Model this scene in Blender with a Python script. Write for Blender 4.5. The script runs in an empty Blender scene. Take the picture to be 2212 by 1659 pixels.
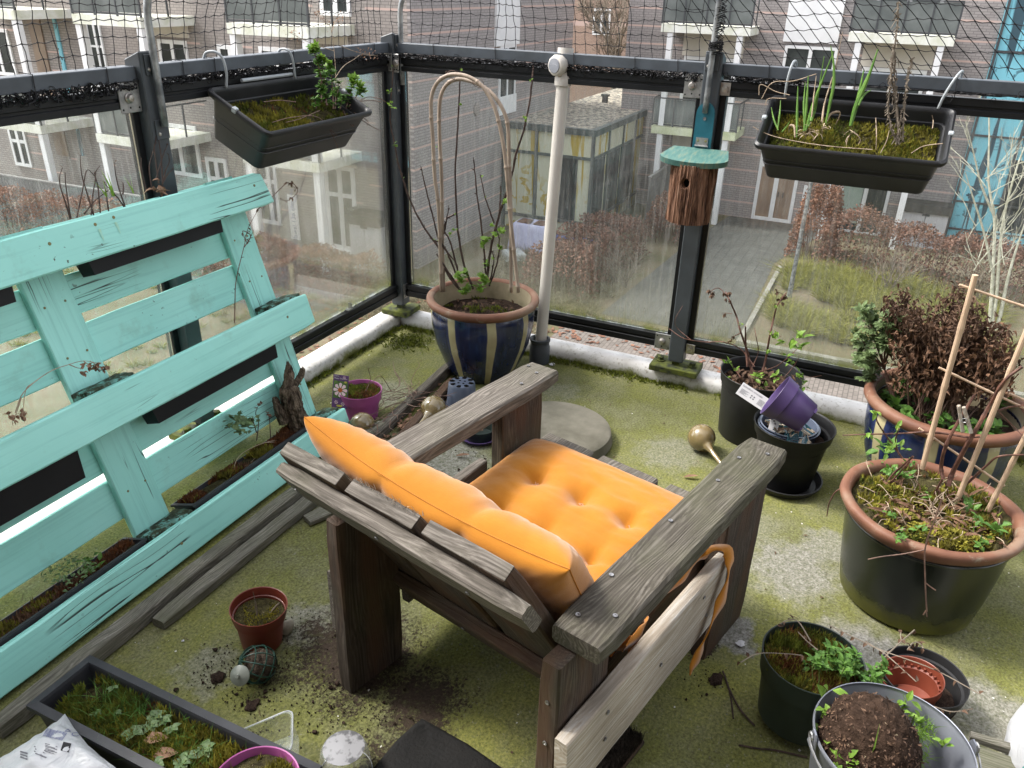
import bpy, bmesh, math, random
from mathutils import Vector, Matrix, noise as mnoise
R = math.radians
rnd = random.Random(7)
sc = bpy.context.scene

# ------------------------------------------------------------------ camera
CAM = Vector((-3.0269, -1.9449, 1.5))
PITCH, ROLL, YAW = R(26.75), R(-1.6135), R(65.456)
FPX, IW, IH = 3150.0 / 4032 * 2212, 2212.0, 1659.0
fw = Vector((math.sin(YAW) * math.cos(PITCH), math.cos(YAW) * math.cos(PITCH), -math.sin(PITCH)))
rt0 = Vector((math.cos(YAW), -math.sin(YAW), 0))
dn0 = fw.cross(rt0)
rt = math.cos(ROLL) * rt0 + math.sin(ROLL) * dn0
dn = -math.sin(ROLL) * rt0 + math.cos(ROLL) * dn0
cam = bpy.data.cameras.new("camera")
cam.sensor_width = 36
cam.lens = 36 * 3150 / 4032
cam.clip_start = 0.05
cam.clip_end = 500
camo = bpy.data.objects.new("camera", cam)
sc.collection.objects.link(camo)
camo.matrix_world = Matrix(((rt.x, -dn.x, -fw.x, CAM.x), (rt.y, -dn.y, -fw.y, CAM.y), (rt.z, -dn.z, -fw.z, CAM.z), (0, 0, 0, 1)))
sc.camera = camo

# ------------------------------------------------------------------ light
SUN_AZ, SUN_EL = R(98), R(51)           # azimuth from +X towards +Y
world = bpy.data.worlds.new("World")
sc.world = world
world.use_nodes = True
wn = world.node_tree
bg = wn.nodes["Background"]
sky = wn.nodes.new("ShaderNodeTexSky")
sky.sky_type = 'NISHITA'
sky.sun_disc = False
sky.sun_elevation = SUN_EL
sky.sun_rotation = math.pi / 2 - SUN_AZ
sky.air_density = 1.0
sky.dust_density = 3.0
sky.ozone_density = 1.0
hs = wn.nodes.new("ShaderNodeHueSaturation")
hs.inputs['Saturation'].default_value = 0.22      # thin white cloud
wn.links.new(sky.outputs[0], hs.inputs['Color'])
wn.links.new(hs.outputs[0], bg.inputs[0])
bg.inputs[1].default_value = 0.15
sl = bpy.data.lights.new("sun", 'SUN')
sl.energy = 1.25
sl.angle = R(11)
sl.color = (1.0, 0.95, 0.87)
so = bpy.data.objects.new("sun", sl)
sc.collection.objects.link(so)
sdir = Vector((math.cos(SUN_AZ) * math.cos(SUN_EL), math.sin(SUN_AZ) * math.cos(SUN_EL), math.sin(SUN_EL)))
so.rotation_euler = sdir.to_track_quat('Z', 'Y').to_euler()
so.location = (0, 0, 20)
sc.view_settings.view_transform = 'Standard'
sc.view_settings.look = 'None'
sc.view_settings.gamma = 1
sc.view_settings.exposure = 1.85
sc.cycles.max_bounces = 8
sc.cycles.transparent_max_bounces = 16
sc.cycles.use_denoising = True

# ------------------------------------------------------------------ helpers
def P(px, py, /, **pl):
    """point of the 2212-wide photograph carried onto a plane x=, y= or z="""
    d = ((px - IW / 2) / FPX) * rt + ((py - IH / 2) / FPX) * dn + fw
    a, v = list(pl.items())[0]
    i = 'xyz'.index(a)
    return CAM + d * ((v - CAM[i]) / d[i])

WORLD = {}
def thing(name, label, cat, loc=(0, 0, 0), group=None, kind=None):
    o = bpy.data.objects.new(name, None)
    sc.collection.objects.link(o)
    o.location = loc
    o.empty_display_size = 0.05
    WORLD[o.name] = Matrix.Translation(Vector(loc))
    tag(o, label, cat, group, kind)
    return o

def tag(o, label=None, cat=None, group=None, kind=None):
    if label: o['label'] = label
    if cat: o['category'] = cat
    if group: o['group'] = group
    if kind: o['kind'] = kind
    return o

def obj(name, bm, mat, parent=None, M=None, origin=None, smooth=False, label=None, cat=None, group=None, kind=None):
    """link bm as ONE mesh object. M: world matrix of the object (bm in local coordinates);
    otherwise bm is in world coordinates and is re-centred on origin."""
    me = bpy.data.meshes.new(name)
    if M is None:
        if origin is None:
            if parent is not None:
                origin = WORLD[parent.name].translation
            else:
                vs = [v.co for v in bm.verts]
                origin = Vector((sum(v.x for v in vs) / len(vs), sum(v.y for v in vs) / len(vs), min(v.z for v in vs)))
        origin = Vector(origin)
        for v in bm.verts: v.co -= origin
        M = Matrix.Translation(origin)
    bmesh.ops.recalc_face_normals(bm, faces=bm.faces[:])
    bm.to_mesh(me)
    bm.free()
    if smooth:
        for p in me.polygons: p.use_smooth = True
    mats = mat if isinstance(mat, (list, tuple)) else [mat]
    for m in mats: me.materials.append(m)
    o = bpy.data.objects.new(name, me)
    sc.collection.objects.link(o)
    if parent is not None:
        o.parent = parent
        o.matrix_local = WORLD[parent.name].inverted() @ M
    else:
        o.matrix_local = M
    WORLD[o.name] = M.copy()
    tag(o, label, cat, group, kind)
    return o

def autosmooth(o, ang=40):
    me = o.data
    for p in me.polygons: p.use_smooth = True
    bm = bmesh.new(); bm.from_mesh(me)
    for e in bm.edges:
        if len(e.link_faces) == 2 and e.calc_face_angle(0) > R(ang): e.smooth = False
    bm.to_mesh(me); bm.free()
    return o

def frame(x, z=None, y=None):
    """3x3 with local X along x; z approximate local Z"""
    x = Vector(x).normalized()
    z = Vector(z) if z is not None else Vector((0, 0, 1))
    y = z.cross(x).normalized()
    z = x.cross(y).normalized()
    return Matrix((x, y, z)).transposed()

def box(bm, c, s, rot=None, bev=0.0, seg=1):
    c = Vector(c)
    r = bmesh.ops.create_cube(bm, size=1)
    vs = r['verts']
    for v in vs: v.co = Vector((v.co.x * s[0], v.co.y * s[1], v.co.z * s[2]))
    if bev > 0:
        es = list({e for v in vs for e in v.link_edges})
        rb = bmesh.ops.bevel(bm, geom=es, offset=bev, segments=seg, affect='EDGES', profile=0.6)
        vs = list({v for f in rb['faces'] for v in f.verts} | {v for v in vs if v.is_valid})
    for v in vs:
        v.co = (rot @ v.co if rot is not None else v.co) + c
    return vs

def box2(bm, a, b, bev=0.0):
    a, b = Vector(a), Vector(b)
    return box(bm, (a + b) / 2, (abs(b.x - a.x), abs(b.y - a.y), abs(b.z - a.z)), None, bev)

def tube(bm, pts, rad, seg=6, cap=True):
    pts = [Vector(p) for p in pts]
    n = len(pts)
    if not isinstance(rad, (list, tuple)): rad = [rad] * n
    rings = []
    up = None
    for i, p in enumerate(pts):
        t = (pts[min(i + 1, n - 1)] - pts[max(i - 1, 0)])
        if t.length < 1e-9: t = Vector((0, 0, 1))
        t.normalize()
        if up is None:
            up = Vector((0, 0, 1)) if abs(t.z) < 0.9 else Vector((1, 0, 0))
        a = t.cross(up)
        if a.length < 1e-6: a = t.cross(Vector((0, 1, 0.3)))
        a.normalize()
        b = a.cross(t).normalized()
        up = b
        ring = []
        for k in range(seg):
            th = 2 * math.pi * k / seg
            ring.append(bm.verts.new(p + (a * math.cos(th) + b * math.sin(th)) * rad[i]))
        rings.append(ring)
    for i in range(n - 1):
        for k in range(seg):
            k2 = (k + 1) % seg
            bm.faces.new((rings[i][k], rings[i][k2], rings[i + 1][k2], rings[i + 1][k]))
    if cap and seg >= 3:
        bm.faces.new(rings[0][::-1]); bm.faces.new(rings[-1])
    return rings

def lathe(bm, prof, c=(0, 0, 0), seg=40, rot=None, closed=False):
    c = Vector(c)
    rings = []
    for r, z in prof:
        if r < 1e-5:
            v = Vector((0, 0, z)); v = rot @ v if rot is not None else v
            rings.append([bm.verts.new(v + c)])
        else:
            ring = []
            for k in range(seg):
                th = 2 * math.pi * k / seg
                v = Vector((r * math.cos(th), r * math.sin(th), z))
                v = rot @ v if rot is not None else v
                ring.append(bm.verts.new(v + c))
            rings.append(ring)
    m = len(rings)
    for i in range(m if closed else m - 1):
        a, b = rings[i], rings[(i + 1) % m]
        if len(a) == 1 and len(b) == 1: continue
        for k in range(seg):
            k2 = (k + 1) % seg
            if len(a) == 1: bm.faces.new((a[0], b[k2], b[k]))
            elif len(b) == 1: bm.faces.new((a[k], a[k2], b[0]))
            else: bm.faces.new((a[k], a[k2], b[k2], b[k]))
    return rings

def smoothpts(pts, n=6):
    """Catmull-Rom through pts"""
    pts = [Vector(p) for p in pts]
    if len(pts) < 3: 
        return [pts[0].lerp(pts[-1], i / n) for i in range(n + 1)]
    out = []
    q = [pts[0] * 2 - pts[1]] + pts + [pts[-1] * 2 - pts[-2]]
    for i in range(1, len(q) - 2):
        p0, p1, p2, p3 = q[i - 1], q[i], q[i + 1], q[i + 2]
        for k in range(n):
            t = k / n
            out.append(0.5 * ((2 * p1) + (p2 - p0) * t + (2 * p0 - 5 * p1 + 4 * p2 - p3) * t * t + (3 * p1 - p0 - 3 * p2 + p3) * t ** 3))
    out.append(pts[-1])
    return out

def nz(p, s=1.0, seed=0.0):
    p = Vector(p)
    return mnoise.noise(p * s + Vector((seed * 3.1, seed * 7.7, seed * 1.3)))

def rv(a=1.0, r=rnd):
    return Vector((r.uniform(-a, a), r.uniform(-a, a), r.uniform(-a, a)))

def leaf(bm, p, d, l, w, up=None, fold=0.25, bend=0.2, r=rnd):
    """a folded, pointed leaf: six small faces"""
    d = Vector(d).normalized()
    u = Vector(up) if up is not None else Vector((0, 0, 1)) + rv(0.4, r)
    s = d.cross(u)
    if s.length < 1e-4: s = d.cross(Vector((1, 0, 0)))
    s.normalize(); u = s.cross(d).normalized()
    p = Vector(p)
    row = []
    for t, ww in ((0, 0.12), (0.35, 1.0), (0.7, 0.75), (1, 0.05)):
        c = p + d * l * t - u * (bend * l * t * t)
        e = u * (fold * w * ww * 0.5)
        row.append((bm.verts.new(c + s * w * ww * 0.5 + e), bm.verts.new(c), bm.verts.new(c - s * w * ww * 0.5 + e)))
    for a, b in zip(row, row[1:]):
        bm.faces.new((a[0], a[1], b[1], b[0])); bm.faces.new((a[1], a[2], b[2], b[1]))

def lobed_leaf(bm, p, d, l, r=rnd, n=5):
    """serrated/lobed leaf as a fan of small folded lobes"""
    d = Vector(d).normalized()
    u = (Vector((0, 0, 1)) + rv(0.5, r)).normalized()
    s = d.cross(u).normalized()
    p = Vector(p)
    for k in range(n):
        a = (k - (n - 1) / 2) * 0.62
        dd = (d * math.cos(a) + s * math.sin(a)).normalized()
        leaf(bm, p, dd, l * (1 - 0.12 * abs(k - (n - 1) / 2)), l * 0.5, u, 0.2, 0.15, r)

def blade(bm, p, d, l, w, r=rnd, bend=0.35, n=3):
    """a grass blade"""
    d = Vector(d).normalized()
    s = d.cross(Vector((r.uniform(-1, 1), r.uniform(-1, 1), 0.1)))
    if s.length < 1e-4: s = Vector((1, 0, 0))
    s.normalize()
    p = Vector(p)
    side = Vector((d.x, d.y, 0)) + rv(0.3, r); side.z = -0.4
    prev = None
    for i in range(n + 1):
        t = i / n
        c = p + d * l * t + side * (bend * l * t * t)
        ww = w * (1 - t * 0.92)
        cur = (bm.verts.new(c - s * ww / 2), bm.verts.new(c + s * ww / 2))
        if prev: bm.faces.new((prev[0], prev[1], cur[1], cur[0]))
        prev = cur

def moss(bm, fn, n, h=0.012, w=0.004, r=rnd, lean=0.6):
    """n little pointed tufts on points given by fn(r) -> Vector"""
    for _ in range(n):
        p = fn(r)
        if p is None: continue
        for _k in range(2):
            d = Vector((r.uniform(-lean, lean), r.uniform(-lean, lean), 1)).normalized()
            hh = h * r.uniform(0.5, 1.4)
            s = Vector((r.uniform(-1, 1), r.uniform(-1, 1), r.uniform(-.2, .2))).normalized() * w * r.uniform(.7, 1.3)
            q = p + rv(w, r)
            bm.faces.new((bm.verts.new(q - s), bm.verts.new(q + s), bm.verts.new(q + d * hh)))

# ------------------------------------------------------------------ materials
class Mt:
    def __init__(s, name, rough=0.6, spec=0.4, metal=0.0):
        s.m = bpy.data.materials.new(name)
        s.m.use_nodes = True
        s.nt = s.m.node_tree
        s.b = s.nt.nodes['Principled BSDF']
        s.b.inputs['Roughness'].default_value = rough
        s.b.inputs['Specular IOR Level'].default_value = spec
        s.b.inputs['Metallic'].default_value = metal
        s.out = s.nt.nodes['Material Output']
        tc = s.nt.nodes.new('ShaderNodeTexCoord')
        s.oc = tc.outputs['Object']
        s.gc = tc.outputs['Generated']
        s.oi = None
    def set(s, sock, v):
        if hasattr(v, 'node'): s.nt.links.new(v, sock)
        else:
            if isinstance(v, tuple) and len(v) == 3 and len(sock.default_value) == 4: v = (*v, 1)
            sock.default_value = v
    def node(s, t, ins=None, **props):
        n = s.nt.nodes.new(t)
        for k, v in props.items(): setattr(n, k, v)
        for k, v in (ins or {}).items(): s.set(n.inputs[k], v)
        return n
    def map(s, scale=(1, 1, 1), rot=(0, 0, 0), loc=(0, 0, 0), vec=None):
        return s.node('ShaderNodeMapping', {'Vector': vec or s.oc, 'Scale': scale, 'Rotation': rot, 'Location': loc}).outputs[0]
    def noise(s, scale=5, detail=4, rough=0.55, vec=None, dist=0.0):
        return s.node('ShaderNodeTexNoise', {'Vector': vec or s.oc, 'Scale': scale, 'Detail': detail, 'Roughness': rough, 'Distortion': dist}).outputs['Fac']
    def ramp(s, fac, stops):
        n = s.node('ShaderNodeValToRGB', {'Fac': fac})
        els = n.color_ramp.elements
        while len(els) < len(stops): els.new(0.5)
        for e, (p, c) in zip(els, stops):
            e.position = p
            if isinstance(c, (int, float)): c = (c, c, c)
            e.color = (*c, 1) if len(c) == 3 else c
        return n.outputs['Color']
    def mix(s, fac, a, b, mode='MIX'):
        n = s.node('ShaderNodeMix', data_type='RGBA', blend_type=mode)
        s.set(n.inputs[0], fac); s.set(n.inputs[6], a); s.set(n.inputs[7], b)
        return n.outputs[2]
    def math(s, op, a, b=0.0, clamp=False):
        n = s.node('ShaderNodeMath', operation=op, use_clamp=clamp)
        s.set(n.inputs[0], a); s.set(n.inputs[1], b)
        return n.outputs[0]
    def sep(s, vec=None):
        return s.node('ShaderNodeSeparateXYZ', {0: vec or s.oc}).outputs
    def rand(s):
        if s.oi is None: s.oi = s.node('ShaderNodeObjectInfo').outputs['Random']
        return s.oi
    def col(s, c): s.set(s.b.inputs['Base Color'], c); return s
    def rough(s, c): s.set(s.b.inputs['Roughness'], c); return s
    def bump(s, h, strength=0.4, dist=0.01):
        n = s.node('ShaderNodeBump', {'Height': h, 'Strength': strength, 'Distance': dist})
        s.nt.links.new(n.outputs[0], s.b.inputs['Normal'])
        return s

def simple(name, c, c2=None, scale=12, rough=0.6, spec=0.4, metal=0.0, bump=0.0, bscale=40, lo=0.35, hi=0.65):
    t = Mt(name, rough, spec, metal)
    if c2 is None: c2 = tuple(x * 0.8 for x in c)
    f = t.noise(scale, 5)
    t.col(t.ramp(f, [(lo, c2), (hi, c)]))
    if bump: t.bump(t.noise(bscale, 4), bump, 0.005)
    return t.m

def leafmat(name, c, c2, scale=30, rough=0.5, trans=0.25):
    t = Mt(name, rough, 0.3)
    f = t.noise(scale, 2)
    colr = t.ramp(f, [(0.3, c2), (0.7, c)])
    t.col(colr)
    tr = t.node('ShaderNodeBsdfTranslucent', {'Color': colr})
    mx = t.node('ShaderNodeMixShader', {0: trans, 1: t.b.outputs[0], 2: tr.outputs[0]})
    t.nt.links.new(mx.outputs[0], t.out.inputs[0])
    return t.m

def woodmat(name, dark, mid, light, gs=1.0, green=0.0, rough=0.85, bump=0.5, red=None):
    """plank whose grain runs along local X"""
    t = Mt(name, rough, 0.2)
    off = t.math('MULTIPLY', t.rand(), 37.0)
    v0 = t.node('ShaderNodeVectorMath', {0: t.oc, 1: off}, operation='ADD').outputs[0]
    warp = t.noise(2.2, 2, vec=t.map((0.9, 5, 5), vec=v0))
    wv = t.node('ShaderNodeVectorMath', {0: v0, 1: t.node('ShaderNodeCombineXYZ', {0: 0.0, 1: t.math('MULTIPLY', warp, 0.10), 2: t.math('MULTIPLY', warp, 0.10)}).outputs[0]}, operation='ADD').outputs[0]
    rings = t.node('ShaderNodeTexWave', {'Vector': t.map((0.6, 26 * gs, 26 * gs), vec=wv), 'Scale': 1.6, 'Distortion': 2.5, 'Detail': 3, 'Detail Scale': 1.4}, wave_type='BANDS', bands_direction='Y').outputs['Fac']
    fine = t.noise(1.0, 6, 0.7, vec=t.map((7 * gs, 190 * gs, 190 * gs), vec=wv))
    f = t.math('ADD', t.math('MULTIPLY', rings, 0.12), t.math('MULTIPLY', fine, 0.90))
    base = t.ramp(f, [(0.25, dark), (0.5, mid), (0.75, light)])
    blot = t.noise(6, 4, vec=v0)
    base = t.mix(t.ramp(blot, [(0.4, 0.0), (0.75, 0.55)]), base, tuple(x * 0.45 for x in mid), 'MIX')
    if red:
        base = t.mix(t.ramp(t.noise(3.5, 3, vec=t.map((0.8, 4, 4), vec=v0)), [(0.42, 0.0), (0.6, 0.75)]), base, red, 'MIX')
    if green > 0:
        g = t.ramp(t.noise(5, 5, 0.65, vec=v0), [(0.5 - 0.25 * green, 0.0), (0.8, 0.85 * green + 0.1)])
        base = t.mix(g, base, (0.10, 0.115, 0.045), 'MIX')
    t.col(base)
    cr = t.ramp(t.noise(1.0, 2, 0.5, vec=t.map((1.6 * gs, 60 * gs, 60 * gs), vec=wv)), [(0.36, 0.0), (0.42, 1.0)])
    h = t.math('ADD', t.math('MULTIPLY', f, 0.6), t.math('MULTIPLY', cr, 0.5))
    t.bump(h, bump, 0.004)
    return t.m

M = {}
M['grey_wood'] = woodmat('weathered grey wood', (0.032, 0.027, 0.022), (0.105, 0.092, 0.078), (0.24, 0.215, 0.19), 1.0, 0.10)
M['dark_wood'] = woodmat('dark brown wood', (0.016, 0.012, 0.010), (0.052, 0.040, 0.032), (0.115, 0.095, 0.08), 1.0, 0.15, red=(0.078, 0.042, 0.026))  # darker, browner tone with reddish areas
M['mossy_wood'] = woodmat('mossy grey wood', (0.020, 0.017, 0.013), (0.066, 0.058, 0.046), (0.165, 0.15, 0.128), 1.0, 0.28)
M['pale_wood'] = woodmat('pale bleached wood', (0.20, 0.16, 0.115), (0.36, 0.31, 0.25), (0.52, 0.50, 0.47), 0.7, 0.0)
M['batten'] = woodmat('old batten wood', (0.045, 0.042, 0.034), (0.14, 0.132, 0.108), (0.29, 0.272, 0.238), 1.2, 0.45)

def turquoise():
    t = Mt('chipped turquoise paint', 0.45, 0.35)
    off = t.math('MULTIPLY', t.rand(), 23.0)
    v = t.node('ShaderNodeVectorMath', {0: t.oc, 1: off}, operation='ADD').outputs[0]
    base = t.ramp(t.noise(3.0, 4, vec=v), [(0.3, (0.31, 0.70, 0.625)), (0.7, (0.365, 0.765, 0.69))])
    grain = t.noise(1.0, 4, 0.6, vec=t.map((3, 90, 90), vec=v))
    base = t.mix(t.ramp(grain, [(0.28, 0.25), (0.5, 0.0)]), base, (0.10, 0.32, 0.29))
    # long dark checks along the grain
    warp = t.noise(1.4, 1, vec=t.map((1.2, 3, 3), vec=v))
    wv = t.node('ShaderNodeVectorMath', {0: v, 1: t.node('ShaderNodeCombineXYZ', {0: 0.0, 1: t.math('MULTIPLY', warp, 0.05), 2: t.math('MULTIPLY', warp, 0.05)}).outputs[0]}, operation='ADD').outputs[0]
    ck = t.noise(1.0, 1.0, 0.4, vec=t.map((0.7, 34, 34), vec=wv))
    d = t.math('ABSOLUTE', t.math('SUBTRACT', ck, 0.5))
    gate = t.ramp(t.noise(2.3, 2, vec=v), [(0.56, 0.0), (0.63, 1.0)])
    crack = t.math('MULTIPLY', t.ramp(d, [(0.003, 1.0), (0.009, 0.0)]), gate)
    # chips and dirt specks
    chip = t.ramp(t.noise(55, 3, 0.6, vec=v), [(0.665, 0.0), (0.70, 1.0)])
    chip = t.math('MULTIPLY', chip, t.ramp(t.noise(4, 3, vec=v), [(0.54, 0.0), (0.66, 1.0)]))
    dirt = t.ramp(t.noise(7, 5, 0.65, vec=v), [(0.58, 0.0), (0.85, 0.55)])
    base = t.mix(dirt, base, (0.13, 0.19, 0.12))
    base = t.mix(chip, base, (0.07, 0.08, 0.055))
    base = t.mix(crack, base, (0.03, 0.035, 0.03))
    # knots
    vor = t.node('ShaderNodeTexVoronoi', {'Vector': t.map((2.3, 2.9, 0.02), vec=v), 'Scale': 1.0, 'Randomness': 1.0}).outputs['Distance']
    ring = t.math('ABSOLUTE', t.math('SUBTRACT', vor, 0.060))
    base = t.mix(t.ramp(ring, [(0.004, 0.55), (0.012, 0.0)]), base, (0.06, 0.13, 0.11))
    t.col(base)
    t.bump(t.math('SUBTRACT', t.math('MULTIPLY', grain, 0.3), t.math('ADD', crack, t.math('MULTIPLY', chip, 0.5))), 0.5, 0.003)
    return t.m
M['turq'] = turquoise()
def turq_rough():
    t = Mt('flaking turquoise end grain', 0.85, 0.2)
    f = t.noise(34, 5, 0.7)
    c = t.ramp(f, [(0.40, (0.025, 0.03, 0.02)), (0.5, (0.07, 0.10, 0.07)), (0.56, (0.17, 0.40, 0.36)), (0.75, (0.25, 0.52, 0.47))])
    c = t.mix(t.ramp(t.noise(10, 4), [(0.45, 0.0), (0.6, 0.8)]), c, (0.05, 0.055, 0.025))
    t.col(c); t.bump(f, 0.9, 0.01)
    return t.m
M['turq_end'] = turq_rough()

def mossfloor():
    t = Mt('algae on concrete', 0.9, 0.15)
    big = t.noise(1.7, 4, 0.6)
    mid = t.noise(7, 5, 0.65)
    fine = t.noise(140, 3, 0.7)
    green = t.ramp(big, [(0.30, (0.098, 0.104, 0.036)), (0.55, (0.160, 0.164, 0.047)), (0.75, (0.225, 0.224, 0.060))])
    green = t.mix(t.ramp(mid, [(0.35, 0.65), (0.6, 0.0)]), green, (0.165, 0.162, 0.098))
    con = t.ramp(t.noise(60, 3), [(0.3, (0.16, 0.155, 0.135)), (0.7, (0.30, 0.29, 0.265))])
    # bare worn patches, where things stood
    patches = [(-1.33, -2.14, 0.18, 1.0), (-1.02, -1.93, 0.14, 0.8), (-0.98, -0.72, 0.22, 0.8), (-1.30, -0.60, 0.10, 0.7), (-1.35, -1.83, 0.07, 1.0), (-0.86, -2.02, .10, .7),
               (-1.82, -0.83, 0.085, 0.7), (-2.05, -0.72, 0.08, 0.5), (-1.35, -2.42, 0.12, 0.8), (-0.48, -1.78, 0.10, 0.5), (-0.30, -0.90, 0.09, 0.4), (-0.62, -0.30, 0.12, 0.5), (-0.55, -1.45, .12, .45), (-0.9,-1.75,.14,.4)]
    acc = None
    jit = t.math('MULTIPLY', t.math('SUBTRACT', t.noise(16, 4, 0.7), 0.5), 0.20)
    for x, y, r_, k in patches:
        d = t.node('ShaderNodeVectorMath', {0: t.oc, 1: (x, y, 0)}, operation='DISTANCE').outputs['Value']
        d = t.math('ADD', d, jit)
        v = t.node('ShaderNodeMapRange', {'Value': d, 'From Min': r_ * 0.65, 'From Max': r_ * 1.15, 'To Min': k, 'To Max': 0.0}).outputs[0]
        acc = v if acc is None else t.math('MAXIMUM', acc, v)
    speck = t.math('MULTIPLY', t.ramp(t.noise(95, 4, 0.8), [(0.60, 0.0), (0.66, 0.95)]), t.ramp(t.noise(3.2, 3), [(0.36, 0.12), (0.6, 1.0)]))
    wear = t.math('MAXIMUM', t.math('MULTIPLY', acc, t.ramp(fine, [(0.25, 0.6), (0.5, 1.0)])), speck)
    c = t.mix(wear, green, con)
    white = t.math('MULTIPLY', t.ramp(t.noise(62, 5, 0.85), [(0.665, 0.0), (0.69, 1.0)]), t.math('MAXIMUM', t.ramp(t.noise(4.1, 2), [(0.44, 0.0), (0.56, 1.0)]), t.math('MULTIPLY', acc, 0.9)))
    c = t.mix(white, c, (0.72, 0.70, 0.68))
    # spilt potting soil, scattered
    soil = [(-1.84, -1.00, 0.21, 1.0), (-1.90, -1.22, 0.16, 0.9), (-1.97, -1.06, .12, .6), (-1.83, -0.86, 0.09, 0.7), (-2.0, -0.86, 0.10, 0.55), (-1.42, -1.76, 0.05, 0.9), (-0.55, -0.80, 0.10, 0.6), (-0.75, -0.80, 0.09, 0.8), (-2.05, -1.2, .1, .6)]
    acs = None
    for x, y, r_, k in soil:
        d = t.node('ShaderNodeVectorMath', {0: t.oc, 1: (x, y, 0)}, operation='DISTANCE').outputs['Value']
        v = t.node('ShaderNodeMapRange', {'Value': t.math('ADD', d, jit), 'From Min': r_ * 0.1, 'From Max': r_ * 1.25, 'To Min': k, 'To Max': 0.0}).outputs[0]
        acs = v if acs is None else t.math('MAXIMUM', acs, v)
    sp = t.noise(90, 4, 0.8)
    smask = t.ramp(t.math('ADD', t.math('MULTIPLY', acs, 0.40), t.math('MULTIPLY', sp, 0.62)), [(0.47, 0.0), (0.56, 1.0)])
    c = t.mix(smask, c, (0.042, 0.030, 0.022))
    # grime along edges of the floor
    dk = t.ramp(t.noise(34, 5, 0.8), [(0.52, 0.0), (0.68, 0.65)])
    c = t.mix(dk, c, (0.09, 0.10, 0.035))
    grain = t.ramp(fine, [(0.3, 0.45), (0.7, 1.35)])
    c = t.mix(0.95, c, grain, 'MULTIPLY')
    t.col(c)
    t.bump(t.math('ADD', t.math('MULTIPLY', fine, 0.5), t.math('ADD', mid, smask)), 0.55, 0.006)
    return t.m
M['floor'] = mossfloor()
def kerbmat():
    t = Mt('weathered white coping', 0.5, 0.4)
    c = t.ramp(t.noise(9, 5), [(0.3, (0.36, 0.345, 0.32)), (0.6, (0.56, 0.55, 0.535))])
    g = t.noise(6, 5, 0.7)
    z = t.sep()[2]
    low = t.node('ShaderNodeMapRange', {'Value': z, 'From Min': 0.0, 'From Max': 0.05, 'To Min': 0.26, 'To Max': -0.04}).outputs[0]
    f = t.ramp(t.math('ADD', g, low), [(0.58, 0.0), (0.74, 1.0)])
    c = t.mix(f, c, (0.13, 0.14, 0.035))
    c = t.mix(t.ramp(t.noise(70, 3), [(0.58, 0.0), (0.68, 0.7)]), c, (0.24, 0.22, 0.18))
    t.col(c); t.bump(g, 0.2, 0.004)
    return t.m
M['kerb'] = kerbmat()
M['frame'] = simple('anthracite coated steel', (0.062, 0.072, 0.082), (0.046, 0.053, 0.060), 9, 0.42, 0.45)
M['rail'] = simple('dark slate painted timber', (0.075, 0.088, 0.105), (0.055, 0.064, 0.075), 14, 0.5, 0.4, bump=0.15)
M['black_alu'] = simple('black aluminium section', (0.011, 0.012, 0.014), (0.007, 0.0075, 0.0085), 8, 0.42, 0.3)
M['galv'] = simple('galvanised steel', (0.42, 0.42, 0.41), (0.24, 0.24, 0.24), 40, 0.42, 0.5, 0.75)
M['galv_dull'] = simple('dull painted conduit', (0.34, 0.35, 0.35), (0.13, 0.14, 0.15), 14, 0.42, 0.5, 0.5, lo=.42, hi=.58)
M['bolt'] = simple('bolt steel', (0.5, 0.48, 0.45), (0.3, 0.27, 0.24), 60, 0.35, 0.5, 0.8)
M['mossgreen_metal'] = simple('algae on base plate', (0.10, 0.115, 0.02), (0.022, 0.026, 0.018), 30, 0.8, 0.2, bump=0.5)
M['net'] = simple('black netting cord', (0.012, 0.012, 0.014), None, 20, 0.7, 0.3)
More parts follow.
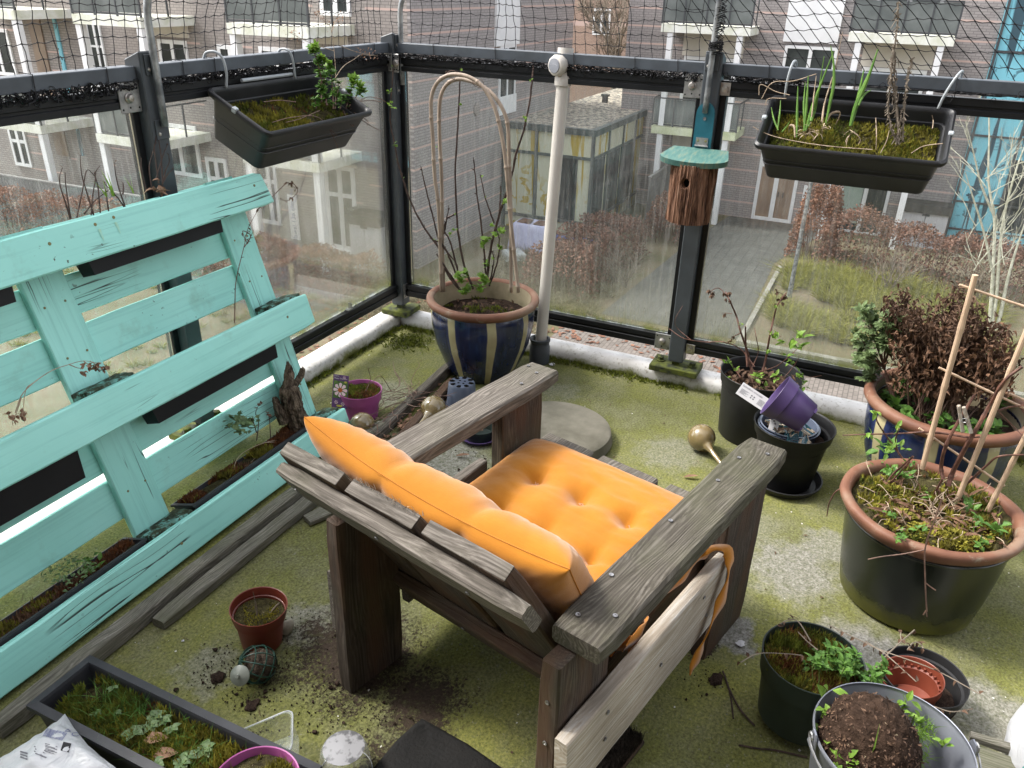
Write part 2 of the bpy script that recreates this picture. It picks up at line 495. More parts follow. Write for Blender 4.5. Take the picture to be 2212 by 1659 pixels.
def glassmat():
    t = Mt('dirty balcony glass', 0.5, 0.3)
    x, y, z = t.sep()
    grime = t.noise(2.2, 5, 0.6)
    st = t.noise(1.0, 5, 0.72, vec=t.map((75, 75, 4.5)))
    fleck = t.ramp(t.noise(45, 4, 0.8), [(0.55, 0.0), (0.75, 1.0)])
    zz = t.node('ShaderNodeMapRange', {'Value': z, 'From Min': 0.2, 'From Max': 0.62, 'To Min': 1.0, 'To Max': 0.0}).outputs[0]
    base = t.math('ADD', t.math('MULTIPLY', t.ramp(grime, [(0.3, 0.45), (0.7, 1.0)]), 0.085), t.math('MULTIPLY', t.ramp(st, [(0.48, 0.0), (0.62, 1.0)]), 0.22))
    base = t.math('ADD', base, t.math('MULTIPLY', fleck, 0.14))
    low = t.math('MULTIPLY', t.math('POWER', zz, 1.6), t.ramp(t.math('ADD', t.math('MULTIPLY', st, 0.5), t.math('MULTIPLY', grime, 0.5)), [(0.38, 0.10), (0.62, 0.95)]))
    fac = t.math('ADD', t.math('MULTIPLY', base, 0.50), t.math('MULTIPLY', low, 0.40), True)
    alg = t.node('ShaderNodeMapRange', {'Value': z, 'From Min': 0.20, 'From Max': 0.285, 'To Min': 1.0, 'To Max': 0.0}).outputs[0]
    algm = t.math('MULTIPLY', t.math('POWER', alg, 1.2), t.ramp(t.noise(14, 5, .7), [(0.35, 0.1), (0.6, 1.0)]))
    fac = t.math('MAXIMUM', fac, t.math('MULTIPLY', algm, 0.8))
    colr = t.mix(algm, t.mix(zz, (0.72, 0.71, 0.68), (0.56, 0.545, 0.41)), (0.30, 0.33, 0.03))
    dif = t.node('ShaderNodeBsdfDiffuse', {'Color': colr})
    tl = t.node('ShaderNodeBsdfTranslucent', {'Color': colr})
    dm = t.node('ShaderNodeMixShader', {0: 0.15, 1: dif.outputs[0], 2: tl.outputs[0]})
    tr = t.node('ShaderNodeBsdfTransparent', {'Color': (0.95, 0.97, 0.96)})
    mx = t.node('ShaderNodeMixShader', {0: fac, 1: tr.outputs[0], 2: dm.outputs[0]})
    gl = t.node('ShaderNodeBsdfGlossy', {'Color': (1, 1, 1), 'Roughness': 0.03})
    fr = t.node('ShaderNodeFresnel', {'IOR': 1.35})
    m2 = t.node('ShaderNodeMixShader', {0: t.math('MULTIPLY', fr.outputs[0], 0.6), 1: mx.outputs[0], 2: gl.outputs[0]})
    t.nt.links.new(m2.outputs[0], t.out.inputs[0])
    return t.m
M['glass'] = glassmat()
def clearplastic():
    t = Mt('clear plastic', 0.1, 0.5)
    tr = t.node('ShaderNodeBsdfTransparent', {'Color': (0.93, 0.94, 0.93)})
    gl = t.node('ShaderNodeBsdfGlossy', {'Color': (1, 1, 1), 'Roughness': 0.08})
    fr = t.node('ShaderNodeLayerWeight', {'Blend': 0.35})
    m1 = t.node('ShaderNodeMixShader', {0: t.math('MULTIPLY', fr.outputs['Facing'], 0.55), 1: tr.outputs[0], 2: gl.outputs[0]})
    df = t.node('ShaderNodeBsdfDiffuse', {'Color': (0.8, 0.8, 0.8)})
    m2 = t.node('ShaderNodeMixShader', {0: t.ramp(t.noise(16, 4), [(0.35, 0.05), (0.7, 0.22)]), 1: m1.outputs[0], 2: df.outputs[0]})
    t.nt.links.new(m2.outputs[0], t.out.inputs[0])
    return t.m
M['clear'] = clearplastic()
M['black_plastic'] = simple('black planter plastic', (0.008, 0.008, 0.009), (0.005, 0.005, 0.006), 10, 0.5, 0.22)
M['box_plastic'] = simple('anthracite box plastic', (0.028, 0.029, 0.032), (0.019, 0.020, 0.022), 10, 0.42, 0.35)
M['trough_plastic'] = simple('grey trough plastic', (0.034, 0.035, 0.041), (0.022, 0.023, 0.027), 20, 0.5, 0.4)
M['wire_grey'] = simple('grey coated hook', (0.36, 0.39, 0.41), None, 20, 0.35, 0.5)
M['white_plastic'] = simple('white pole plastic', (0.60, 0.57, 0.53), (0.53, 0.50, 0.455), 6, 0.35, 0.45)
M['grey_knob'] = simple('grey knob plastic', (0.24, 0.25, 0.28), (0.20, 0.21, 0.24), 30, 0.45, 0.4)
M['dark_socket'] = simple('dark grey socket', (0.055, 0.062, 0.072), None, 20, 0.45, 0.4)
def soilmat(name, a, b, sc_=60):
    t = Mt(name, 0.95, 0.1)
    f = t.noise(sc_, 5, 0.75)
    c = t.ramp(f, [(0.35, a), (0.65, b)])
    c = t.mix(t.ramp(t.noise(sc_ * 2.2, 2), [(0.71, 0.0), (0.74, 0.8)]), c, (0.30, 0.24, 0.16))
    t.col(c); t.bump(f, 1.0, 0.012)
    return t.m
M['soil'] = soilmat('dark potting soil', (0.016, 0.010, 0.008), (0.060, 0.040, 0.030))
M['soil_green'] = soilmat('mossy soil', (0.022, 0.018, 0.010), (0.085, 0.075, 0.030))
M['peat'] = soilmat('brown peat', (0.015, 0.009, 0.006), (0.058, 0.036, 0.025), 45)
M['moss_g'] = leafmat('green moss', (0.19, 0.22, 0.028), (0.035, 0.045, 0.010), 38, 0.8, 0.3)
M['moss_y'] = leafmat('olive moss', (0.34, 0.31, 0.04), (0.07, 0.06, 0.014), 34, 0.8, 0.3)
M['moss_r'] = leafmat('rusty moss', (0.22, 0.085, 0.032), (0.06, 0.026, 0.014), 40, 0.8, 0.3)
M['leaf_fresh'] = leafmat('fresh green leaf', (0.22, 0.36, 0.05), (0.11, 0.21, 0.03), 60, 0.45, 0.35)
M['leaf_green'] = leafmat('mid green leaf', (0.13, 0.26, 0.045), (0.06, 0.14, 0.028), 50, 0.5, 0.3)
M['leaf_dull'] = leafmat('dull blue green leaf', (0.16, 0.24, 0.10), (0.08, 0.13, 0.055), 50, 0.5, 0.25)
M['leaf_sage'] = leafmat('sage green leaf', (0.20, 0.27, 0.115), (0.07, 0.11, 0.04), 30, 0.5, 0.25)
M['leaf_dry'] = leafmat('dry brown leaf', (0.22, 0.125, 0.075), (0.09, 0.046, 0.027), 40, 0.8, 0.2)
M['leaf_dead'] = leafmat('dead dark leaf', (0.155, 0.093, 0.058), (0.055, 0.032, 0.022), 50, 0.85, 0.12)
M['leaf_litter'] = leafmat('fallen leaf', (0.34, 0.20, 0.13), (0.16, 0.09, 0.055), 40, 0.7, 0.15)
M['onion'] = leafmat('onion leaf', (0.16, 0.30, 0.055), (0.08, 0.18, 0.03), 22, 0.4, 0.25)
M['stem_dark'] = simple('dark stem', (0.085, 0.055, 0.045), (0.035, 0.024, 0.021), 60, 0.75, 0.2)
M['stem_brown'] = simple('brown cane', (0.19, 0.115, 0.085), (0.085, 0.050, 0.040), 50, 0.6, 0.3)
M['stem_red'] = simple('reddish stem', (0.16, 0.075, 0.052), (0.07, 0.035, 0.028), 50, 0.6, 0.3)
M['stem_pale'] = simple('pale dry stem', (0.42, 0.33, 0.24), (0.24, 0.18, 0.13), 50, 0.8, 0.2)
M['stem_green'] = simple('green stem', (0.16, 0.23, 0.06), (0.08, 0.12, 0.03), 50, 0.6, 0.2)
M['bark_pale'] = simple('pale grey bark', (0.52, 0.50, 0.41), (0.30, 0.29, 0.21), 9, 0.8, 0.2)
M['twig_grey'] = simple('grey twig', (0.25, 0.21, 0.165), (0.14, 0.115, 0.09), 10, 0.85, 0.2)
def bamboomat(name, a, b):
    t = Mt(name, 0.55, 0.35)
    f = t.noise(1.0, 4, 0.6, vec=t.map((60, 60, 6)))
    c = t.ramp(f, [(0.3, b), (0.65, a)])
    c = t.mix(t.ramp(t.noise(9, 3), [(0.6, 0.0), (0.72, 0.5)]), c, tuple(x * .5 for x in b))
    t.col(c)
    return t.m
M['bamboo_grey'] = bamboomat('weathered bamboo', (0.37, 0.29, 0.225), (0.20, 0.155, 0.12))
M['bamboo'] = bamboomat('tan bamboo', (0.55, 0.40, 0.28), (0.38, 0.27, 0.18))
def barkmat():
    t = Mt('stringy bark', 0.9, 0.15)
    f = t.noise(1.0, 5, 0.7, vec=t.map((55, 55, 7)), dist=0.6)
    c = t.ramp(f, [(0.36, (0.035, 0.018, 0.013)), (0.46, (0.16, 0.085, 0.055)), (0.58, (0.28, 0.155, 0.10)), (0.72, (0.42, 0.28, 0.21))])
    t.col(c); t.bump(f, 1.0, 0.02)
    return t.m
M['bark'] = barkmat()
def stumpmat():
    t = Mt('rotten bark', 0.95, 0.1)
    f = t.noise(1.0, 5, 0.75, vec=t.map((60, 60, 16)), dist=0.4)
    c = t.ramp(f, [(0.33, (0.014, 0.011, 0.009)), (0.48, (0.10, 0.076, 0.055)), (0.66, (0.26, 0.205, 0.15))])
    t.col(c); t.bump(f, 1.0, 0.02)
    return t.m
M['stump'] = stumpmat()
def glazepot():
    t = Mt('blue and cream striped glaze', 0.12, 0.6)
    x, y, z = t.sep()
    ang = t.math('ARCTAN2', y, x)
    wob = t.math('MULTIPLY', t.math('SUBTRACT', t.noise(3.0, 2), 0.5), 0.25)
    u = t.math('FRACT', t.math('ADD', t.math('MULTIPLY', t.math('ADD', ang, wob), 8 / (2 * math.pi)), 0.711))
    d = t.math('ABSOLUTE', t.math('SUBTRACT', u, 0.5))
    str_ = t.ramp(d, [(0.10, 1.0), (0.118, 0.0)])
    halo = t.ramp(d, [(0.11, 1.0), (0.24, 0.0)])
    blue = t.ramp(t.noise(1.0, 4, 0.6, vec=t.map((40, 40, 4))), [(0.3, (0.006, 0.009, 0.026)), (0.55, (0.010, 0.017, 0.055)), (0.8, (0.03, 0.055, 0.13))])
    blue = t.mix(t.math('MULTIPLY', halo, 0.5), blue, (0.035, 0.045, 0.10))
    cream = t.ramp(t.noise(9, 3), [(0.3, (0.27, 0.23, 0.12)), (0.7, (0.44, 0.40, 0.24))])
    t.col(t.mix(str_, blue, cream))
    t.rough(t.ramp(t.noise(18, 4), [(0.35, 0.10), (0.75, 0.32)]))
    t.bump(t.math('ADD', t.noise(7, 2), t.math('MULTIPLY', str_, 0.4)), 0.25, 0.006)
    return t.m
M['glaze'] = glazepot()
M['glaze_b'] = M['glaze']
def terracotta():
    t = Mt('terracotta rim', 0.6, 0.3)
    f = t.noise(6, 4)
    c = t.ramp(f, [(0.34, (0.115, 0.048, 0.030)), (0.52, (0.175, 0.080, 0.048)), (0.70, (0.22, 0.15, 0.105))])
    c = t.mix(t.ramp(t.noise(14, 5, .7), [(0.60, 0.0), (0.72, 0.7)]), c, (0.30, 0.27, 0.20))
    t.col(c); t.bump(t.noise(30, 3), 0.15, 0.004)
    return t.m
M['terra'] = terracotta()
M['clay_inner'] = simple('buff clay inside', (0.40, 0.33, 0.23), (0.22, 0.19, 0.12), 7, 0.8, 0.2)
def greenglaze():
    t = Mt('dark green glaze with algae', 0.25, 0.5)
    x, y, z = t.sep()
    c = t.ramp(t.noise(8, 4), [(0.3, (0.005, 0.0065, 0.005)), (0.7, (0.016, 0.020, 0.013))])
    low = t.node('ShaderNodeMapRange', {'Value': z, 'From Min': 0.0, 'From Max': 0.11, 'To Min': 1.0, 'To Max': 0.0}).outputs[0]
    f = t.ramp(t.math('ADD', t.math('MULTIPLY', low, 0.52), t.math('MULTIPLY', t.noise(10, 5, 0.7), 0.6)), [(0.50, 0.0), (0.78, 1.0)])
    t.col(t.mix(f, c, (0.15, 0.15, 0.025)))
    t.rough(t.mix(f, (0.22, 0.22, 0.22), (0.85, 0.85, 0.85)))
    return t.m
M['green_glaze'] = greenglaze()
M['zinc'] = simple('zinc', (0.27, 0.285, 0.33), (0.16, 0.17, 0.20), 7, 0.42, 0.5, 0.55, lo=.3, hi=.7)
M['magenta'] = simple('magenta plastic', (0.36, 0.085, 0.27), (0.29, 0.068, 0.21), 10, 0.4, 0.4)
M['purple'] = simple('purple plastic', (0.075, 0.045, 0.14), (0.055, 0.034, 0.105), 10, 0.45, 0.4)
M['red_plastic'] = simple('red brown plastic', (0.17, 0.030, 0.018), (0.12, 0.023, 0.015), 8, 0.4, 0.45)
M['orange_plastic'] = simple('terracotta plastic', (0.20, 0.048, 0.026), (0.15, 0.036, 0.02), 8, 0.4, 0.45)
M['slate_plastic'] = simple('slate blue plastic', (0.10, 0.12, 0.17), (0.07, 0.085, 0.125), 14, 0.3, 0.5)
M['darkgreen_plastic'] = simple('dark green plastic', (0.022, 0.034, 0.030), (0.014, 0.022, 0.018), 8, 0.4, 0.45)
M['pot_black'] = simple('dusty black pot', (0.024, 0.024, 0.025), (0.011, 0.011, 0.012), 5, 0.5, 0.3)
M['concrete'] = simple('concrete disc', (0.17, 0.157, 0.125), (0.10, 0.093, 0.07), 9, 0.85, 0.2, bump=0.4, bscale=80)
def fabric():
    t = Mt('orange woven fabric', 0.85, 0.15)
    f = t.noise(9, 4)
    c = t.ramp(f, [(0.3, (0.34, 0.126, 0.008)), (0.7, (0.40, 0.158, 0.012))])
    w1 = t.noise(1.0, 3, 0.6, vec=t.map((40, 700, 700)))
    w2 = t.noise(1.0, 3, 0.6, vec=t.map((700, 40, 700)))
    w = t.math('ADD', t.math('MULTIPLY', w1, 0.5), t.math('MULTIPLY', w2, 0.5))
    c = t.mix(t.ramp(w, [(0.38, 0.30), (0.55, 0.0)]), c, (0.30, 0.095, 0.006))
    c = t.mix(t.ramp(t.noise(5, 4, .7), [(0.62, 0.0), (0.8, 0.35)]), c, (0.50, 0.23, 0.05))
    t.col(c)
    t.b.inputs['Sheen Weight'].default_value = 0.3
    t.bump(t.math('ADD', t.math('MULTIPLY', w, 0.5), t.noise(14, 3)), 0.35, 0.004)
    return t.m
M['orange'] = fabric()
M['thread'] = simple('brown seam thread', (0.42, 0.16, 0.03), None, 50, 0.8, 0.1)
M['amber'] = None
def amberglass():
    t = Mt('amber watering globe', 0.08, 0.6)
    c = t.ramp(t.noise(20, 4), [(0.35, (0.20, 0.145, 0.06)), (0.65, (0.30, 0.225, 0.11))])
    t.col(c)
    t.b.inputs['Transmission Weight'].default_value = 0.25
    t.b.inputs['Coat Weight'].default_value = 0.6
    return t.m
M['amber'] = amberglass()
M['teal_paint'] = simple('teal paint', (0.018, 0.13, 0.175), (0.012, 0.10, 0.135), 20, 0.4, 0.4)
def rooffade():
    t = Mt('faded green roof paint', 0.6, 0.3)
    f = t.noise(1.0, 4, 0.6, vec=t.map((16, 70, 16)))
    c = t.ramp(f, [(0.32, (0.035, 0.115, 0.105)), (0.52, (0.075, 0.165, 0.145)), (0.68, (0.16, 0.19, 0.13))])
    t.col(c); t.bump(f, .3, .003)
    return t.m
M['roof_green'] = rooffade()
M['hole'] = simple('dark hole', (0.004, 0.0035, 0.003), None, 10, 0.9, 0.05)
M['wire_green'] = simple('green wire', (0.012, 0.05, 0.035), None, 20, 0.4, 0.4)
M['suction'] = simple('clear suction cup', (0.22, 0.235, 0.20), (0.16, 0.175, 0.15), 20, 0.3, 0.5)
M['seed'] = soilmat('fat and seed mix', (0.03, 0.022, 0.016), (0.13, 0.10, 0.075), 70)
M['label_white'] = simple('white label', (0.55, 0.545, 0.55), (0.49, 0.48, 0.50), 8, 0.5, 0.3)
M['print_grey'] = simple('grey print', (0.16, 0.16, 0.18), None, 20, 0.6, 0.2)
M['print_black'] = simple('black print', (0.02, 0.02, 0.022), None, 20, 0.6, 0.2)
M['print_purple'] = simple('purple print', (0.12, 0.055, 0.16), (0.10, 0.045, 0.13), 12, 0.4, 0.3)
M['print_blue'] = simple('blue grey print', (0.16, 0.17, 0.30), None, 20, 0.6, 0.2)
M['petal'] = simple('pale petal print', (0.78, 0.62, 0.66), (0.66, 0.46, 0.52), 40, 0.5, 0.3)
M['petal_eye'] = simple('orange eye print', (0.45, 0.12, 0.03), None, 40, 0.5, 0.3)
M['print_green'] = simple('leaf print', (0.13, 0.22, 0.05), (0.05, 0.09, 0.03), 60, 0.5, 0.3)
M['print_yellow'] = simple('yellow print', (0.5, 0.45, 0.08), None, 40, 0.5, 0.3)
M['teal_print'] = simple('teal print', (0.02, 0.28, 0.27), None, 20, 0.5, 0.3)
def bagmat():
    t = Mt('white plastic sack', 0.4, 0.45)
    t.col(t.ramp(t.noise(6, 3), [(0.3, (0.36, 0.37, 0.385)), (0.7, (0.48, 0.49, 0.51))]))
    t.bump(t.noise(22, 3, .6, dist=.8), 0.5, 0.01)
    return t.m
M['bag'] = bagmat()
M['doormat'] = simple('black rubber mat', (0.012, 0.0115, 0.011), (0.010, 0.010, 0.010), 30, 0.8, 0.2, bump=.6, bscale=120)
M['bristle'] = simple('dark bristles', (0.075, 0.062, 0.05), (0.02, 0.017, 0.014), 60, 0.9, 0.1)
M['shard_teal'] = simple('teal glazed shard', (0.03, 0.10, 0.13), (0.02, 0.07, 0.09), 12, 0.15, 0.5)
M['shard_clay'] = simple('broken clay edge', (0.50, 0.42, 0.32), (0.38, 0.31, 0.23), 30, 0.8, 0.2)
M['screw'] = simple('screw head', (0.35, 0.35, 0.36), (0.12, 0.11, 0.11), 90, 0.35, 0.5, 0.7)
M['flake'] = simple('lime flake', (0.60, 0.58, 0.54), (0.42, 0.41, 0.37), 20, 0.7, 0.2)
M['stone'] = simple('pebble', (0.35, 0.32, 0.26), (0.22, 0.2, 0.16), 40, 0.8, 0.2)
# ------------------------------------------------------------------ setting below the balcony
GZ = -6.85
XR, XL, XC, YE = 30.06, 18.0, 15.9, 11.2      # right facade, left facade, left columns, left end wall

def groundmat():
    t = Mt('garden ground', 0.95, 0.1)
    f = t.noise(0.8, 5, 0.6); g = t.noise(9, 4, 0.7)
    c = t.ramp(f, [(0.35, (0.10, 0.105, 0.055)), (0.55, (0.16, 0.145, 0.095)), (0.7, (0.20, 0.17, 0.125))])
    c = t.mix(t.ramp(g, [(0.42, 0.0), (0.62, 0.7)]), c, (0.13, 0.085, 0.06))
    t.col(c); return t.m
def pavemat(name, a, b, brick=False):
    t = Mt(name, 0.85, 0.2)
    c = t.ramp(t.noise(1.6, 5, .65), [(0.3, b), (0.7, a)])
    br = t.node('ShaderNodeTexBrick', {'Vector': t.oc, 'Color1': (1, 1, 1, 1), 'Color2': (0.78, 0.78, 0.78, 1), 'Mortar': (0.45, 0.45, 0.45, 1), 'Scale': 1.0, 'Mortar Size': 0.012, 'Brick Width': 0.22 if brick else 0.30, 'Row Height': 0.11 if brick else 0.30})
    t.col(t.mix(0.8, c, br.outputs['Color'], 'MULTIPLY')); return t.m

def brickmat(name, axis, c1, c2, band, short=False, bandcol=(0.50, 0.37, 0.33)):
    """axis: object axis that runs along the wall"""
    t = Mt(name, 0.85, 0.15)
    x, y, z = t.sep()
    u = x if axis == 'x' else y
    v = t.node('ShaderNodeCombineXYZ', {0: u, 1: z, 2: 0.0}).outputs[0]
    br = t.node('ShaderNodeTexBrick', {'Vector': v, 'Color1': (*c1, 1), 'Color2': (*c2, 1), 'Mortar': tuple(x_ * 0.55 for x_ in c1) + (1,), 'Scale': 1.0, 'Mortar Size': 0.011, 'Brick Width': 0.24, 'Row Height': 0.085})
    c = t.mix(t.ramp(t.noise(0.5, 4), [(0.3, 0.35), (0.7, 0.0)]), br.outputs['Color'], tuple(x_ * 0.75 for x_ in c2))
    fr = t.math('FRACT', t.math('ADD', t.math('DIVIDE', z, band), 0.53))
    line = t.ramp(t.math('ABSOLUTE', t.math('SUBTRACT', fr, 0.5)), [(0.045, 1.0), (0.05, 0.0)])
    if short:
        cell = t.math('FLOOR', t.math('ADD', t.math('DIVIDE', z, band), 0.53))
        wn_ = t.node('ShaderNodeTexNoise', {'Vector': t.node('ShaderNodeCombineXYZ', {0: t.math('MULTIPLY', u, 0.55), 1: t.math('MULTIPLY', cell, 3.7), 2: 0.0}).outputs[0], 'Scale': 1.0, 'Detail': 0.0}).outputs['Fac']
        line = t.math('MULTIPLY', line, t.ramp(wn_, [(0.56, 0.0), (0.57, 1.0)]))
    c = t.mix(line, c, bandcol)
    t.col(c); return t.m
BM = {}
BM['ground'] = groundmat()
BM['path'] = pavemat('grey pavers', (0.125, 0.125, 0.117), (0.085, 0.085, 0.078))
BM['brickpath'] = pavemat('brown brick paving', (0.20, 0.175, 0.155), (0.14, 0.125, 0.11), True)
BM['kerbstone'] = simple('grey kerb stone', (0.30, 0.29, 0.26), (0.22, 0.21, 0.19), 3, 0.85, 0.2)
BM['brick_r'] = brickmat('grey brick with pink courses', 'y', (0.345, 0.315, 0.31), (0.285, 0.26, 0.255), 0.63)
BM['brick_e'] = brickmat('grey brick with pink courses end', 'x', (0.37, 0.34, 0.335), (0.305, 0.28, 0.275), 0.63)
BM['brick_l'] = brickmat('grey brown brick', 'y', (0.345, 0.31, 0.29), (0.285, 0.255, 0.24), 0.63, True)
BM['brick_o'] = brickmat('orange brick', 'y', (0.40, 0.29, 0.235), (0.35, 0.25, 0.20), 3.0)
BM['white'] = simple('white window paint', (0.74, 0.74, 0.75), (0.66, 0.66, 0.67), 2, 0.5, 0.3)
BM['slab'] = simple('white balcony edge', (0.72, 0.72, 0.68), (0.55, 0.56, 0.45), 3, 0.6, 0.3)
BM['slabg'] = simple('algae tinted balcony edge', (0.62, 0.64, 0.48), (0.45, 0.49, 0.30), 3, 0.6, 0.3)
BM['cream'] = simple('cream panel', (0.60, 0.56, 0.50), (0.53, 0.49, 0.44), 2, 0.6, 0.2)
BM['pane'] = simple('dark window glass', (0.060, 0.068, 0.068), (0.025, 0.030, 0.030), 0.9, 0.15, 0.25)
BM['pane_green'] = simple('pale green window glass', (0.36, 0.43, 0.38), (0.28, 0.34, 0.30), 0.7, 0.12, 0.6)
BM['curtain'] = simple('brown curtain behind glass', (0.26, 0.19, 0.14), (0.17, 0.12, 0.09), 1.2, 0.3, 0.5)
BM['dark_metal'] = simple('dark balcony metal', (0.06, 0.065, 0.07), (0.045, 0.048, 0.052), 3, 0.5, 0.4)
BM['fence'] = woodmat('grey fence boards', (0.13, 0.125, 0.12), (0.22, 0.215, 0.21), (0.30, 0.29, 0.28), 0.12)
BM['shed'] = simple('pale grey cabinet', (0.50, 0.49, 0.51), (0.44, 0.43, 0.45), 3, 0.6, 0.3)
BM['shed_top'] = simple('dark cabinet roof', (0.09, 0.085, 0.08), (0.06, 0.058, 0.055), 6, 0.8, 0.2)
BM['balglass'] = simple('hazy balustrade glass', (0.17, 0.185, 0.18), (0.10, 0.112, 0.11), 1.1, 0.15, 0.3)
BM['roofgravel'] = simple('gravel roof', (0.44, 0.39, 0.32), (0.13, 0.12, 0.11), 7, 0.95, 0.1, lo=.42, hi=.58)
BM['fascia'] = simple('dark green fascia', (0.075, 0.088, 0.085), (0.055, 0.065, 0.062), 2, 0.5, 0.4)
def printmat(name, bgc, fgc, thr=0.5, sc_=(0.6, 0.6, 0.25), fg2=None):
    t = Mt(name, 0.25, 0.5)
    trunk = t.noise(1.0, 3, 0.55, vec=t.map((2.2, 2.2, 0.16)), dist=0.5)
    lf = t.noise(2.6, 4, 0.6, dist=0.8)
    a = t.ramp(trunk, [(thr, 0.0), (thr + 0.025, 1.0)])
    b_ = t.ramp(lf, [(0.56, 0.0), (0.575, 1.0)])
    gate = t.ramp(t.noise(0.5, 2), [(0.42, 0.0), (0.58, 1.0)])
    m_ = t.math('MAXIMUM', a, t.math('MULTIPLY', b_, gate))
    t.col(t.mix(m_, bgc, fgc)); return t.m
BM['cyan'] = printmat('cyan glass printed with trees', (0.20, 0.50, 0.60), (0.045, 0.085, 0.11), 0.56)
BM['ochre'] = printmat('cream glass printed with ochre trees', (0.52, 0.52, 0.40), (0.40, 0.30, 0.06), 0.60)

# --- ground, paths
bm = bmesh.new()
bmesh.ops.create_grid(bm, x_segments=8, y_segments=8, size=120)
obj('ground', bm, BM['ground'], M=Matrix.Translation((20, 0, GZ)), kind='structure')
def sheet(name, pts, z, mat):
    bm = bmesh.new()
    bm.faces.new([bm.verts.new((x, y, z)) for x, y in pts])
    obj(name, bm, mat, kind='structure')
sheet('path', [(17.2, 0.75), (24.5, 0.95), (29.0, -0.1), (30.0, 0.2), (30.0, 3.6), (26, 4.1), (17.2, 4.6)], GZ + 0.012, BM['path'])
sheet('brick_road', [(4, -26), (16.8, -26), (16.8, 5.2), (4, 5.2)], GZ + 0.008, BM['brickpath'])
sheet('garden_path', [(13.0, 11.2), (14.1, 11.2), (14.1, 40), (13.0, 40)], GZ + 0.010, BM['path'])
bm = bmesh.new()
box2(bm, (16.85, -26, GZ), (17.05, 0.75, GZ + 0.12)); box2(bm, (17.05, 0.62, GZ), (24, 0.75, GZ + 0.10))
obj('kerb_edging', bm, BM['kerbstone'], kind='structure')

# --- building blocks
def rect_x(x, tl, br):
    a, b = P(*tl, x=x), P(*br, x=x)
    return min(a.y, b.y), max(a.y, b.y), min(a.z, b.z), max(a.z, b.z)
def rect_y(y, tl, br):
    a, b = P(*tl, y=y), P(*br, y=y)
    return min(a.x, b.x), max(a.x, b.x), min(a.z, b.z), max(a.z, b.z)
def window_x(par, x, r, vs=(0.5,), hs=(), fwid=0.09, pane='pane', name='window', sill=False, panes=None):
    """window on a wall whose face is at x (facing -x)"""
    y0, y1, z0, z1 = r
    bm = bmesh.new()
    for a, b in ((y0, y0 + fwid), (y1 - fwid, y1)): box2(bm, (x - 0.06, a, z0), (x + 0.02, b, z1))
    for a, b in ((z0, z0 + fwid), (z1 - fwid, z1)): box2(bm, (x - 0.06, y0 + fwid, a), (x + 0.02, y1 - fwid, b))
    for v in vs:
        yy = y0 + (y1 - y0) * v
        box2(bm, (x - 0.058, yy - fwid * .65, z0 + fwid), (x + 0.018, yy + fwid * .65, z1 - fwid))
    for h in hs:
        zz = z0 + (z1 - z0) * h
        box2(bm, (x - 0.054, y0 + fwid, zz - fwid * .5), (x + 0.016, y1 - fwid, zz + fwid * .5))
    if sill: box2(bm, (x - 0.16, y0 - 0.05, z0 - 0.14), (x + 0.01, y1 + 0.05, z0 - 0.003))
    w = obj(name, bm, BM['white'], par)
    bm = bmesh.new(); box2(bm, (x - 0.03, y0 + .02, z0 + .02), (x + 0.015, y1 - .02, z1 - .02))
    obj('pane', bm, BM[panes or pane], w)
    return w
def window_y(par, y, r, vs=(), fwid=0.09):
    x0, x1, z0, z1 = r
    bm = bmesh.new()
    for a, b in ((x0, x0 + fwid), (x1 - fwid, x1)): box2(bm, (a, y - 0.06, z0), (b, y + 0.02, z1))
    for a, b in ((z0, z0 + fwid), (z1 - fwid, z1)): box2(bm, (x0 + fwid, y - 0.06, a), (x1 - fwid, y + .02, b))
    for v in vs:
        xx = x0 + (x1 - x0) * v
        box2(bm, (xx - fwid / 2, y - 0.058, z0 + fwid), (xx + fwid / 2, y + .018, z1 - fwid))
    w = obj('window', bm, BM['white'], par)
    bm = bmesh.new(); box2(bm, (x0 + .02, y - .03, z0 + .02), (x1 - .02, y + .015, z1 - .02))
    obj('pane', bm, BM['pane'], w)
def part_box(name, a, b, mat, par, label=None):
    bm = bmesh.new(); box2(bm, a, b); return obj(name, bm, mat, par, label=label)
def balcony(par, xf, xw, y0, y1, z, mat='slab', rail=True):
    """slab from the wall xw out to xf; balustrade on it"""
    s = part_box('balcony_slab', (xf, y0, z - 0.28), (xw, y1, z), BM[mat], par)
    if rail:
        bm = bmesh.new()
        n = max(2, round((y1 - y0) / 0.9))
        for i in range(n + 1):
            yy = y0 + (y1 - y0) * i / n
            box2(bm, (xf + .03, yy - .025, z + .002), (xf + .08, yy + .025, z + 1.0))
        box2(bm, (xf + .025, y0, z + 1.002), (xf + .085, y1, z + 1.05)); box2(bm, (xf + .032, y0 + .03, z + .04), (xf + .078, y1 - .03, z + .10))
        for yy in (y0, y1):
            box2(bm, (xf + .09, yy - .02, z + 1.002), (xw, yy + .02, z + 1.05))
            box2(bm, ((xf + xw) / 2, yy - .018, z + .002), ((xf + xw) / 2 + .05, yy + .018, z + 1.0))
        obj('balustrade', bm, BM['dark_metal'], s)
        bm = bmesh.new()
        box2(bm, (xf + .048, y0 + .03, z + .11), (xf + .06, y1 - .03, z + .99))
        obj('glass_panel', bm, BM['balglass'], s)

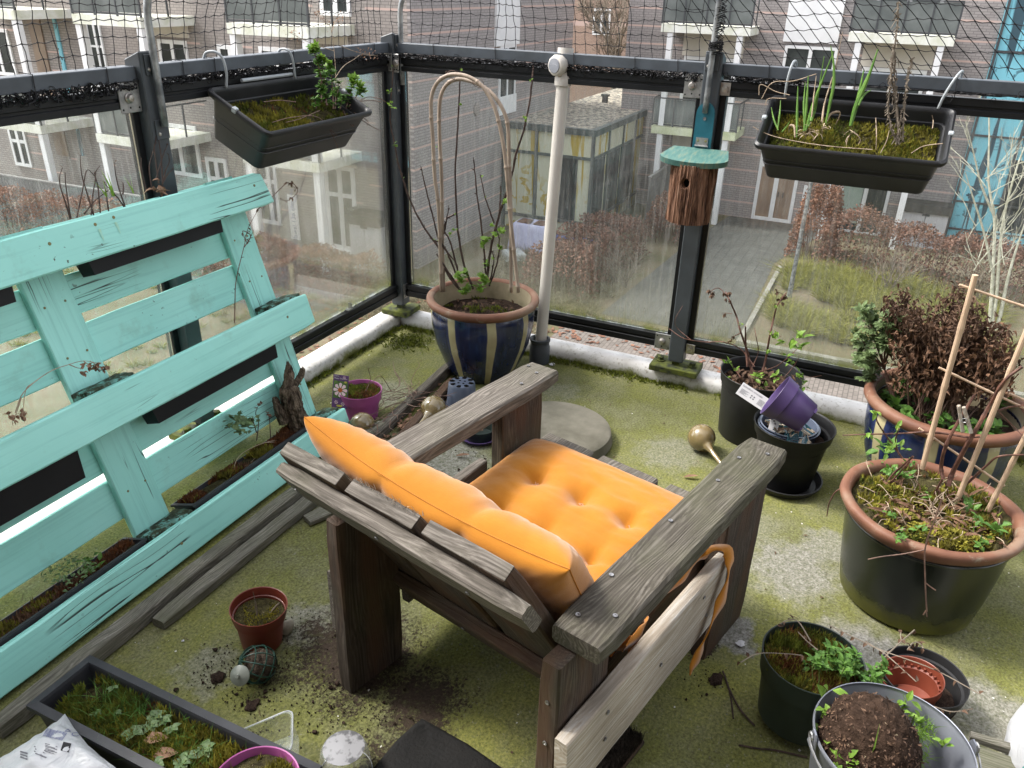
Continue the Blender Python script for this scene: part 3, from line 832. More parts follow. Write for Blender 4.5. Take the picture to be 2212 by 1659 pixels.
# --- right apartment building
RB = thing('apartment_building', 'grey brick apartment block with pink courses, white door and cyan printed glass', 'building', (XR, 0, GZ))
yl_end = 8.6
ycy = P(2045, 480, x=XR).y
bm = bmesh.new(); box2(bm, (XR, ycy, GZ - .5), (XR + 9, yl_end, 3.6)); obj('wall', bm, BM['brick_r'], RB)
zs_hi = 0.24; zs_lo = -3.35
d = window_x(RB, XR, (P(1622, 472, x=XR).y - 1.55, P(1622, 472, x=XR).y, GZ + 0.02, GZ + 3.0), (0.52,), (0.72,), 0.13, 'curtain', 'double_door')
bm = bmesh.new()
yc = P(1685, 430, x=XR).y
for s_ in (-.09, .09): box2(bm, (XR - .11, yc + s_ - .02, GZ + 1.0), (XR - .061, yc + s_ + .02, GZ + 1.2))
obj('handle', bm, BM['dark_metal'], d)
# house number strip by the door
r = rect_x(XR, (1738, 400), (1752, 462))
part_box('sign_strip', (XR - .05, r[0], r[2]), (XR - .002, r[1], r[3]), BM['white'], RB)
r = rect_x(XR, (1800, 350), (1905, 512)); yw1 = P(1797, 497, x=XR).y; yw0 = P(1900, 515, x=XR).y
w = window_x(RB, XR, (yw0, yw1, P(1797, 497, x=XR).z, GZ + 2.75), (0.48,), (), 0.11, 'pane', sill=True)
bm = bmesh.new(); ym = (yw0 + yw1) / 2; box2(bm, (XR - .034, ym + .06, GZ + .35), (XR - .031, yw1 - .1, GZ + 2.6)); obj('pane', bm, BM['pane_green'], w)
# white cladding field above, with window
r = rect_x(XR, (1708, -10), (1800, 92))
part_box('white_cladding', (XR - .10, r[0] - .15, P(1750, 92, x=XR).z), (XR - .002, r[1], 3.6), BM['white'], RB)
window_x(RB, XR - .02, (P(1800, 130, x=XR).y - .1, P(1692, 130, x=XR).y, P(1750, 175, x=XR).z, P(1750, 100, x=XR).z), (0.5,), (), 0.10)
def rbay(pl, pr, dcol=1.7, ground=True):
    xf = XR - dcol
    yA, yB = P(*pl, x=xf).y, P(*pr, x=xf).y
    y0, y1 = min(yA, yB), max(yA, yB)
    for yy in (y0, y1):
        part_box('column', (xf - .02, yy - .10, GZ), (xf + .18, yy + .10, zs_lo - .30), BM['white'], RB)
        part_box('column', (xf - .02, yy - .10, zs_lo + .02), (xf + .18, yy + .10, zs_hi - .30), BM['white'], RB)
    balcony(RB, xf - .05, XR - .002, y0 - .35, y1 + .35, zs_hi, 'slab')
    balcony(RB, xf - .05, XR - .002, y0 - .35, y1 + .35, zs_lo, 'slabg')
    for zb in (zs_lo, zs_hi - 3.59 + 0.0, zs_hi):
        pass
    ym = (y0 + y1) / 2
    for zt in (zs_hi - .30, zs_lo - .30, 3.55) if ground else (zs_hi - .30, 3.55):
        part_box('cream_panel', (XR - .06, ym - 1.15, zt - .85), (XR - .003, ym + 1.15, zt - .02), BM['cream'], RB)
        window_x(RB, XR - .02, (ym - 1.05, ym + 1.05, zt - 3.05 if zt > -3 else GZ + .1, zt - .87), (0.5,), (), 0.12)
    return y0, y1
rbay((1444, 110), (1594, 110))
rbay((1853, 100), (2033, 100), ground=False)
# cyan printed glazing
cy = part_box('printed_glazing', (XR - .08, -22, GZ + .3), (XR + 9, ycy - .002, 3.6), BM['cyan'], RB)
bm = bmesh.new()
for i in range(9):
    yy = ycy - .06 - i * 1.45
    box2(bm, (XR - .14, yy - .04, GZ + .3), (XR - .081, yy + .04, 3.6))
for zz in (-6.2, -5.2, -2.9, -0.2, 2.2):
    box2(bm, (XR - .13, -22, zz - .035), (XR - .081, ycy - .002, zz + .035))
obj('glazing_bars', bm, BM['dark_metal'], cy)
part_box('dark_glazing', (XR - .10, -22, -6.1), (XR - .079, ycy - 1.5, -3.6), BM['pane'], RB)  # dark sheet paints the dark reflection low in the cyan glass
part_box('dark_glazing', (XR - .10, ycy - 2.95, -2.8), (XR - .079, ycy - 1.55, 1.9), BM['pane'], RB)

# --- left apartment building with an end wall
LB = thing('apartment_building', 'grey brown brick apartment block with white balcony frames and window crosses', 'building', (XL, YE, GZ))
xe_end = P(1233, 70, y=YE).x
bm = bmesh.new(); box2(bm, (XL, YE + .004, GZ - .5), (xe_end, 46, 3.6)); obj('wall', bm, BM['brick_l'], LB)
bm = bmesh.new(); box2(bm, (XL - .004, YE - .10, GZ - .5), (xe_end, YE, 3.6)); obj('end_wall', bm, BM['brick_e'], LB)
yE = YE - .10
r = rect_y(yE, (1069, -8), (1113, 95)); part_box('white_cladding', (r[0], yE - .08, r[2]), (r[1] + .2, yE - .002, 3.6), BM['white'], LB)
r = rect_y(yE, (1076, 168), (1110, 205)); window_y(LB, yE, (r[0], r[1], r[2] - .05, P(1090, 98, y=yE).z), (0.5,))
r = rect_y(yE, (1076, 210), (1110, 240)); part_box('white_panel', (r[0] - .05, yE - .07, r[2]), (r[1] + .05, yE - .002, r[3]), BM['white'], LB)
# round vent grille
c_ = P(1028, 236, y=yE)
bm = bmesh.new(); lathe(bm, [(0.0, 0.0), (.16, 0), (.2, .02), (.2, .05), (.0, .06)], c_ + Vector((0, 0, 0)), 20, frame((1, 0, 0), (0, -1, 0)))
obj('vent_grille', bm, BM['brick_l'], LB)
def lbay(pl, pr, top=True, lower=True):
    yA, yB = P(*pl, x=XC).y, P(*pr, x=XC).y
    y0, y1 = min(yA, yB), max(yA, yB)
    for yy in (y0, y1):
        part_box('column', (XC - .02, yy - .11, GZ), (XC + .20, yy + .11, zs_lo - .30), BM['white'], LB)
        part_box('column', (XC - .02, yy - .11, zs_lo + .02), (XC + .20, yy + .11, zs_hi - .30), BM['white'], LB)
    balcony(LB, XC - .05, XL - .002, y0 - .15, y1 + .15, zs_hi, 'slab')
    balcony(LB, XC - .05, XL - .002, y0 - .15, y1 + .15, zs_lo, 'slab')
    return y0, y1
b1 = lbay((500, 50), (657, 58))
b2 = lbay((164, 30), (296, 34))
b3 = lbay((-130, 0), (24, 18))
def on_l(tl, br, vs=(0.5,), hs=(), **k):
    window_x(LB, XL, rect_x(XL, tl, br), vs, hs, **k)
r5 = lambda x, y: (521 + x * .4032, 301.7 + y * .4032)
on_l(r5(446, 128), r5(634, 600), (0.5,), (0.66,), fwid=.13, sill=True)
on_l(r5(60, 110), r5(222, 460), (0.35,), (0.7,), fwid=.13)
on_l(r5(-190, 90), r5(-30, 470), (0.5,), (0.7,), fwid=.13)
on_l((341, 84), (418, 190), (0.5,), (), fwid=.12)
on_l((560, 100), (640, 190), (0.5,), (), fwid=.12)
on_l((470, 96), (535, 190), (0.5,), (), fwid=.12)
on_l((184, 38), (242, 190), (0.45,), (0.6,), fwid=.07)
on_l((15, 268), (73, 362), (0.5,), (0.62,), fwid=.12)
on_l((335, 262), (440, 385), (0.45,), (0.68,), fwid=.13)
on_l((-30, 60), (40, 165), (0.6,), (), fwid=.11)
on_l((690, -30), (760, 36), (0.5,), (), fwid=.12); on_l((215, -40), (300, 16), (0.5,), (), fwid=.1); on_l((520, -40), (600, 30), (.5,), (), fwid=.12)
for tl, br in (((323, 40), (410, 82)), ((668, 60), (753, 98))):
    r = rect_x(XL, tl, br); part_box('cream_panel', (XL - .07, r[0], r[2]), (XL - .002, r[1], r[3]), BM['cream'], LB)
r = rect_x(XL, r5(430, 108), r5(622, 158)); part_box('cream_panel', (XL - .075, r[0], r[2] + .03), (XL - .003, r[1], r[3]), BM['cream'], LB)
r = rect_x(XL, (85, 36), (118, 300)); part_box('recess_shade_panel', (XL - .05, r[0], P(100, 330, x=XL).z), (XL - .003, r[1], r[3]), BM['curtain'], LB)  # flat dark panel stands in for the shade inside a wall recess
r = rect_x(XL, (121, 38), (170, 300)); part_box('printed_glazing', (XL - .06, r[0], P(140, 330, x=XL).z), (XL - .003, r[1], r[3]), BM['cyan'], LB)
# hanging banner on the brick wall
def text(name, s, mat, M4, size, par=None, ext=0.002, align='CENTER'):
    cu = bpy.data.curves.new(name, 'FONT'); cu.body = s; cu.size = size; cu.extrude = ext
    cu.align_x = align; cu.align_y = 'CENTER'
    tmp = bpy.data.objects.new(name + '_c', cu); sc.collection.objects.link(tmp)
    bpy.context.view_layer.update()
    me = bpy.data.meshes.new_from_object(tmp.evaluated_get(bpy.context.evaluated_depsgraph_get()))
    bpy.data.objects.remove(tmp); bpy.data.curves.remove(cu)
    bm = bmesh.new(); bm.from_mesh(me); bpy.data.meshes.remove(me)
    return obj(name, bm, mat, par, M=M4)
pb, pt = P(*r5(292, 535), x=XL - .1), P(*r5(268, 295), x=XL - .1)
bn = thing('banner', 'narrow upright white banner with grey house numbers on the brick wall', 'banner', (XL - .1, pb.y, pb.z))
bm = bmesh.new(); ymid = (pb.y + pt.y) / 2 - .02; box2(bm, (XL - .11, ymid - .19, pb.z), (XL - .085, ymid + .19, pt.z)); obj('cloth', bm, BM['white'], bn)
text('lettering', 'Villawal 136 t/m 146', M['print_blue'], Matrix.Translation((XL - .113, ymid, (pb.z + pt.z) / 2)) @ Matrix(((0, 0, -1, 0), (0, 1, 0, 0), (1, 0, 0, 0), (0, 0, 0, 1))) , 0.235, bn)

# --- glass pavilion between the two blocks
PX, PY = 24.07, 7.58
PV = thing('pavilion', 'low glazed pavilion with cream and ochre panels and gravel roof', 'pavilion', (PX, PY, GZ))
zr, zb_, zsill = -3.08, -4.03, -6.35
part_box('plinth', (PX + .05, PY + .05, GZ - .1), (XR - .003, YE - .12, zsill), BM['ochre'], PV)
part_box('glazing', (PX + .06, PY + .06, zsill + .002), (XR - .003, YE - .12, zb_ - .002), BM['ochre'], PV)
part_box('upper_band', (PX + .02, PY + .02, zb_), (XR - .003, YE - .12, zr - .16), BM['ochre'], PV)
bm = bmesh.new()
box2(bm, (PX - .12, PY - .12, zr - .158), (XR - .003, YE - .12, zr - .02)); fs = obj('roof', bm, BM['fascia'], PV)
bm = bmesh.new(); box2(bm, (PX + .10, PY + .10, zr - .018), (XR - .01, YE - .13, zr + .0)); obj('gravel', bm, BM['roofgravel'], fs)
bm = bmesh.new()
box2(bm, (PX - .12, PY - .12, zr - .018), (PX + .09, YE - .12, zr + .06)); box2(bm, (PX + .092, PY - .12, zr - .018), (XR - .01, PY + .09, zr + .06)); obj('parapet', bm, BM['fascia'], fs)
bm = bmesh.new(); box2(bm, (XR + .004, yl_end + .05, zr - .14), (47, YE - .13, zr - .002)); obj('gravel', bm, BM['roofgravel'], fs)
bm = bmesh.new(); pv = P(1305, 222, z=zr); box2(bm, (pv.x, pv.y - .1, zr), (pv.x + .2, pv.y + .1, zr + .25)); box2(bm, (pv.x - .03, pv.y - .16, zr + .252), (pv.x + .23, pv.y + .16, zr + .34)); obj('roof_vent', bm, BM['shed_top'], fs)
bm = bmesh.new()
fy = [PY + .0, PY + 2.15, YE - .2]
for yy in fy: box2(bm, (PX - .03, yy - .06, GZ), (PX + .049, yy + .06, zr - .16))
for zz in (zsill, zb_): box2(bm, (PX - .025, PY, zz - .05), (PX + .047, YE - .12, zz + .05))
for xx in (PX + 1.75, PX + 3.4, PX + 4.9): box2(bm, (xx - .05, PY - .03, GZ), (xx + .05, PY + .049, zr - .16))
for zz in (zsill, zb_): box2(bm, (PX + .06, PY - .025, zz - .045), (XR - .01, PY + .047, zz + .045))
obj('glazing_frame', bm, BM['fascia'], PV)
part_box('dark_pane', (PX + .03, PY + .55, zsill + .06), (PX + .058, PY + 1.55, zb_ - .06), BM['pane'], PV)
part_box('dark_pane', (PX + .3, PY + .03, zsill + .06), (PX + 1.5, PY + .058, zb_ - .06), BM['pane'], PV)
part_box('dark_pane', (PX + 1.95, PY + .03, zsill + .06), (PX + 3.2, PY + .058, zb_ - .06), BM['pane'], PV)
part_box('dark_pane', (PX + 3.6, PY + .03, zsill + .06), (PX + 4.8, PY + .058, zb_ - .06), BM['pane'], PV)

# --- far brick building and bare tree seen in the gap
FB = thing('far_building', 'orange brick building seen far behind the gravel roof', 'building', (52, 10, GZ))
part_box('wall', (52, 4, GZ), (60, 30, 8), BM['brick_o'], FB)
for i, (yy, zz) in enumerate([(12.2, -1.6), (14.8, -1.6), (17.4, -1.6), (12.2, 1.4), (14.8, 1.4), (17.4, 1.4)]):
    window_x(FB, 52, (yy - .6, yy + .6, zz, zz + 1.6), (0.5,), (), .12)

def branchy(bm, p, d, l, r, depth, rr, split=(2, 4), up=0.15, minr=0.004):
    pts = [Vector(p)]; dd = Vector(d).normalized()
    n = 4
    for i in range(n):
        dd = (dd + rv(0.16, rr) + Vector((0, 0, up * 0.3))).normalized()
        pts.append(pts[-1] + dd * l / n)
    tube(bm, pts, [max(minr, r * (1 - 0.5 * i / n)) for i in range(n + 1)], 5 if depth > 1 else 3, False)
    if depth <= 0: return
    for k in range(rr.randint(*split)):
        t = rr.uniform(0.35, 1.0)
        q = pts[min(n, max(1, int(t * n)))]
        nd = (dd + rv(0.75, rr) + Vector((0, 0, up))).normalized()
        branchy(bm, q, nd, l * rr.uniform(0.5, 0.75), max(minr, r * 0.5), depth - 1, rr, split, up, minr)
bm = bmesh.new(); rr = random.Random(3)
T = thing('bare_tree', 'large bare winter tree standing behind the pavilion roof', 'tree', (40, 12.2, GZ))
tube(bm, [(40, 12.2, GZ), (40.1, 12.3, -4), (40, 12.2, -1.5)], [.22, .18, .14], 8); obj('trunk', bm, M['twig_grey'], T)
bm = bmesh.new()
for k in range(9):
    a = k * 2.4
    branchy(bm, (40, 12.2, -3.5 + k * .3), (math.cos(a) * .7, math.sin(a) * .8, 1.0), 2.6, .07, 4, rr, (3, 4), 0.12, .012)
obj('branches', bm, M['twig_grey'], T)

# --- fences, cabinets
def fence(name, label, a, b, h, group=None):
    a, b = Vector((*a, GZ)), Vector((*b, GZ)); L = (b - a).length; d = (b - a).normalized()
    t = thing(name, label, 'fence', a, group)
    bm = bmesh.new(); n = int(L / .15); rot = frame((0, 0, 1), d)
    for i in range(n):
        c = a + d * (i + .5) * L / n + Vector((0, 0, h / 2))
        box(bm, c + rv(.004), (h, .022, .135), rot)
    o = obj('board_panel', bm, BM['fence'], t)
    bm = bmesh.new(); box(bm, (a + b) / 2 + Vector((0, 0, h + .03)), (L, .12, .05), frame(d)); obj('cap_rail', bm, BM['fence'], t)
fence('garden_fence', 'grey board fence beside the narrow white window of the left block', tuple(P(*r5(592, 660), z=GZ).xy), (XL, P(*r5(592, 660), z=GZ).y - .25), 1.75)
fence('garden_fence', 'grey board fence running out beside the pavilion window wall', (26.9, 6.25), (XR, 6.25), 1.8)
fence('garden_fence', 'long grey board fence behind the brown hedge at far left', (15.6, 17.6), (15.2, 30), 1.7)
def cabinet(name, label, x, y0, y1, h, dpt=.8):
    t = thing(name, label, 'shed', (x, (y0 + y1) / 2, GZ))
    bm = bmesh.new(); ym = (y0 + y1) / 2
    box2(bm, (x, y0, GZ), (x + dpt, ym - .01, GZ + h)); box2(bm, (x, ym + .01, GZ), (x + dpt, y1, GZ + h)); obj('doors', bm, BM['shed'], t)
    bm = bmesh.new(); box2(bm, (x - .1, y0 - .08, GZ + h + .003), (x + dpt, y1 + .08, GZ + h + .30)); obj('lid', bm, BM['shed_top'], t)
    bm = bmesh.new(); box2(bm, (x - .03, ym - .12, GZ + h - .1), (x - .002, ym + .12, GZ + h - .03)); obj('hasp', bm, BM['dark_metal'], t)
ya, yb = P(1935, 530, x=XR - .9).y, P(2030, 540, x=XR - .9).y
cabinet('garden_cabinet', 'pale grey two door garden cabinet with dark lid by the cyan glass', XR - .9, yb, ya, 1.25)
ya, yb = P(*r5(618, 520), x=XL - .5).y, P(*r5(775, 520), x=XL - .5).y
cabinet('garden_cabinet', 'pale boarded cabinet with dark lid in the corner of the left block', XL - .85, yb, ya, 1.45)

# --- hedges
def hedge(name, label, path, w, h, n, mats=('leaf_dry',), seed=1, group=None, top=0.25):
    rr = random.Random(seed)
    pts = [Vector((x, y, 0)) for x, y in path]
    segs = [(a, b, (b - a).length) for a, b in zip(pts, pts[1:])]; L = sum(s[2] for s in segs)
    t = thing(name, label, 'hedge', (pts[0].x, pts[0].y, GZ), group)
    def at(u):
        for a, b, l in segs:
            if u <= l: return a.lerp(b, u / l), (b - a).normalized()
            u -= l
        return pts[-1].copy(), (segs[-1][1] - segs[-1][0]).normalized()
    bm = bmesh.new()
    for i in range(n):
        u = rr.uniform(0, L); c, d = at(u); s = Vector((-d.y, d.x, 0))
        hh = h * (1 + 0.28 * nz(c, 1.1, seed)); ww = w * (1 + 0.3 * nz(c, 0.9, seed + 4))
        if rr.random() < .45: v, zz = rr.uniform(-.5, .5), 1 - abs(rr.gauss(0, .08))
        else: v, zz = rr.choice((-.5, .5)) * rr.uniform(.8, 1.05), rr.uniform(0, 1)
        if rr.random() < .2: v *= .6
        edge = min(u, L - u) / .5
        if edge < 1: zz *= .6 + .4 * edge
        p = c + s * v * ww * (1.0 - .25 * zz) + Vector((0, 0, GZ + zz * hh)) + rv(.07, rr)
        l = rr.uniform(.06, .125)
        q = rv(1, rr).normalized(); k = q.cross(rv(1, rr)).normalized()
        a_, b_ = q * l * .5, k * l * .33
        bm.faces.new((bm.verts.new(p - a_), bm.verts.new(p - b_ * .9 + a_ * .1), bm.verts.new(p + a_), bm.verts.new(p + b_ * .9 + a_ * .1)))
    obj('foliage', bm, [M[m] for m in mats], t)
    bm = bmesh.new()
    for i in range(int(L * 9)):
        c, d = at(rr.uniform(0, L)); s = Vector((-d.y, d.x, 0)); b0 = c + s * rr.uniform(-.3, .3) * w + Vector((0, 0, GZ))
        tube(bm, [b0, b0 + Vector((rr.uniform(-.2, .2), rr.uniform(-.2, .2), h * .5)), b0 + Vector((rr.uniform(-.3, .3), rr.uniform(-.3, .3), h * rr.uniform(.8, 1.12)))], [.014, .01, .004], 3, False)
    obj('stems', bm, M['stem_brown'], t)
M['hedge'] = leafmat('beech winter leaf', (0.33, 0.165, 0.105), (0.12, 0.064, 0.045), 5, 0.6, 0.3)
M['hedge_d'] = leafmat('beech winter leaf dark', (0.28, 0.15, 0.105), (0.10, 0.056, 0.042), 5, 0.6, 0.3)
hl = lambda px, py, z=GZ + 1.1: tuple(P(px, py, z=z).xy)
hedge('beech_hedge', 'long copper brown beech hedge at far left under the board fence', [(14.7, 15.4), (14.7, 19), (14.5, 24), (14.3, 30)], 1.2, 1.5, 14000, ('hedge',), 11)
hedge('beech_hedge', 'low copper hedge in front of the white door of the left block', [(14.9, 10.4), (15.0, 13.2), (14.9, 15.4)], 1.1, 1.25, 8000, ('hedge',), 12)
hedge('beech_hedge', 'brown hedge running diagonally towards the pavilion corner', [(17.6, 6.3), (19.5, 6.3), (21.5, 6.2), (23.4, 6.0)], 2.0, 1.45, 11000, ('hedge_d',), 13)
hedge('beech_hedge', 'brown hedge clump below the bird house beside the board fence', [(24.6, 4.9), (27.0, 5.1)], 1.5, 1.6, 5000, ('hedge_d',), 14)
hedge('beech_hedge', 'upright brown hedge block right of the white double door', [(27.2, -.1), (25.4, 0.0)], 1.5, 2.3, 6000, ('hedge',), 15)
hedge('beech_hedge', 'long brown hedge below the window and garden cabinet', [(25.6, -.2), (25.4, -3.0), (24.6, -7), (24.0, -13)], 2.2, 1.6, 22000, ('hedge_d',), 16)
# loose dry shrub twigs in front of the hedges
def bush(name, label, x, y, h, spread, n, seed, mat='twig_grey'):
    rr = random.Random(seed); bm = bmesh.new()
    for i in range(n):
        a = rr.uniform(0, 6.28); s = rr.uniform(.2, 1) * spread
        branchy(bm, (x + rr.uniform(-.2, .2), y + rr.uniform(-.3, .3), GZ), (math.cos(a) * s, math.sin(a) * s, 1), h * rr.uniform(.5, .8), .016, 2, rr, (2, 4), .1, .006)
    obj(name, bm, M[mat], label=label, cat='shrub')
bush('bare_shrub', 'bare twiggy shrub in front of the long brown hedge', 23.0, -2.6, 1.5, .6, 14, 5)
bush('bare_shrub', 'bare grey shrub spreading in front of the diagonal brown hedge', 19.8, 4.9, 1.2, .8, 16, 6)
bush('bare_shrub', 'thin bare shrub beside the pale birch stems', 23.2, -5.0, 1.8, .6, 12, 8)
# tussock grass and dry ground cover
def grassbed(name, label, spots, n, h, mats, seed, w=.018):
    rr = random.Random(seed); bm = bmesh.new()
    for x, y, s in spots:
        for i in range(n):
            a = rr.uniform(0, 6.28); q = rr.uniform(.1, 1.15)
            hh = h * s * rr.uniform(.6, 1.15)
            blade(bm, (x + math.cos(a) * .10 * s + rr.uniform(-.05, .05), y + math.sin(a) * .10 * s + rr.uniform(-.05, .05), GZ), (math.cos(a) * q, math.sin(a) * q, 1), hh, w, rr, .55, 3)
    obj(name, bm, M[mats], label=label, cat='grass', kind='stuff')
M['sedge'] = leafmat('yellow green sedge', (0.36, 0.345, 0.085), (0.11, 0.12, 0.03), 6, 0.6, 0.3)
M['drygrass'] = leafmat('dry grey grass', (0.36, 0.33, 0.22), (0.11, 0.10, 0.06), 6, 0.8, 0.3)
rr = random.Random(21)
sp = []
for i in range(140):
    x = rr.uniform(18.2, 24.2); y = rr.uniform(-5.5, .35)
    if y > .4 - (x - 18.2) * .02: continue
    sp.append((x, y, rr.uniform(.8, 1.35)))
grassbed('sedge_grass', 'yellow green tufted sedge filling the bed around the lamp post', sp, 130, .62, 'sedge', 22, .02)
sp = [(rr.uniform(16.2, 22.5), rr.uniform(4.8, 9.5), rr.uniform(.6, 1.1)) for i in range(150)] + [(rr.uniform(12, 17), rr.uniform(5, 11.5), rr.uniform(.5, .9)) for i in range(120)]
grassbed('dry_grass', 'pale dry grass and herbs covering the bed below the railing', sp, 55, .50, 'drygrass', 23, .016)
sp = [(rr.uniform(8, 13), rr.uniform(11, 22), rr.uniform(.4, .8)) for i in range(150)] + [(rr.uniform(14.1, 14.6), rr.uniform(11, 20), .4) for i in range(30)]
grassbed('lawn_grass', 'short yellow green grass below the left railing', sp, 45, .34, 'sedge', 24, .02)
# fallen leaves under the hedges
rr = random.Random(31); bm = bmesh.new()
for i in range(4200):
    x, y = rr.choice(((rr.uniform(4, 16), rr.uniform(4.5, 12)), (rr.uniform(6, 16), rr.uniform(-1, 6)), (rr.uniform(14, 17), rr.uniform(11, 22))))
    p = Vector((x, y, GZ + .03)); l = rr.uniform(.05, .10); a = rr.uniform(0, 6.28)
    q = Vector((math.cos(a), math.sin(a), rr.uniform(-.2, .2))) * l; s = Vector((-math.sin(a), math.cos(a), rr.uniform(-.2, .3))) * l * .6
    bm.faces.new((bm.verts.new(p - q), bm.verts.new(p - s), bm.verts.new(p + q), bm.verts.new(p + s)))
obj('fallen_leaves', bm, M['hedge'], label='brown fallen leaves strewn over the beds and paving', cat='leaves', kind='stuff')

# --- lamp post, birch, small things on the ground
lb = P(1702, 655, z=GZ)
t = thing('lamp_post', 'slim grey lamp post standing in the tufted sedge bed', 'lamp post', lb)
bm = bmesh.new(); tube(bm, [lb, lb + Vector((0, 0, 1.2)), lb + Vector((0, 0, 3.9))], [.075, .06, .055], 12); obj('post', bm, M['galv_dull'], t)
bm = bmesh.new(); lathe(bm, [(0, 0), (.16, .02), (.20, .10), (.20, .16), (.12, .24), (0, .26)], lb + Vector((0, 0, 3.9)), 20); obj('lamp_head', bm, M['galv_dull'], t)
bx = 20.0
tb = P(2130, 735, z=GZ)
T = thing('birch_tree', 'slender pale many stemmed birch in front of the cyan glass', 'tree', (tb.x, tb.y, GZ))
bx = tb.x
def bp(px, py): return P(px, py, x=bx)
bm = bmesh.new()
b0 = bp(2135, 740)
stems = [([(2135, 740), (2143, 640), (2148, 560), (2150, 480), (2138, 400), (2140, 300), (2139, 230)], .075),
         ([(2137, 740), (2152, 650), (2160, 560), (2172, 470), (2200, 370), (2225, 310)], .075),
         ([(2140, 740), (2160, 690), (2178, 610), (2200, 540), (2222, 480)], .085),
         ([(2145, 590), (2125, 500), (2100, 420), (2085, 370)], .05),
         ([(2149, 470), (2120, 400), (2103, 330), (2085, 260)], .045)]
for pts, r0 in stems:
    q = smoothpts([bp(*p) + Vector((i * .12 * (1 if r0 > .06 else -.5), 0, 0)) for i, p in enumerate(pts)], 4)
    tube(bm, q, [max(.010, .75 * r0 * (1 - .8 * i / len(q))) for i in range(len(q))], 7)
obj('trunk', bm, M['bark_pale'], T)
bm = bmesh.new(); rr = random.Random(9)
for i in range(26):
    p = bp(rr.uniform(2095, 2190), rr.uniform(300, 600)) + Vector((rr.uniform(-.4, .6), 0, 0))
    branchy(bm, p, (rr.uniform(-.5, .5), rr.uniform(-1, 1), .8), 1.0, .014, 2, rr, (1, 3), .1, .005)
obj('branches', bm, M['bark_pale'], T)
# cloth covered planter crate, tarp and plastic lid
cb = P(1150, 540, z=GZ)
t = thing('planter_crate', 'planter crate wrapped in pale lilac fleece in front of the pavilion', 'planter', cb)
bm = bmesh.new(); mats = [simple('lilac fleece', (0.50, 0.50, 0.66), (0.40, 0.40, 0.56), 3, 0.8, 0.2)]
g = bmesh.ops.create_grid(bm, x_segments=24, y_segments=24, size=1)['verts']
for v in g:
    u, w_ = v.co.x, v.co.y
    m_ = max(abs(u), abs(w_))
    if m_ < .55: v.co = Vector((u / .55 * .38, w_ / .55 * .62, 1.0 - .10 * (1 - m_ / .55)))
    else:
        k = (m_ - .55) / .45; a = math.atan2(w_, u)
        v.co = Vector((u / m_ * (.38 + .10 * k), w_ / m_ * (.62 + .10 * k), 1.0 - .95 * k))
        v.co += Vector((math.cos(a), math.sin(a), 0)) * .05 * math.sin(a * 11) * k
for v in g: v.co = v.co + cb
obj('cloth', bm, mats[0], t, smooth=True)
bm = bmesh.new()
for s_ in (-.3, .3): box(bm, cb + Vector((0, s_, .96)), (.5, .40, .10))
obj('soil', bm, M['hedge_d'], t)
tp = P(1230, 525, z=GZ); bm = bmesh.new(); g = bmesh.ops.create_grid(bm, x_segments=14, y_segments=14, size=.55)['verts']
for v in g: v.co = tp + Vector((v.co.x, v.co.y * 1.3, .08 + .16 * abs(nz(v.co, 4, 3)) * (1 - v.co.length * .9)))
obj('tarp', bm, simple('blue tarp', (0.09, 0.17, 0.48), (0.05, 0.10, 0.33), 4, 0.5, 0.4), label='crumpled blue tarp on the ground at the pavilion foot', cat='tarp')
tp = P(1110, 557, z=GZ); bm = bmesh.new(); lathe(bm, [(0, .26), (.38, .24), (.46, .18), (.50, .02), (.56, .0), (.56, .015), (.50, .04)], tp, 4)
obj('plastic_cover', bm, simple('milky plastic', (0.55, 0.58, 0.57), (0.42, 0.45, 0.44), 5, 0.25, 0.5), label='square milky plastic cover lying on the garden bed', cat='cover')
# ------------------------------------------------------------------ balcony floor and kerb
bm = bmesh.new()
bmesh.ops.create_grid(bm, x_segments=90, y_segments=90, size=1)
for v in bm.verts:
    v.co = Vector((-2.4 + v.co.x * 2.45, -2.4 + v.co.y * 2.45, 0))
    v.co.z = 0.0025 * nz(v.co, 5, 2)
obj('balcony_floor', bm, M['floor'], M=Matrix.Identity(4), kind='structure')
bm = bmesh.new(); box2(bm, (-4.9, -4.9, -.32), (.10, .15, -.006)); obj('balcony_slab', bm, M['concrete'], kind='structure')
def kerbrun(bm, a, b, inw):
    """rounded coping from a to b; inw: inward direction; inner foot on a-b line"""
    prof = [(0, -.002), (0.0, .034), (-.006, .048), (-.020, .058), (-.045, .062), (-.085, .060), (-.105, .052), (-.112, .036), (-.112, -.12)]
    n = 44
    a, b, inw = Vector(a), Vector(b), Vector(inw)
    rings = []
    for i in range(n + 1):
        c = a.lerp(b, i / n)
        rings.append([bm.verts.new(c + inw * (s + .003 * nz(c + Vector((0, 0, s)), 9, 5)) + Vector((0, 0, z + (.002 * nz(c, 11, 1) if z > 0 else 0)))) for s, z in prof])
    for r0, r1 in zip(rings, rings[1:]):
        for k in range(len(prof) - 1): bm.faces.new((r0[k], r0[k + 1], r1[k + 1], r1[k]))
    bm.faces.new(rings[0]); bm.faces.new(rings[-1][::-1])
bm = bmesh.new(); kerbrun(bm, (-4.8, .032, 0), (.099, .032, 0), (0, -1, 0)); obj('kerb', bm, M['kerb'], M=Matrix.Identity(4), kind='structure', smooth=True)
bm = bmesh.new(); kerbrun(bm, (-.012, -4.8, 0), (-.012, .029, 0), (-1, 0, 0)); obj('kerb', bm, M['kerb'], M=Matrix.Identity(4), kind='structure', smooth=True)

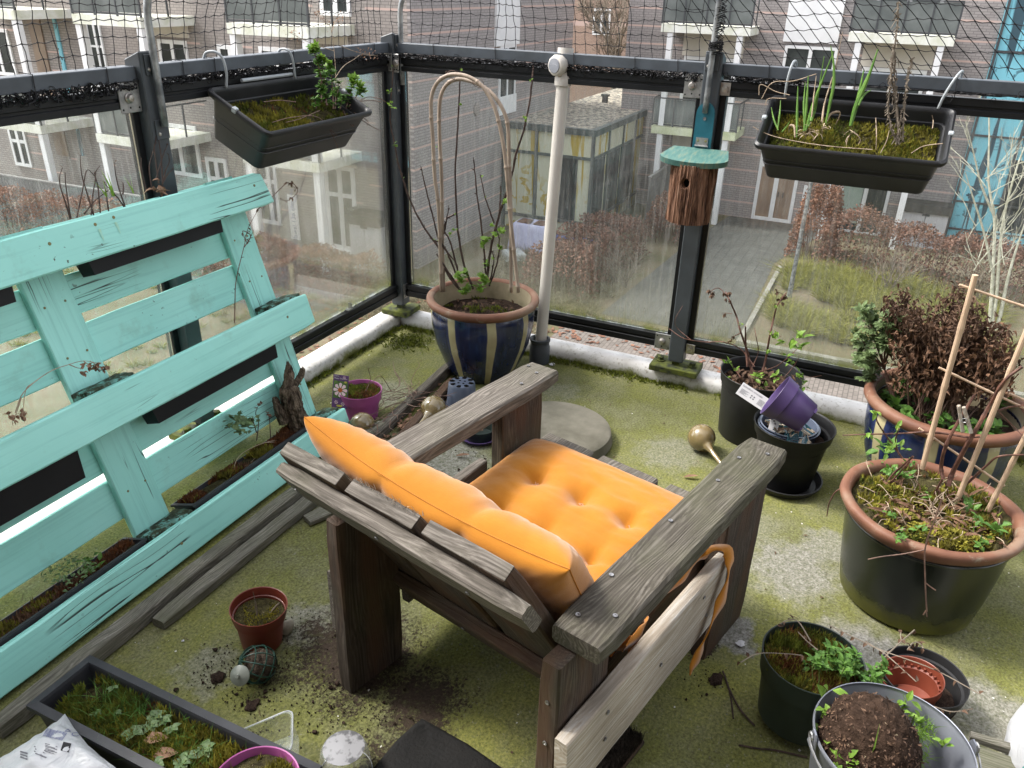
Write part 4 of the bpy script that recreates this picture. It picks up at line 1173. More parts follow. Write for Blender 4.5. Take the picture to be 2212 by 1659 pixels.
AW = thing('unseen_back_wall', 'unseen brick wall of the flat behind the viewer, added to block sky light', 'wall', (-4.4, -3, 0))
bm = bmesh.new(); box2(bm, (-4.8, -14, GZ), (-4.402, 1.0, 6.0)); obj('wall', bm, BM['brick_r'], AW)  # out of view, added to cut sky light from behind the viewer

# moss growing along the foot of the kerb
rr = random.Random(41)
def moss_line(r):
    if r.random() < .45:
        x = r.uniform(-2.6, -.02); y = .030 - abs(r.gauss(0, .012)); k = nz((x, 0, 0), 5, 3)
    else:
        y = r.uniform(-2.6, .02); x = -.014 - abs(r.gauss(0, .02)); k = nz((0, y, 0), 4, 8) + .15
    return Vector((x, y, .001 + .008 * max(0, k))) if k > -.12 else None
bm = bmesh.new(); moss(bm, moss_line, 3200, .014, .004, rr)
def mcorner(r):
    p = Vector((r.gauss(-.16, .05), r.gauss(-.10, .05), .002)); return p
moss(bm, mcorner, 420, .012, .004, rr)
obj('kerb_moss', bm, M['moss_g'], label='dark green moss line along the foot of the white kerb', cat='moss', kind='stuff')

# ------------------------------------------------------------------ railing
RL = thing('balcony_railing', 'dark grey balcony railing with dirty glass panes on white kerb', 'railing', (0.02, 0.045, 0))
PY_, PX_ = 0.045, 0.022
def post(x, y, chamf):
    bm = bmesh.new()
    z0, z1, h = .105, 1.298, .031
    vs = box(bm, (x, y, (z0 + z1) / 2), (2 * h, 2 * h, z1 - z0), None, .003)
    for v in bm.verts:
        if v.co.z > 1.25:
            if chamf == 'y' and v.co.y > y: v.co.z -= .022
            if chamf == 'x' and v.co.x > x: v.co.z -= .022
            if chamf == 'xy' and (v.co.y > y or v.co.x > x): v.co.z -= .018
    o = obj('post', bm, M['frame'], RL)
    bm = bmesh.new()
    along = (.10, .062) if chamf == 'y' else (.062, .10)
    if chamf == 'xy': along = (.068, .068)
    box(bm, (x, y, .074), (along[0] * 2, along[1] * 2, .026), None, .003)
    box(bm, (x, y, .096), (.03, .03, .022))
    obj('base_plate', bm, M['mossgreen_metal'], o)
    if chamf != 'xy':
        d = Vector((1, 0, 0)) if chamf == 'y' else Vector((0, 1, 0))
        for s in (-1, 1):
            bm = bmesh.new(); c = Vector((x, y, .087)) + d * s * .068
            lathe(bm, [(0, .0), (.021, .0), (.021, .005), (.014, .006), (.014, .018), (.0, .019)], c, 6); obj('bolt', bm, M['mossgreen_metal'], o)
    return o
posts = [post(PX_ - .0, PY_, 'xy'), post(-1.268, PY_, 'y'), post(-2.56, PY_, 'y'), post(PX_, -1.306, 'x'), post(PX_, -2.61, 'x')]
def rail_run(ax, a, b, off):
    """top rail, framed pane between posts from a to b along ax ('x' or 'y'); off = centre line of the other axis"""
    def bx(bm, u0, u1, o0, o1, z0, z1, bev=.002):
        if ax == 'x': box2(bm, (u0, off + o0, z0), (u1, off + o1, z1), bev)
        else: box2(bm, (off + o0, u0, z0), (off + o1, u1, z1), bev)
    bm = bmesh.new(); bx(bm, a, b, -.022, .026, 1.2205, 1.259); obj('top_rail', bm, M['rail'], RL)
    bm = bmesh.new()
    bx(bm, a, b, -.018, .016, 1.178, 1.203); bx(bm, a, b, -.012, .012, 1.170, 1.1775, 0); bx(bm, a, b, -.018, .016, 1.150, 1.1695)
    obj('upper_rail', bm, M['black_alu'], RL)
    bm = bmesh.new()
    bx(bm, a, b, -.018, .030, .184, .206); bx(bm, a, b, -.012, .012, .176, .1835, 0); bx(bm, a, b, -.018, .020, .148, .1755)
    obj('bottom_rail', bm, M['black_alu'], RL)
    for u0, u1 in ((a, a + .022), (b - .022, b)):
        bm = bmesh.new(); bx(bm, u0, u1, -.006, .026, .207, 1.149, .001); obj('pane_channel', bm, M['black_alu'], RL)
    bm = bmesh.new(); bx(bm, a + .023, b - .023, .004, .010, .2065, 1.1495, 0)
    obj('glass_pane', bm, M['glass'], RL, M=Matrix.Identity(4))
h = .0315
rail_run('x', -2.56 + h, -1.268 - h, PY_ + .012)
rail_run('x', -1.268 + h, PX_ - h, PY_ + .012)
rail_run('y', -1.306 + h, PY_ - h, PX_ + .012)
rail_run('y', -2.61 + h, -1.306 - h, PX_ + .012)
rail_run('x', -4.0, -2.56 - h, PY_ + .012)
def bracket(c, n1, n2, s=.036, hh=.040, flip=1):
    """folded steel plate at c: leg along d1 with normal n1, leg with normal n2"""
    c, n1, n2 = Vector(c), Vector(n1), Vector(n2)
    b = thing
    bm = bmesh.new()
    d1 = n2; d2 = -n1 if flip > 0 else n1
    z = Vector((0, 0, 1))
    box(bm, c + d1 * s + n1 * .002, (2 * s, .004, 2 * hh), frame(d1, z), .0012)
    if flip: box(bm, c + d2 * s * .9 + n2 * .002, (1.8 * s, .004, 2 * hh), frame(d2, z), .0012)
    o = obj('bracket', bm, M['galv'], RL)
    bm = bmesh.new(); lathe(bm, [(0, 0), (.014, 0), (.015, .003), (.012, .005), (.009, .012), (0, .013)], c + d1 * s * 1.1 + n1 * .004, 14, frame(d1, n1)); obj('bolt', bm, M['bolt'], o)
    bm = bmesh.new()
    for dx, dz in ((-.8, .6), (-.75, -.7), (.8, -.75), (.75, .7), (.1, -.65)):
        lathe(bm, [(0, 0), (.003, 0)], c + d1 * (s + dx * s) + z * dz * hh + n1 * .0045, 8, frame(d1, n1))
        if flip: lathe(bm, [(0, 0), (.003, 0)], c + d2 * (s * .9 + dx * s * .8) + z * dz * hh + n2 * .0045, 8, frame(d2, n2))
    if flip:
        cc = c + d2 * s * .9 + n2 * .0046
        tube(bm, [cc - d2 * .012, cc + d2 * .012], .007, 8)
    obj('bolt_holes', bm, M['hole'], o)
    return o
bracket((-1.2995, PY_ - .006, 1.178), (0, -1, 0), (-1, 0, 0))
bracket((PX_ - .030, PY_ - .0315, 1.182), (-1, 0, 0), (0, -1, 0), .012, .036, 0)
bracket((PX_ - .006, -1.2745, 1.178), (-1, 0, 0), (0, 1, 0), .034, .040, 0)
bracket((PX_ - .006, -1.2745, .176), (-1, 0, 0), (0, 1, 0), .034, .034, 0)
def platef(c, n, w, hh):
    c, n = Vector(c), Vector(n); bm = bmesh.new(); d = Vector((0, 0, 1)).cross(n)
    box(bm, c, (w, .004, hh), frame(d, (0, 0, 1)), .0012)
    o = obj('bracket', bm, M['galv'], RL)
    bm = bmesh.new(); tube(bm, [c + n * .0024 - d * w * .22, c + n * .0024 + d * w * .22], .006, 8)
    for dx, dz in ((-.33, .38), (.33, .38), (-.33, -.38), (.33, -.38), (0, -.3)): lathe(bm, [(0, 0), (.0032, 0)], c + n * .0026 + d * dx * w + Vector((0, 0, dz * hh)), 8, frame(d, n))
    obj('bolt_holes', bm, M['hole'], o)
platef((PX_ - .0335, PY_ - .002, 1.185), (-1, 0, 0), .044, .070)
platef((PX_ - .001, PY_ - .0335, .175), (0, -1, 0), .046, .070)
bm = bmesh.new(); box2(bm, (-.40, .042, .207), (-.365, .06, .212)); box2(bm, (-.372, .042, .212), (-.368, .06, .235)); obj('pane_clip', bm, M['galv'], RL)
for y, z in ((-1.355, 1.176), (-1.357, .166)):
    bm = bmesh.new(); box(bm, (PX_ - .009, y, z), (.004, .036, .044), None, .001); lathe(bm, [(0, 0), (.011, 0), (.011, .008), (0, .009)], (PX_ - .012, y, z), 12, frame((0, 1, 0), (-1, 0, 0))); obj('bolt', bm, M['bolt'], RL)

# ------------------------------------------------------------------ conduit poles carrying the net
def netpole(label, base, face, bend, ztop=1.37, rad=.22):
    """conduit screwed to a post: base xy on the post face; face = outward normal; bend = direction it curves to"""
    b, n, d = Vector((*base, 0)), Vector((*face, 0)), Vector((*bend, 0)).normalized()
    c = b + n * .016
    t = thing('net_pole', label, 'pole', c + Vector((0, 0, 1.095)), 'bent conduit poles holding up the bird net')
    pts = [c + Vector((0, 0, z)) for z in (1.095, 1.15, 1.2, 1.3, ztop)]
    for k in range(1, 9):
        a = k / 8 * R(68)
        pts.append(c + Vector((0, 0, ztop + rad * math.sin(a))) + d * rad * (1 - math.cos(a)))
    bm = bmesh.new(); tube(bm, pts, .0105, 14); obj('tube', bm, M['galv_dull'], t, smooth=True)
    s = Vector((0, 0, 1)).cross(n)
    for z in (1.085, 1.262):
        bm = bmesh.new(); box(bm, b + Vector((0, 0, z)) + n * .002, (.048, .004, .055), frame(s, (0, 0, 1)), .001)
        o = obj('mounting_plate', bm, M['frame'], t)
        bm = bmesh.new(); lathe(bm, [(0, 0), (.0055, 0), (.0045, .003), (0, .004)], b + Vector((0, 0, z - .012)) + n * .004 + s * -.013, 10, frame(s, n)); obj('screw', bm, M['bolt'], o)
    return c, d
netpole('bent grey conduit pole on the left railing post above the pallet', (-1.262, PY_ - .0315), (0, -1), (0.55, -.8))
netpole('bent grey conduit pole on the corner railing post', (PX_ + .004, PY_ - .0315), (0, -1), (.25, -.95), 1.36, .16)
cR, dR = netpole('conduit pole on the right railing post wrapped in bunched net', (PX_ - .0315, -1.302), (-1, 0), (-1, 0), 1.50, .35)

# ------------------------------------------------------------------ bird net
NET = thing('bird_net', 'black bird net stretched above the top rail', 'net', (0, 0, 1.24))
def netpatch(bm, A, u, inw, L, H, cell, shear, seed, rad=.0014):
    rr = random.Random(seed); A, u, inw = Vector(A), Vector(u), Vector(inw)
    nu, nv = int(L / cell), int(H / cell)
    def pt(i, j):
        s = i * cell; z = j * cell
        k = min(1, j / 3)
        sh = shear(s) * z
        p = A + u * (s + sh) + Vector((0, 0, z - .012 + z * z * -.10)) + inw * (max(0, z - .12) ** 2 * .9)
        p += u * k * .012 * nz((s * 6, z * 6, seed)) * 2 + Vector((0, 0, 1)) * k * .010 * nz((s * 5, z * 7, seed + 3)) * 2 + inw * k * .016 * nz((s * 4, z * 4, seed + 6))
        return p
    g = [[pt(i, j) for j in range(nv + 1)] for i in range(nu + 1)]
    for i in range(nu + 1):
        for j in range(nv + 1):
            for a, b in ((1, 0), (0, 1)):
                if i + a > nu or j + b > nv: continue
                if a and j == 0: continue
                p, q = g[i][j], g[i + a][j + b]
                m_ = (p + q) / 2 + Vector((0, 0, -.004 if a else 0)) + u * (.0028 * math.sin(i * 3 + j * 2) if b else 0)
                tube(bm, [p, m_, q], rad, 3, False)
            if j: bmesh.ops.create_icosphere(bm, subdivisions=1, radius=.0031, matrix=Matrix.Translation(g[i][j]))
bm = bmesh.new()
netpatch(bm, (-2.75, PY_ + .03, 1.262), (1, 0, 0), (0, -1, 0), 2.78, .50, .043, lambda s: .12 + .10 * math.sin(s * 4), 1)
netpatch(bm, (PX_ + .03, .05, 1.262), (0, -1, 0), (-1, 0, 0), 1.33, .50, .043, lambda s: -.02 + .12 * math.sin(s * 5), 2)
netpatch(bm, (PX_ + .03, -1.32, 1.262), (0, -1, 0), (-1, 0, 0), 1.75, .50, .044, lambda s: -.85 - .1 * s, 3)
obj('netting', bm, M['net'], NET)
# bunched net hem hanging between the rails
bm = bmesh.new(); rr = random.Random(77)
def hem(bm, a, b, off, dens):
    a, b = Vector(a), Vector(b); L = (b - a).length; d = (b - a).normalized()
    for s in range(13):
        pts = []; u = rr.uniform(0, .05)
        while u < L:
            k = .35 + .65 * max(0, min(1, .5 + 1.3 * nz(a + d * u, 3.2, 4)))
            r_ = .015 * k * dens
            pts.append(a + d * u + Vector(off) * rr.uniform(-.3, 1.6) + Vector((0, 0, rr.uniform(-1.3, 1.0) * r_)) + d * rr.uniform(-.02, .012))
            u += rr.uniform(.006, .020)
        tube(bm, smoothpts(pts, 2), .0016, 3, False)
    u = .01
    while u < L:
        c = a + d * u + Vector((0, 0, rr.uniform(-.020, .010)))
        r_ = rr.uniform(.004, .012)
        ring = [c + d * r_ * math.cos(t_) + Vector((0, 0, r_ * 1.1 * math.sin(t_))) + Vector(off) * rr.uniform(.6, 1.6) for t_ in [i * .9 for i in range(8)]]
        tube(bm, ring, .0011, 3, False)
        u += rr.uniform(.012, .05) / dens
o1 = (0, -.016, 0); o2 = (-.016, 0, 0)
hem(bm, (-2.5, PY_ + .004, 1.210), (-1.30, PY_ + .004, 1.212), o1, 1.35)
hem(bm, (-1.235, PY_ + .004, 1.212), (-.02, PY_ + .004, 1.212), o1, 1.0)
hem(bm, (PX_ + .004, .01, 1.212), (PX_ + .004, -1.27, 1.212), o2, 1.05)
hem(bm, (PX_ + .004, -1.34, 1.212), (PX_ + .004, -1.62, 1.215), o2, .7)
hem(bm, (PX_ + .004, -1.62, 1.218), (PX_ + .004, -2.55, 1.218), o2, .35)
obj('net_hem', bm, M['net'], NET)
for x in (-1.95, -1.62, -1.40, -1.13, -1.0, -.62, -.33, -.12):
    bm = bmesh.new(); tube(bm, [(x, PY_ - .014, 1.205), (x + .004, PY_ - .012, 1.262), (x + .004, PY_ + .036, 1.264)], .0016, 3); obj('tie_cord', bm, M['net'], NET)
for y in (-.17, -.45, -.78, -1.02, -1.18, -1.5, -1.78, -2.08, -2.35):
    bm = bmesh.new(); tube(bm, [(PX_ - .014, y, 1.203), (PX_ - .012, y + .006, 1.262), (PX_ + .036, y + .006, 1.264)], .0016, 3); obj('tie_cord', bm, M['net'], NET)
bm = bmesh.new()
for s in range(7):
    pts = []; z = 1.285
    ph = rr.uniform(0, 6)
    while z < 1.72:
        ph += rr.uniform(.8, 1.7); r_ = rr.uniform(.011, .021) * (1.25 if z < 1.33 else 1)
        bend = max(0, z - 1.5); dx = -.9 * bend * bend
        pts.append(cR + Vector((math.cos(ph) * r_ + dx + .004, math.sin(ph) * r_ - .010, z))); z += rr.uniform(.003, .010)
    tube(bm, pts, .0014, 3, False)
for s in range(4):
    pts = [cR + Vector((math.cos(k * .8) * .024, math.sin(k * .8) * .024 - .008, 1.30 + .016 * rr.random() + s * .006)) for k in range(24)]
    tube(bm, pts, .0016, 3, False)
obj('bunched_net', bm, M['net'], NET)

# ------------------------------------------------------------------ planks
def plank(name, p0, p1, w, t, wdir, mat, parent=None, bev=.003, jit=.0012, seed=0, off=(0, 0), **kw):
    """board whose centre line runs p0 -> p1, width w along wdir, thickness t"""
    p0, p1, wd = Vector(p0), Vector(p1), Vector(wdir)
    x = (p1 - p0); L = x.length; x.normalize()
    y = (wd - x * wd.dot(x)).normalized(); z = x.cross(y).normalized()
    rot = Matrix((x, y, z)).transposed()
    bm = bmesh.new()
    n = max(2, int(L / .05))
    rings = []
    for i in range(n + 1):
        u = L * (i / n - .5)
        e = bev if 0 < i < n else bev
        hw, ht = w / 2, t / 2
        if i in (0, n): hw -= bev * .6; ht -= bev * .6
        prof = [(-hw + e, -ht), (hw - e, -ht), (hw, -ht + e), (hw, ht - e), (hw - e, ht), (-hw + e, ht), (-hw, ht - e), (-hw, -ht + e)]
        ring = []
        for a, b in prof:
            q = Vector((u, a, b)); k = nz(q + p0, 9, seed) * jit
            q.y += k; q.z += nz(q + p0, 13, seed + 5) * jit
            ring.append(bm.verts.new(q))
        rings.append(ring)
    for r0, r1 in zip(rings, rings[1:]):
        for k in range(8): bm.faces.new((r0[k], r0[(k + 1) % 8], r1[(k + 1) % 8], r1[k]))
    bm.faces.new(rings[0][::-1]); bm.faces.new(rings[-1])
    M4 = Matrix.Translation((p0 + p1) / 2) @ rot.to_4x4()
    o = obj(name, bm, mat, parent, M=M4, **kw)
    return o
def screw(p, n, par, r_=.0045):
    n = Vector(n).normalized(); bm = bmesh.new()
    x = n.orthogonal()
    lathe(bm, [(.0016, .0004), (.0022, .0016), (r_, .0018), (r_, 0.0)], Vector(p) + n * .0006, 12, frame(x, n))
    lathe(bm, [(0, .0002), (.002, .0005)], Vector(p) + n * .0006, 6, frame(x, n))
    return obj('screw', bm, M['screw'], par)

# ------------------------------------------------------------------ leaning pallet
ang = R(17.2)
PO = Vector((-.97, -.3785, .002))
PU, PV_, PW = Vector((-1, 0, 0)), Vector((0, math.sin(ang), math.cos(ang))), Vector((0, -math.cos(ang), math.sin(ang)))
def pp(u, v, w): return PO + PU * u + PV_ * v + PW * w
PAL = thing('pallet_planter', 'turquoise painted wooden pallet leaning on the left railing as a planter', 'pallet planter', PO)
UL = 1.58
for v0, v1, sd in ((.012, .112, 1), (.437, .545, 2), (.861, .968, 3)):
    o = plank('front_board', pp(0, (v0 + v1) / 2, -.011), pp(UL, (v0 + v1) / 2, -.011), v1 - v0, .022, PV_, M['turq'], PAL, .004, .0015, sd)
    if v0 > .8:        # rounded upper end corner
        me = o.data
        for vt in me.vertices:
            if vt.co.x < -UL / 2 + .001 and vt.co.y > .02: vt.co.x += .018; vt.co.y -= .006
for v0, v1, w0, w1, sd in ((.862, .972, -.122, -.144, 4), (.732, .840, -.122, -.144, 5), (.590, .706, -.122, -.144, 6), (.312, .43, -.122, -.144, 7), (.170, .285, -.122, -.144, 8), (.0, .075, -.122, -.144, 9)):
    plank('deck_board', pp(0.055, (v0 + v1) / 2, -.133), pp(UL - .005, (v0 + v1) / 2, -.133), v1 - v0, .0215, PV_, M['turq'], PAL, .003, .0018, sd)
for u0, u1, sd in ((.04, .16, 11), (.73, .852, 12), (1.42, 1.54, 13)):
    plank('cross_board', pp((u0 + u1) / 2, .0, -.111), pp((u0 + u1) / 2, .975, -.111), u1 - u0, .0215, PU, M['turq'], PAL, .003, .0015, sd)
    for v0, v1 in ((.025, .118), (.452, .552), (.868, .962)):
        bm = bmesh.new()
        uu0, uu1 = (u0 - .035, u1 - .005) if u0 < .1 else (u0 - .02, u1 + .005)
        box(bm, (0, 0, 0), (uu1 - uu0, v1 - v0, .0765), None, .006, 2)
        bmesh.ops.subdivide_edges(bm, edges=bm.edges[:], cuts=3, use_grid_fill=True)
        for vt in bm.verts: vt.co += Vector((nz(vt.co, 40, sd), nz(vt.co, 40, sd + 2), 0)) * .004
        rot = Matrix((PU, PV_, PW)).transposed()
        obj('block', bm, M['turq_end'], PAL, M=Matrix.Translation(pp((uu0 + uu1) / 2, (v0 + v1) / 2, -.0612)) @ rot.to_4x4())
# nail heads and rust marks
M['rust_pale'] = simple('faint rust stain', (0.40, 0.64, 0.46), (0.36, 0.70, 0.60), 40, 0.6, 0.2)
M['rust'] = simple('rust stain', (0.24, 0.20, 0.08), (0.17, 0.20, 0.11), 60, 0.7, 0.2)
for u, v in ((.065, .93), (.60, .95), (.66, .945), (.12, .50), (.07, .06), (.80, .06), (.80, .93)):
    bm = bmesh.new(); lathe(bm, [(0, .0012), (.004, .001), (.0045, 0)], pp(u, v, .0004), 10, frame(PU, PW)); obj('nail', bm, M['rust'], PAL)
for u in (.07, .13, .76, .82):
    for v in (.64, .78, .24):
        bm = bmesh.new(); lathe(bm, [(0, .0012), (.003, .001), (.0035, 0)], pp(u, v, -.0998), 8, frame(PU, PW)); obj('nail', bm, M['rust'], PAL)
for u, v, l, w in ((.60, .935, .03, .008), (.655, .93, .03, .008)):
    bm = bmesh.new(); rr = random.Random(int(u * 100)); vs = []
    ptsS = [(-.5, 0), (-.42, -.5), (-.25, -.85), (0, -1), (.28, -.8), (.4, -.45), (.5, 0), (.3, .08), (-.3, .06)]
    bm.faces.new([bm.verts.new(pp(u + a * w * rr.uniform(.8, 1.2), v + b * l, .0012)) for a, b in ptsS]); obj('rust_stain', bm, M['rust_pale'], PAL)
# planter troughs resting inside the pallet
def ptrough(label, u0, u1, v0, v1, w0, w1, soil, moss_list=(), rim=True, seed=1, group=None, rimback=False):
    """open plastic tray; upright in the pallet's frame"""
    c = pp((u0 + u1) / 2, v0, (w0 + w1) / 2)
    t = thing('planter_trough', label, 'planter', c, group)
    tp = .018; th = .004
    bm = bmesh.new()
    def ring(f, v, ins=0): return [bm.verts.new(pp(a, v, b)) for a, b in ((u0 + f + ins, w0 - f * .5 - ins), (u1 - f - ins, w0 - f * .5 - ins), (u1 - f - ins, w1 + f * .5 + ins), (u0 + f + ins, w1 + f * .5 + ins))]
    rs = [ring(tp, v0), ring(0, v1), ring(-.006, v1), ring(-.006, v1 + .006), ring(0, v1 + .007, th), ring(tp, v0 + .006, th)]
    for a, b in zip(rs, rs[1:]):
        for k in range(4): bm.faces.new((a[k], a[(k + 1) % 4], b[(k + 1) % 4], b[k]))
    bm.faces.new(rs[0]); bm.faces.new(rs[-1])
    obj('tray', bm, M['trough_plastic'] if rimback else M['black_plastic'], t)
    if soil:
        rr = random.Random(seed)
        bm = bmesh.new(); nu, nw = 40, 6; g = []
        vs = v1 - soil
        for i in range(nu + 1):
            row = []
            for j in range(nw + 1):
                u = u0 + .012 + (u1 - u0 - .024) * i / nu; w = w0 - .010 - (w0 - w1 - .020) * j / nw
                row.append(bm.verts.new(pp(u, vs + .010 * nz((u * 12, w * 20, seed)) + .006 * nz((u * 60, w * 60, seed)), w)))
            g.append(row)
        for i in range(nu):
            for j in range(nw): bm.faces.new((g[i][j], g[i + 1][j], g[i + 1][j + 1], g[i][j + 1]))
        obj('soil', bm, M['soil_green'], t, smooth=True)
        for mat, n, h_, thr, off in moss_list:
            def fn(r):
                u = r.uniform(u0 + .015, u1 - .015); w = r.uniform(w1 + .012, w0 - .012)
                if nz((u * 9 + off, w * 9, seed)) < thr: return None
                return pp(u, vs + .002 + .010 * nz((u * 12, w * 20, seed)), w)
            bm = bmesh.new(); moss(bm, fn, n, h_, .0035, rr)
            if len(bm.verts): obj('moss', bm, M[mat], t, kind='stuff')
            else: bm.free()
    return t
G1 = 'black planter trays in the pallet'
ptrough('black tray behind the top board on the right of the pallet', .205, .712, .822, .952, -.026, -.095, .012, (('moss_g', 500, .012, .1, 0),), seed=2, group=G1)
ptrough('black tray behind the top board on the left of the pallet', .90, 1.40, .822, .952, -.026, -.095, .012, (('moss_g', 400, .012, .1, 3),), seed=3, group=G1)
ptrough('black tray behind the middle board with moss at its right end', .17, .71, .385, .515, -.026, -.097, .03, (('moss_y', 1100, .014, .0, 1),), seed=4, group=G1)
ptrough('large black tray showing below the middle board on the left', .93, 1.40, .355, .515, -.026, -.097, .03, (('moss_g', 500, .012, .1, 5),), seed=5, group=G1)
ptrough('grey tray of rusty moss along the bottom right of the pallet', .155, .70, .015, .120, -.026, -.118, .002, (('moss_r', 6500, .016, -.10, 2), ('moss_y', 2000, .018, .12, 7), ('leaf_dry', 600, .014, .0, 9)), seed=6, group=G1, rimback=True)
ptrough('grey tray of rusty moss along the bottom left of the pallet', .88, 1.41, .015, .118, -.026, -.118, .008, (('moss_r', 4800, .014, -.05, 2), ('moss_y', 2200, .016, .1, 7), ('leaf_dry', 700, .016, .0, 9)), seed=7, group=G1, rimback=True)

# stems growing out of the pallet
def stems(name, label, cat, lst, mat, rad=.0016, leaves=None, seed=1, group=None, tw=0):
    """lst of polylines; leaves=(material, fn(bm, pts, rr))"""
    rr = random.Random(seed)
    t = thing(name, label, cat, lst[0][0], group) if leaves else None
    bm = bmesh.new()
    for pts in lst:
        q = smoothpts(pts, 5); n = len(q)
        tube(bm, q, [max(.0006, rad * (1 - .6 * i / n)) for i in range(n)], 5, False)
        if tw:
            for k in range(tw):
                i = rr.randint(n // 3, n - 1); d = rv(1, rr); d.z = abs(d.z)
                tube(bm, [q[i], q[i] + d * .015 + rv(.004, rr), q[i] + d * rr.uniform(.02, .05)], [rad * .5, rad * .4, .0006], 3, False)
    if not leaves: return obj(name, bm, M[mat], label=label, cat=cat, group=group, origin=lst[0][0])
    obj('stems', bm, M[mat], t)
    for lm, fn in leaves:
        bm = bmesh.new()
        for pts in lst: fn(bm, smoothpts(pts, 5), rr)
        if len(bm.faces): obj('leaves' if 'leaf' in lm or 'onion' in lm else 'flower_heads', bm, M[lm], t)
        else: bm.free()
    return t
wp = lambda x, y, w: None
def pw(px, py, w):
    """pixel onto a plane parallel to the pallet front at depth w"""
    d = ((px - IW / 2) / FPX) * rt + ((py - IH / 2) / FPX) * dn + fw
    o = PO + PW * w
    return CAM + d * ((o - CAM).dot(PW) / d.dot(PW))
q = lambda x, y: pw(x * .2594, 246.9 + y * .2594, -.06)
def base(x, w=-.06): return pw(x * .2594, 246.9 + 805, w)
def stemlist(*ls): return [[q(*p) for p in l] for l in ls]
def budtips(bm, pts, rr):
    for k in range(1): leaf(bm, pts[-1], (rr.uniform(-1, 1), rr.uniform(-1, 1), 1), .010, .004, None, .2, .2, rr)
stems('dead_plant', 'bare dark stems standing in the left part of the top tray', 'dead plant', stemlist(
    [(585, 870), (550, 750), (505, 610), (497, 520), (520, 445)], [(590, 870), (565, 720), (548, 590), (542, 490)],
    [(640, 860), (690, 620), (725, 465), (790, 515)], [(780, 840), (720, 640), (680, 500), (668, 340)],
    [(760, 840), (775, 660), (795, 540), (785, 490)], [(835, 820), (815, 600), (790, 500), (830, 430)],
    [(700, 830), (790, 720), (925, 615)], [(1040, 780), (960, 670), (872, 580)], [(1045, 780), (985, 600), (960, 480), (955, 400)], [(905, 810), (890, 700), (885, 650)]),
    'stem_dark', .0022, [('leaf_dead', budtips)], 3)
q = lambda x, y: pw(157.9 + (x) * .215, 82.3 + y * .215, -.06)
stems('dead_plant', 'bare dark stems standing in the right part of the top tray', 'dead plant', stemlist(
    [(790, 1500), (765, 1300), (800, 1150), (830, 1030), (830, 955)], [(860, 1460), (825, 1200), (815, 1080), (845, 1050)],
    [(900, 1480), (885, 1200), (862, 1030), (868, 895)], [(830, 1430), (870, 1290), (910, 1160), (945, 1080)], [(905, 1450), (930, 1330), (965, 1250), (962, 1180)],
    [(735, 1520), (700, 1390), (682, 1300), (685, 1205)], [(900, 1460), (950, 1370), (1000, 1320)], [(500, 1570), (505, 1500), (500, 1450)]),
    'stem_dark', .0022, [('leaf_dead', budtips)], 4)
bm = bmesh.new(); rr = random.Random(5)
for x, y in ((415, 1590), (400, 1590), (340, 1600), (610, 1560)):
    b = q(x, y); 
    for k in range(2): blade(bm, b, (rr.uniform(-.5, .3), .1, 1), rr.uniform(.05, .085), .0045, rr, .25)
obj('grass_tuft', bm, M['leaf_fresh'], label='few bright grass blades in the top tray below the grey post', cat='grass')
bm = bmesh.new()
for k in range(9): leaf(bm, q(825, 1490) + rv(.018, rr), rv(1, rr), rr.uniform(.02, .04), .018, None, .5, .5, rr)
obj('dry_leaf', bm, M['leaf_litter'], label='curled rusty dry leaves on the right part of the top tray', cat='dry leaves')
# thin vine on the right part of the pallet
q = lambda x, y, w=-.02: pw(x * .3472, 208.3 + 120.7 + y * .3472, w)
def vleaf(bm, pts, rr):
    for k in range(10):
        p = pts[rr.randint(2, len(pts) - 1)]; leaf(bm, p, rv(1, rr), .012, .008, None, .4, .4, rr)
stems('dry_vine', 'thin reddish dried vine climbing the right cross board of the pallet', 'vine', [
    [q(1460, 1060), q(1462, 930), q(1470, 790), q(1520, 580), q(1545, 470), q(1610, 350)], [q(1520, 590), q(1560, 520), q(1510, 490), q(1540, 560), q(1580, 480)],
    [q(1610, 350), q(1700, 270), q(1790, 190), q(1840, 230)], [q(1790, 190), q(1830, 200), q(1850, 250), q(1790, 300), q(1740, 290)]], 'stem_red', .0018, [('leaf_dead', vleaf)], 6)
q = lambda x, y, w=.012: pw(x * .3472, 208.3 + 120.7 + y * .3472, w)
def dryfl(bm, pts, rr):
    for k in range(3):
        p = pts[-1] + rv(.012, rr)
        for j in range(5): leaf(bm, p, rv(1, rr), .012, .009, None, .3, .3, rr)
stems('dry_flower_sprig', 'dried pink flower sprig drooping over the left middle block of the pallet', 'dried flower', [
    [q(95, 1620), q(150, 1490), q(300, 1370), q(430, 1320), q(520, 1298), q(610, 1310)], [q(430, 1320), q(480, 1340), q(515, 1345)], [q(520, 1298), q(560, 1330), q(570, 1350)],
    [q(560, 1300), q(600, 1320), q(625, 1340)], [q(130, 1530), q(110, 1600), q(90, 1650)], [q(200, 1440), q(160, 1480), q(140, 1640)]], 'stem_pale', .0014, [('leaf_litter', dryfl)], 8)
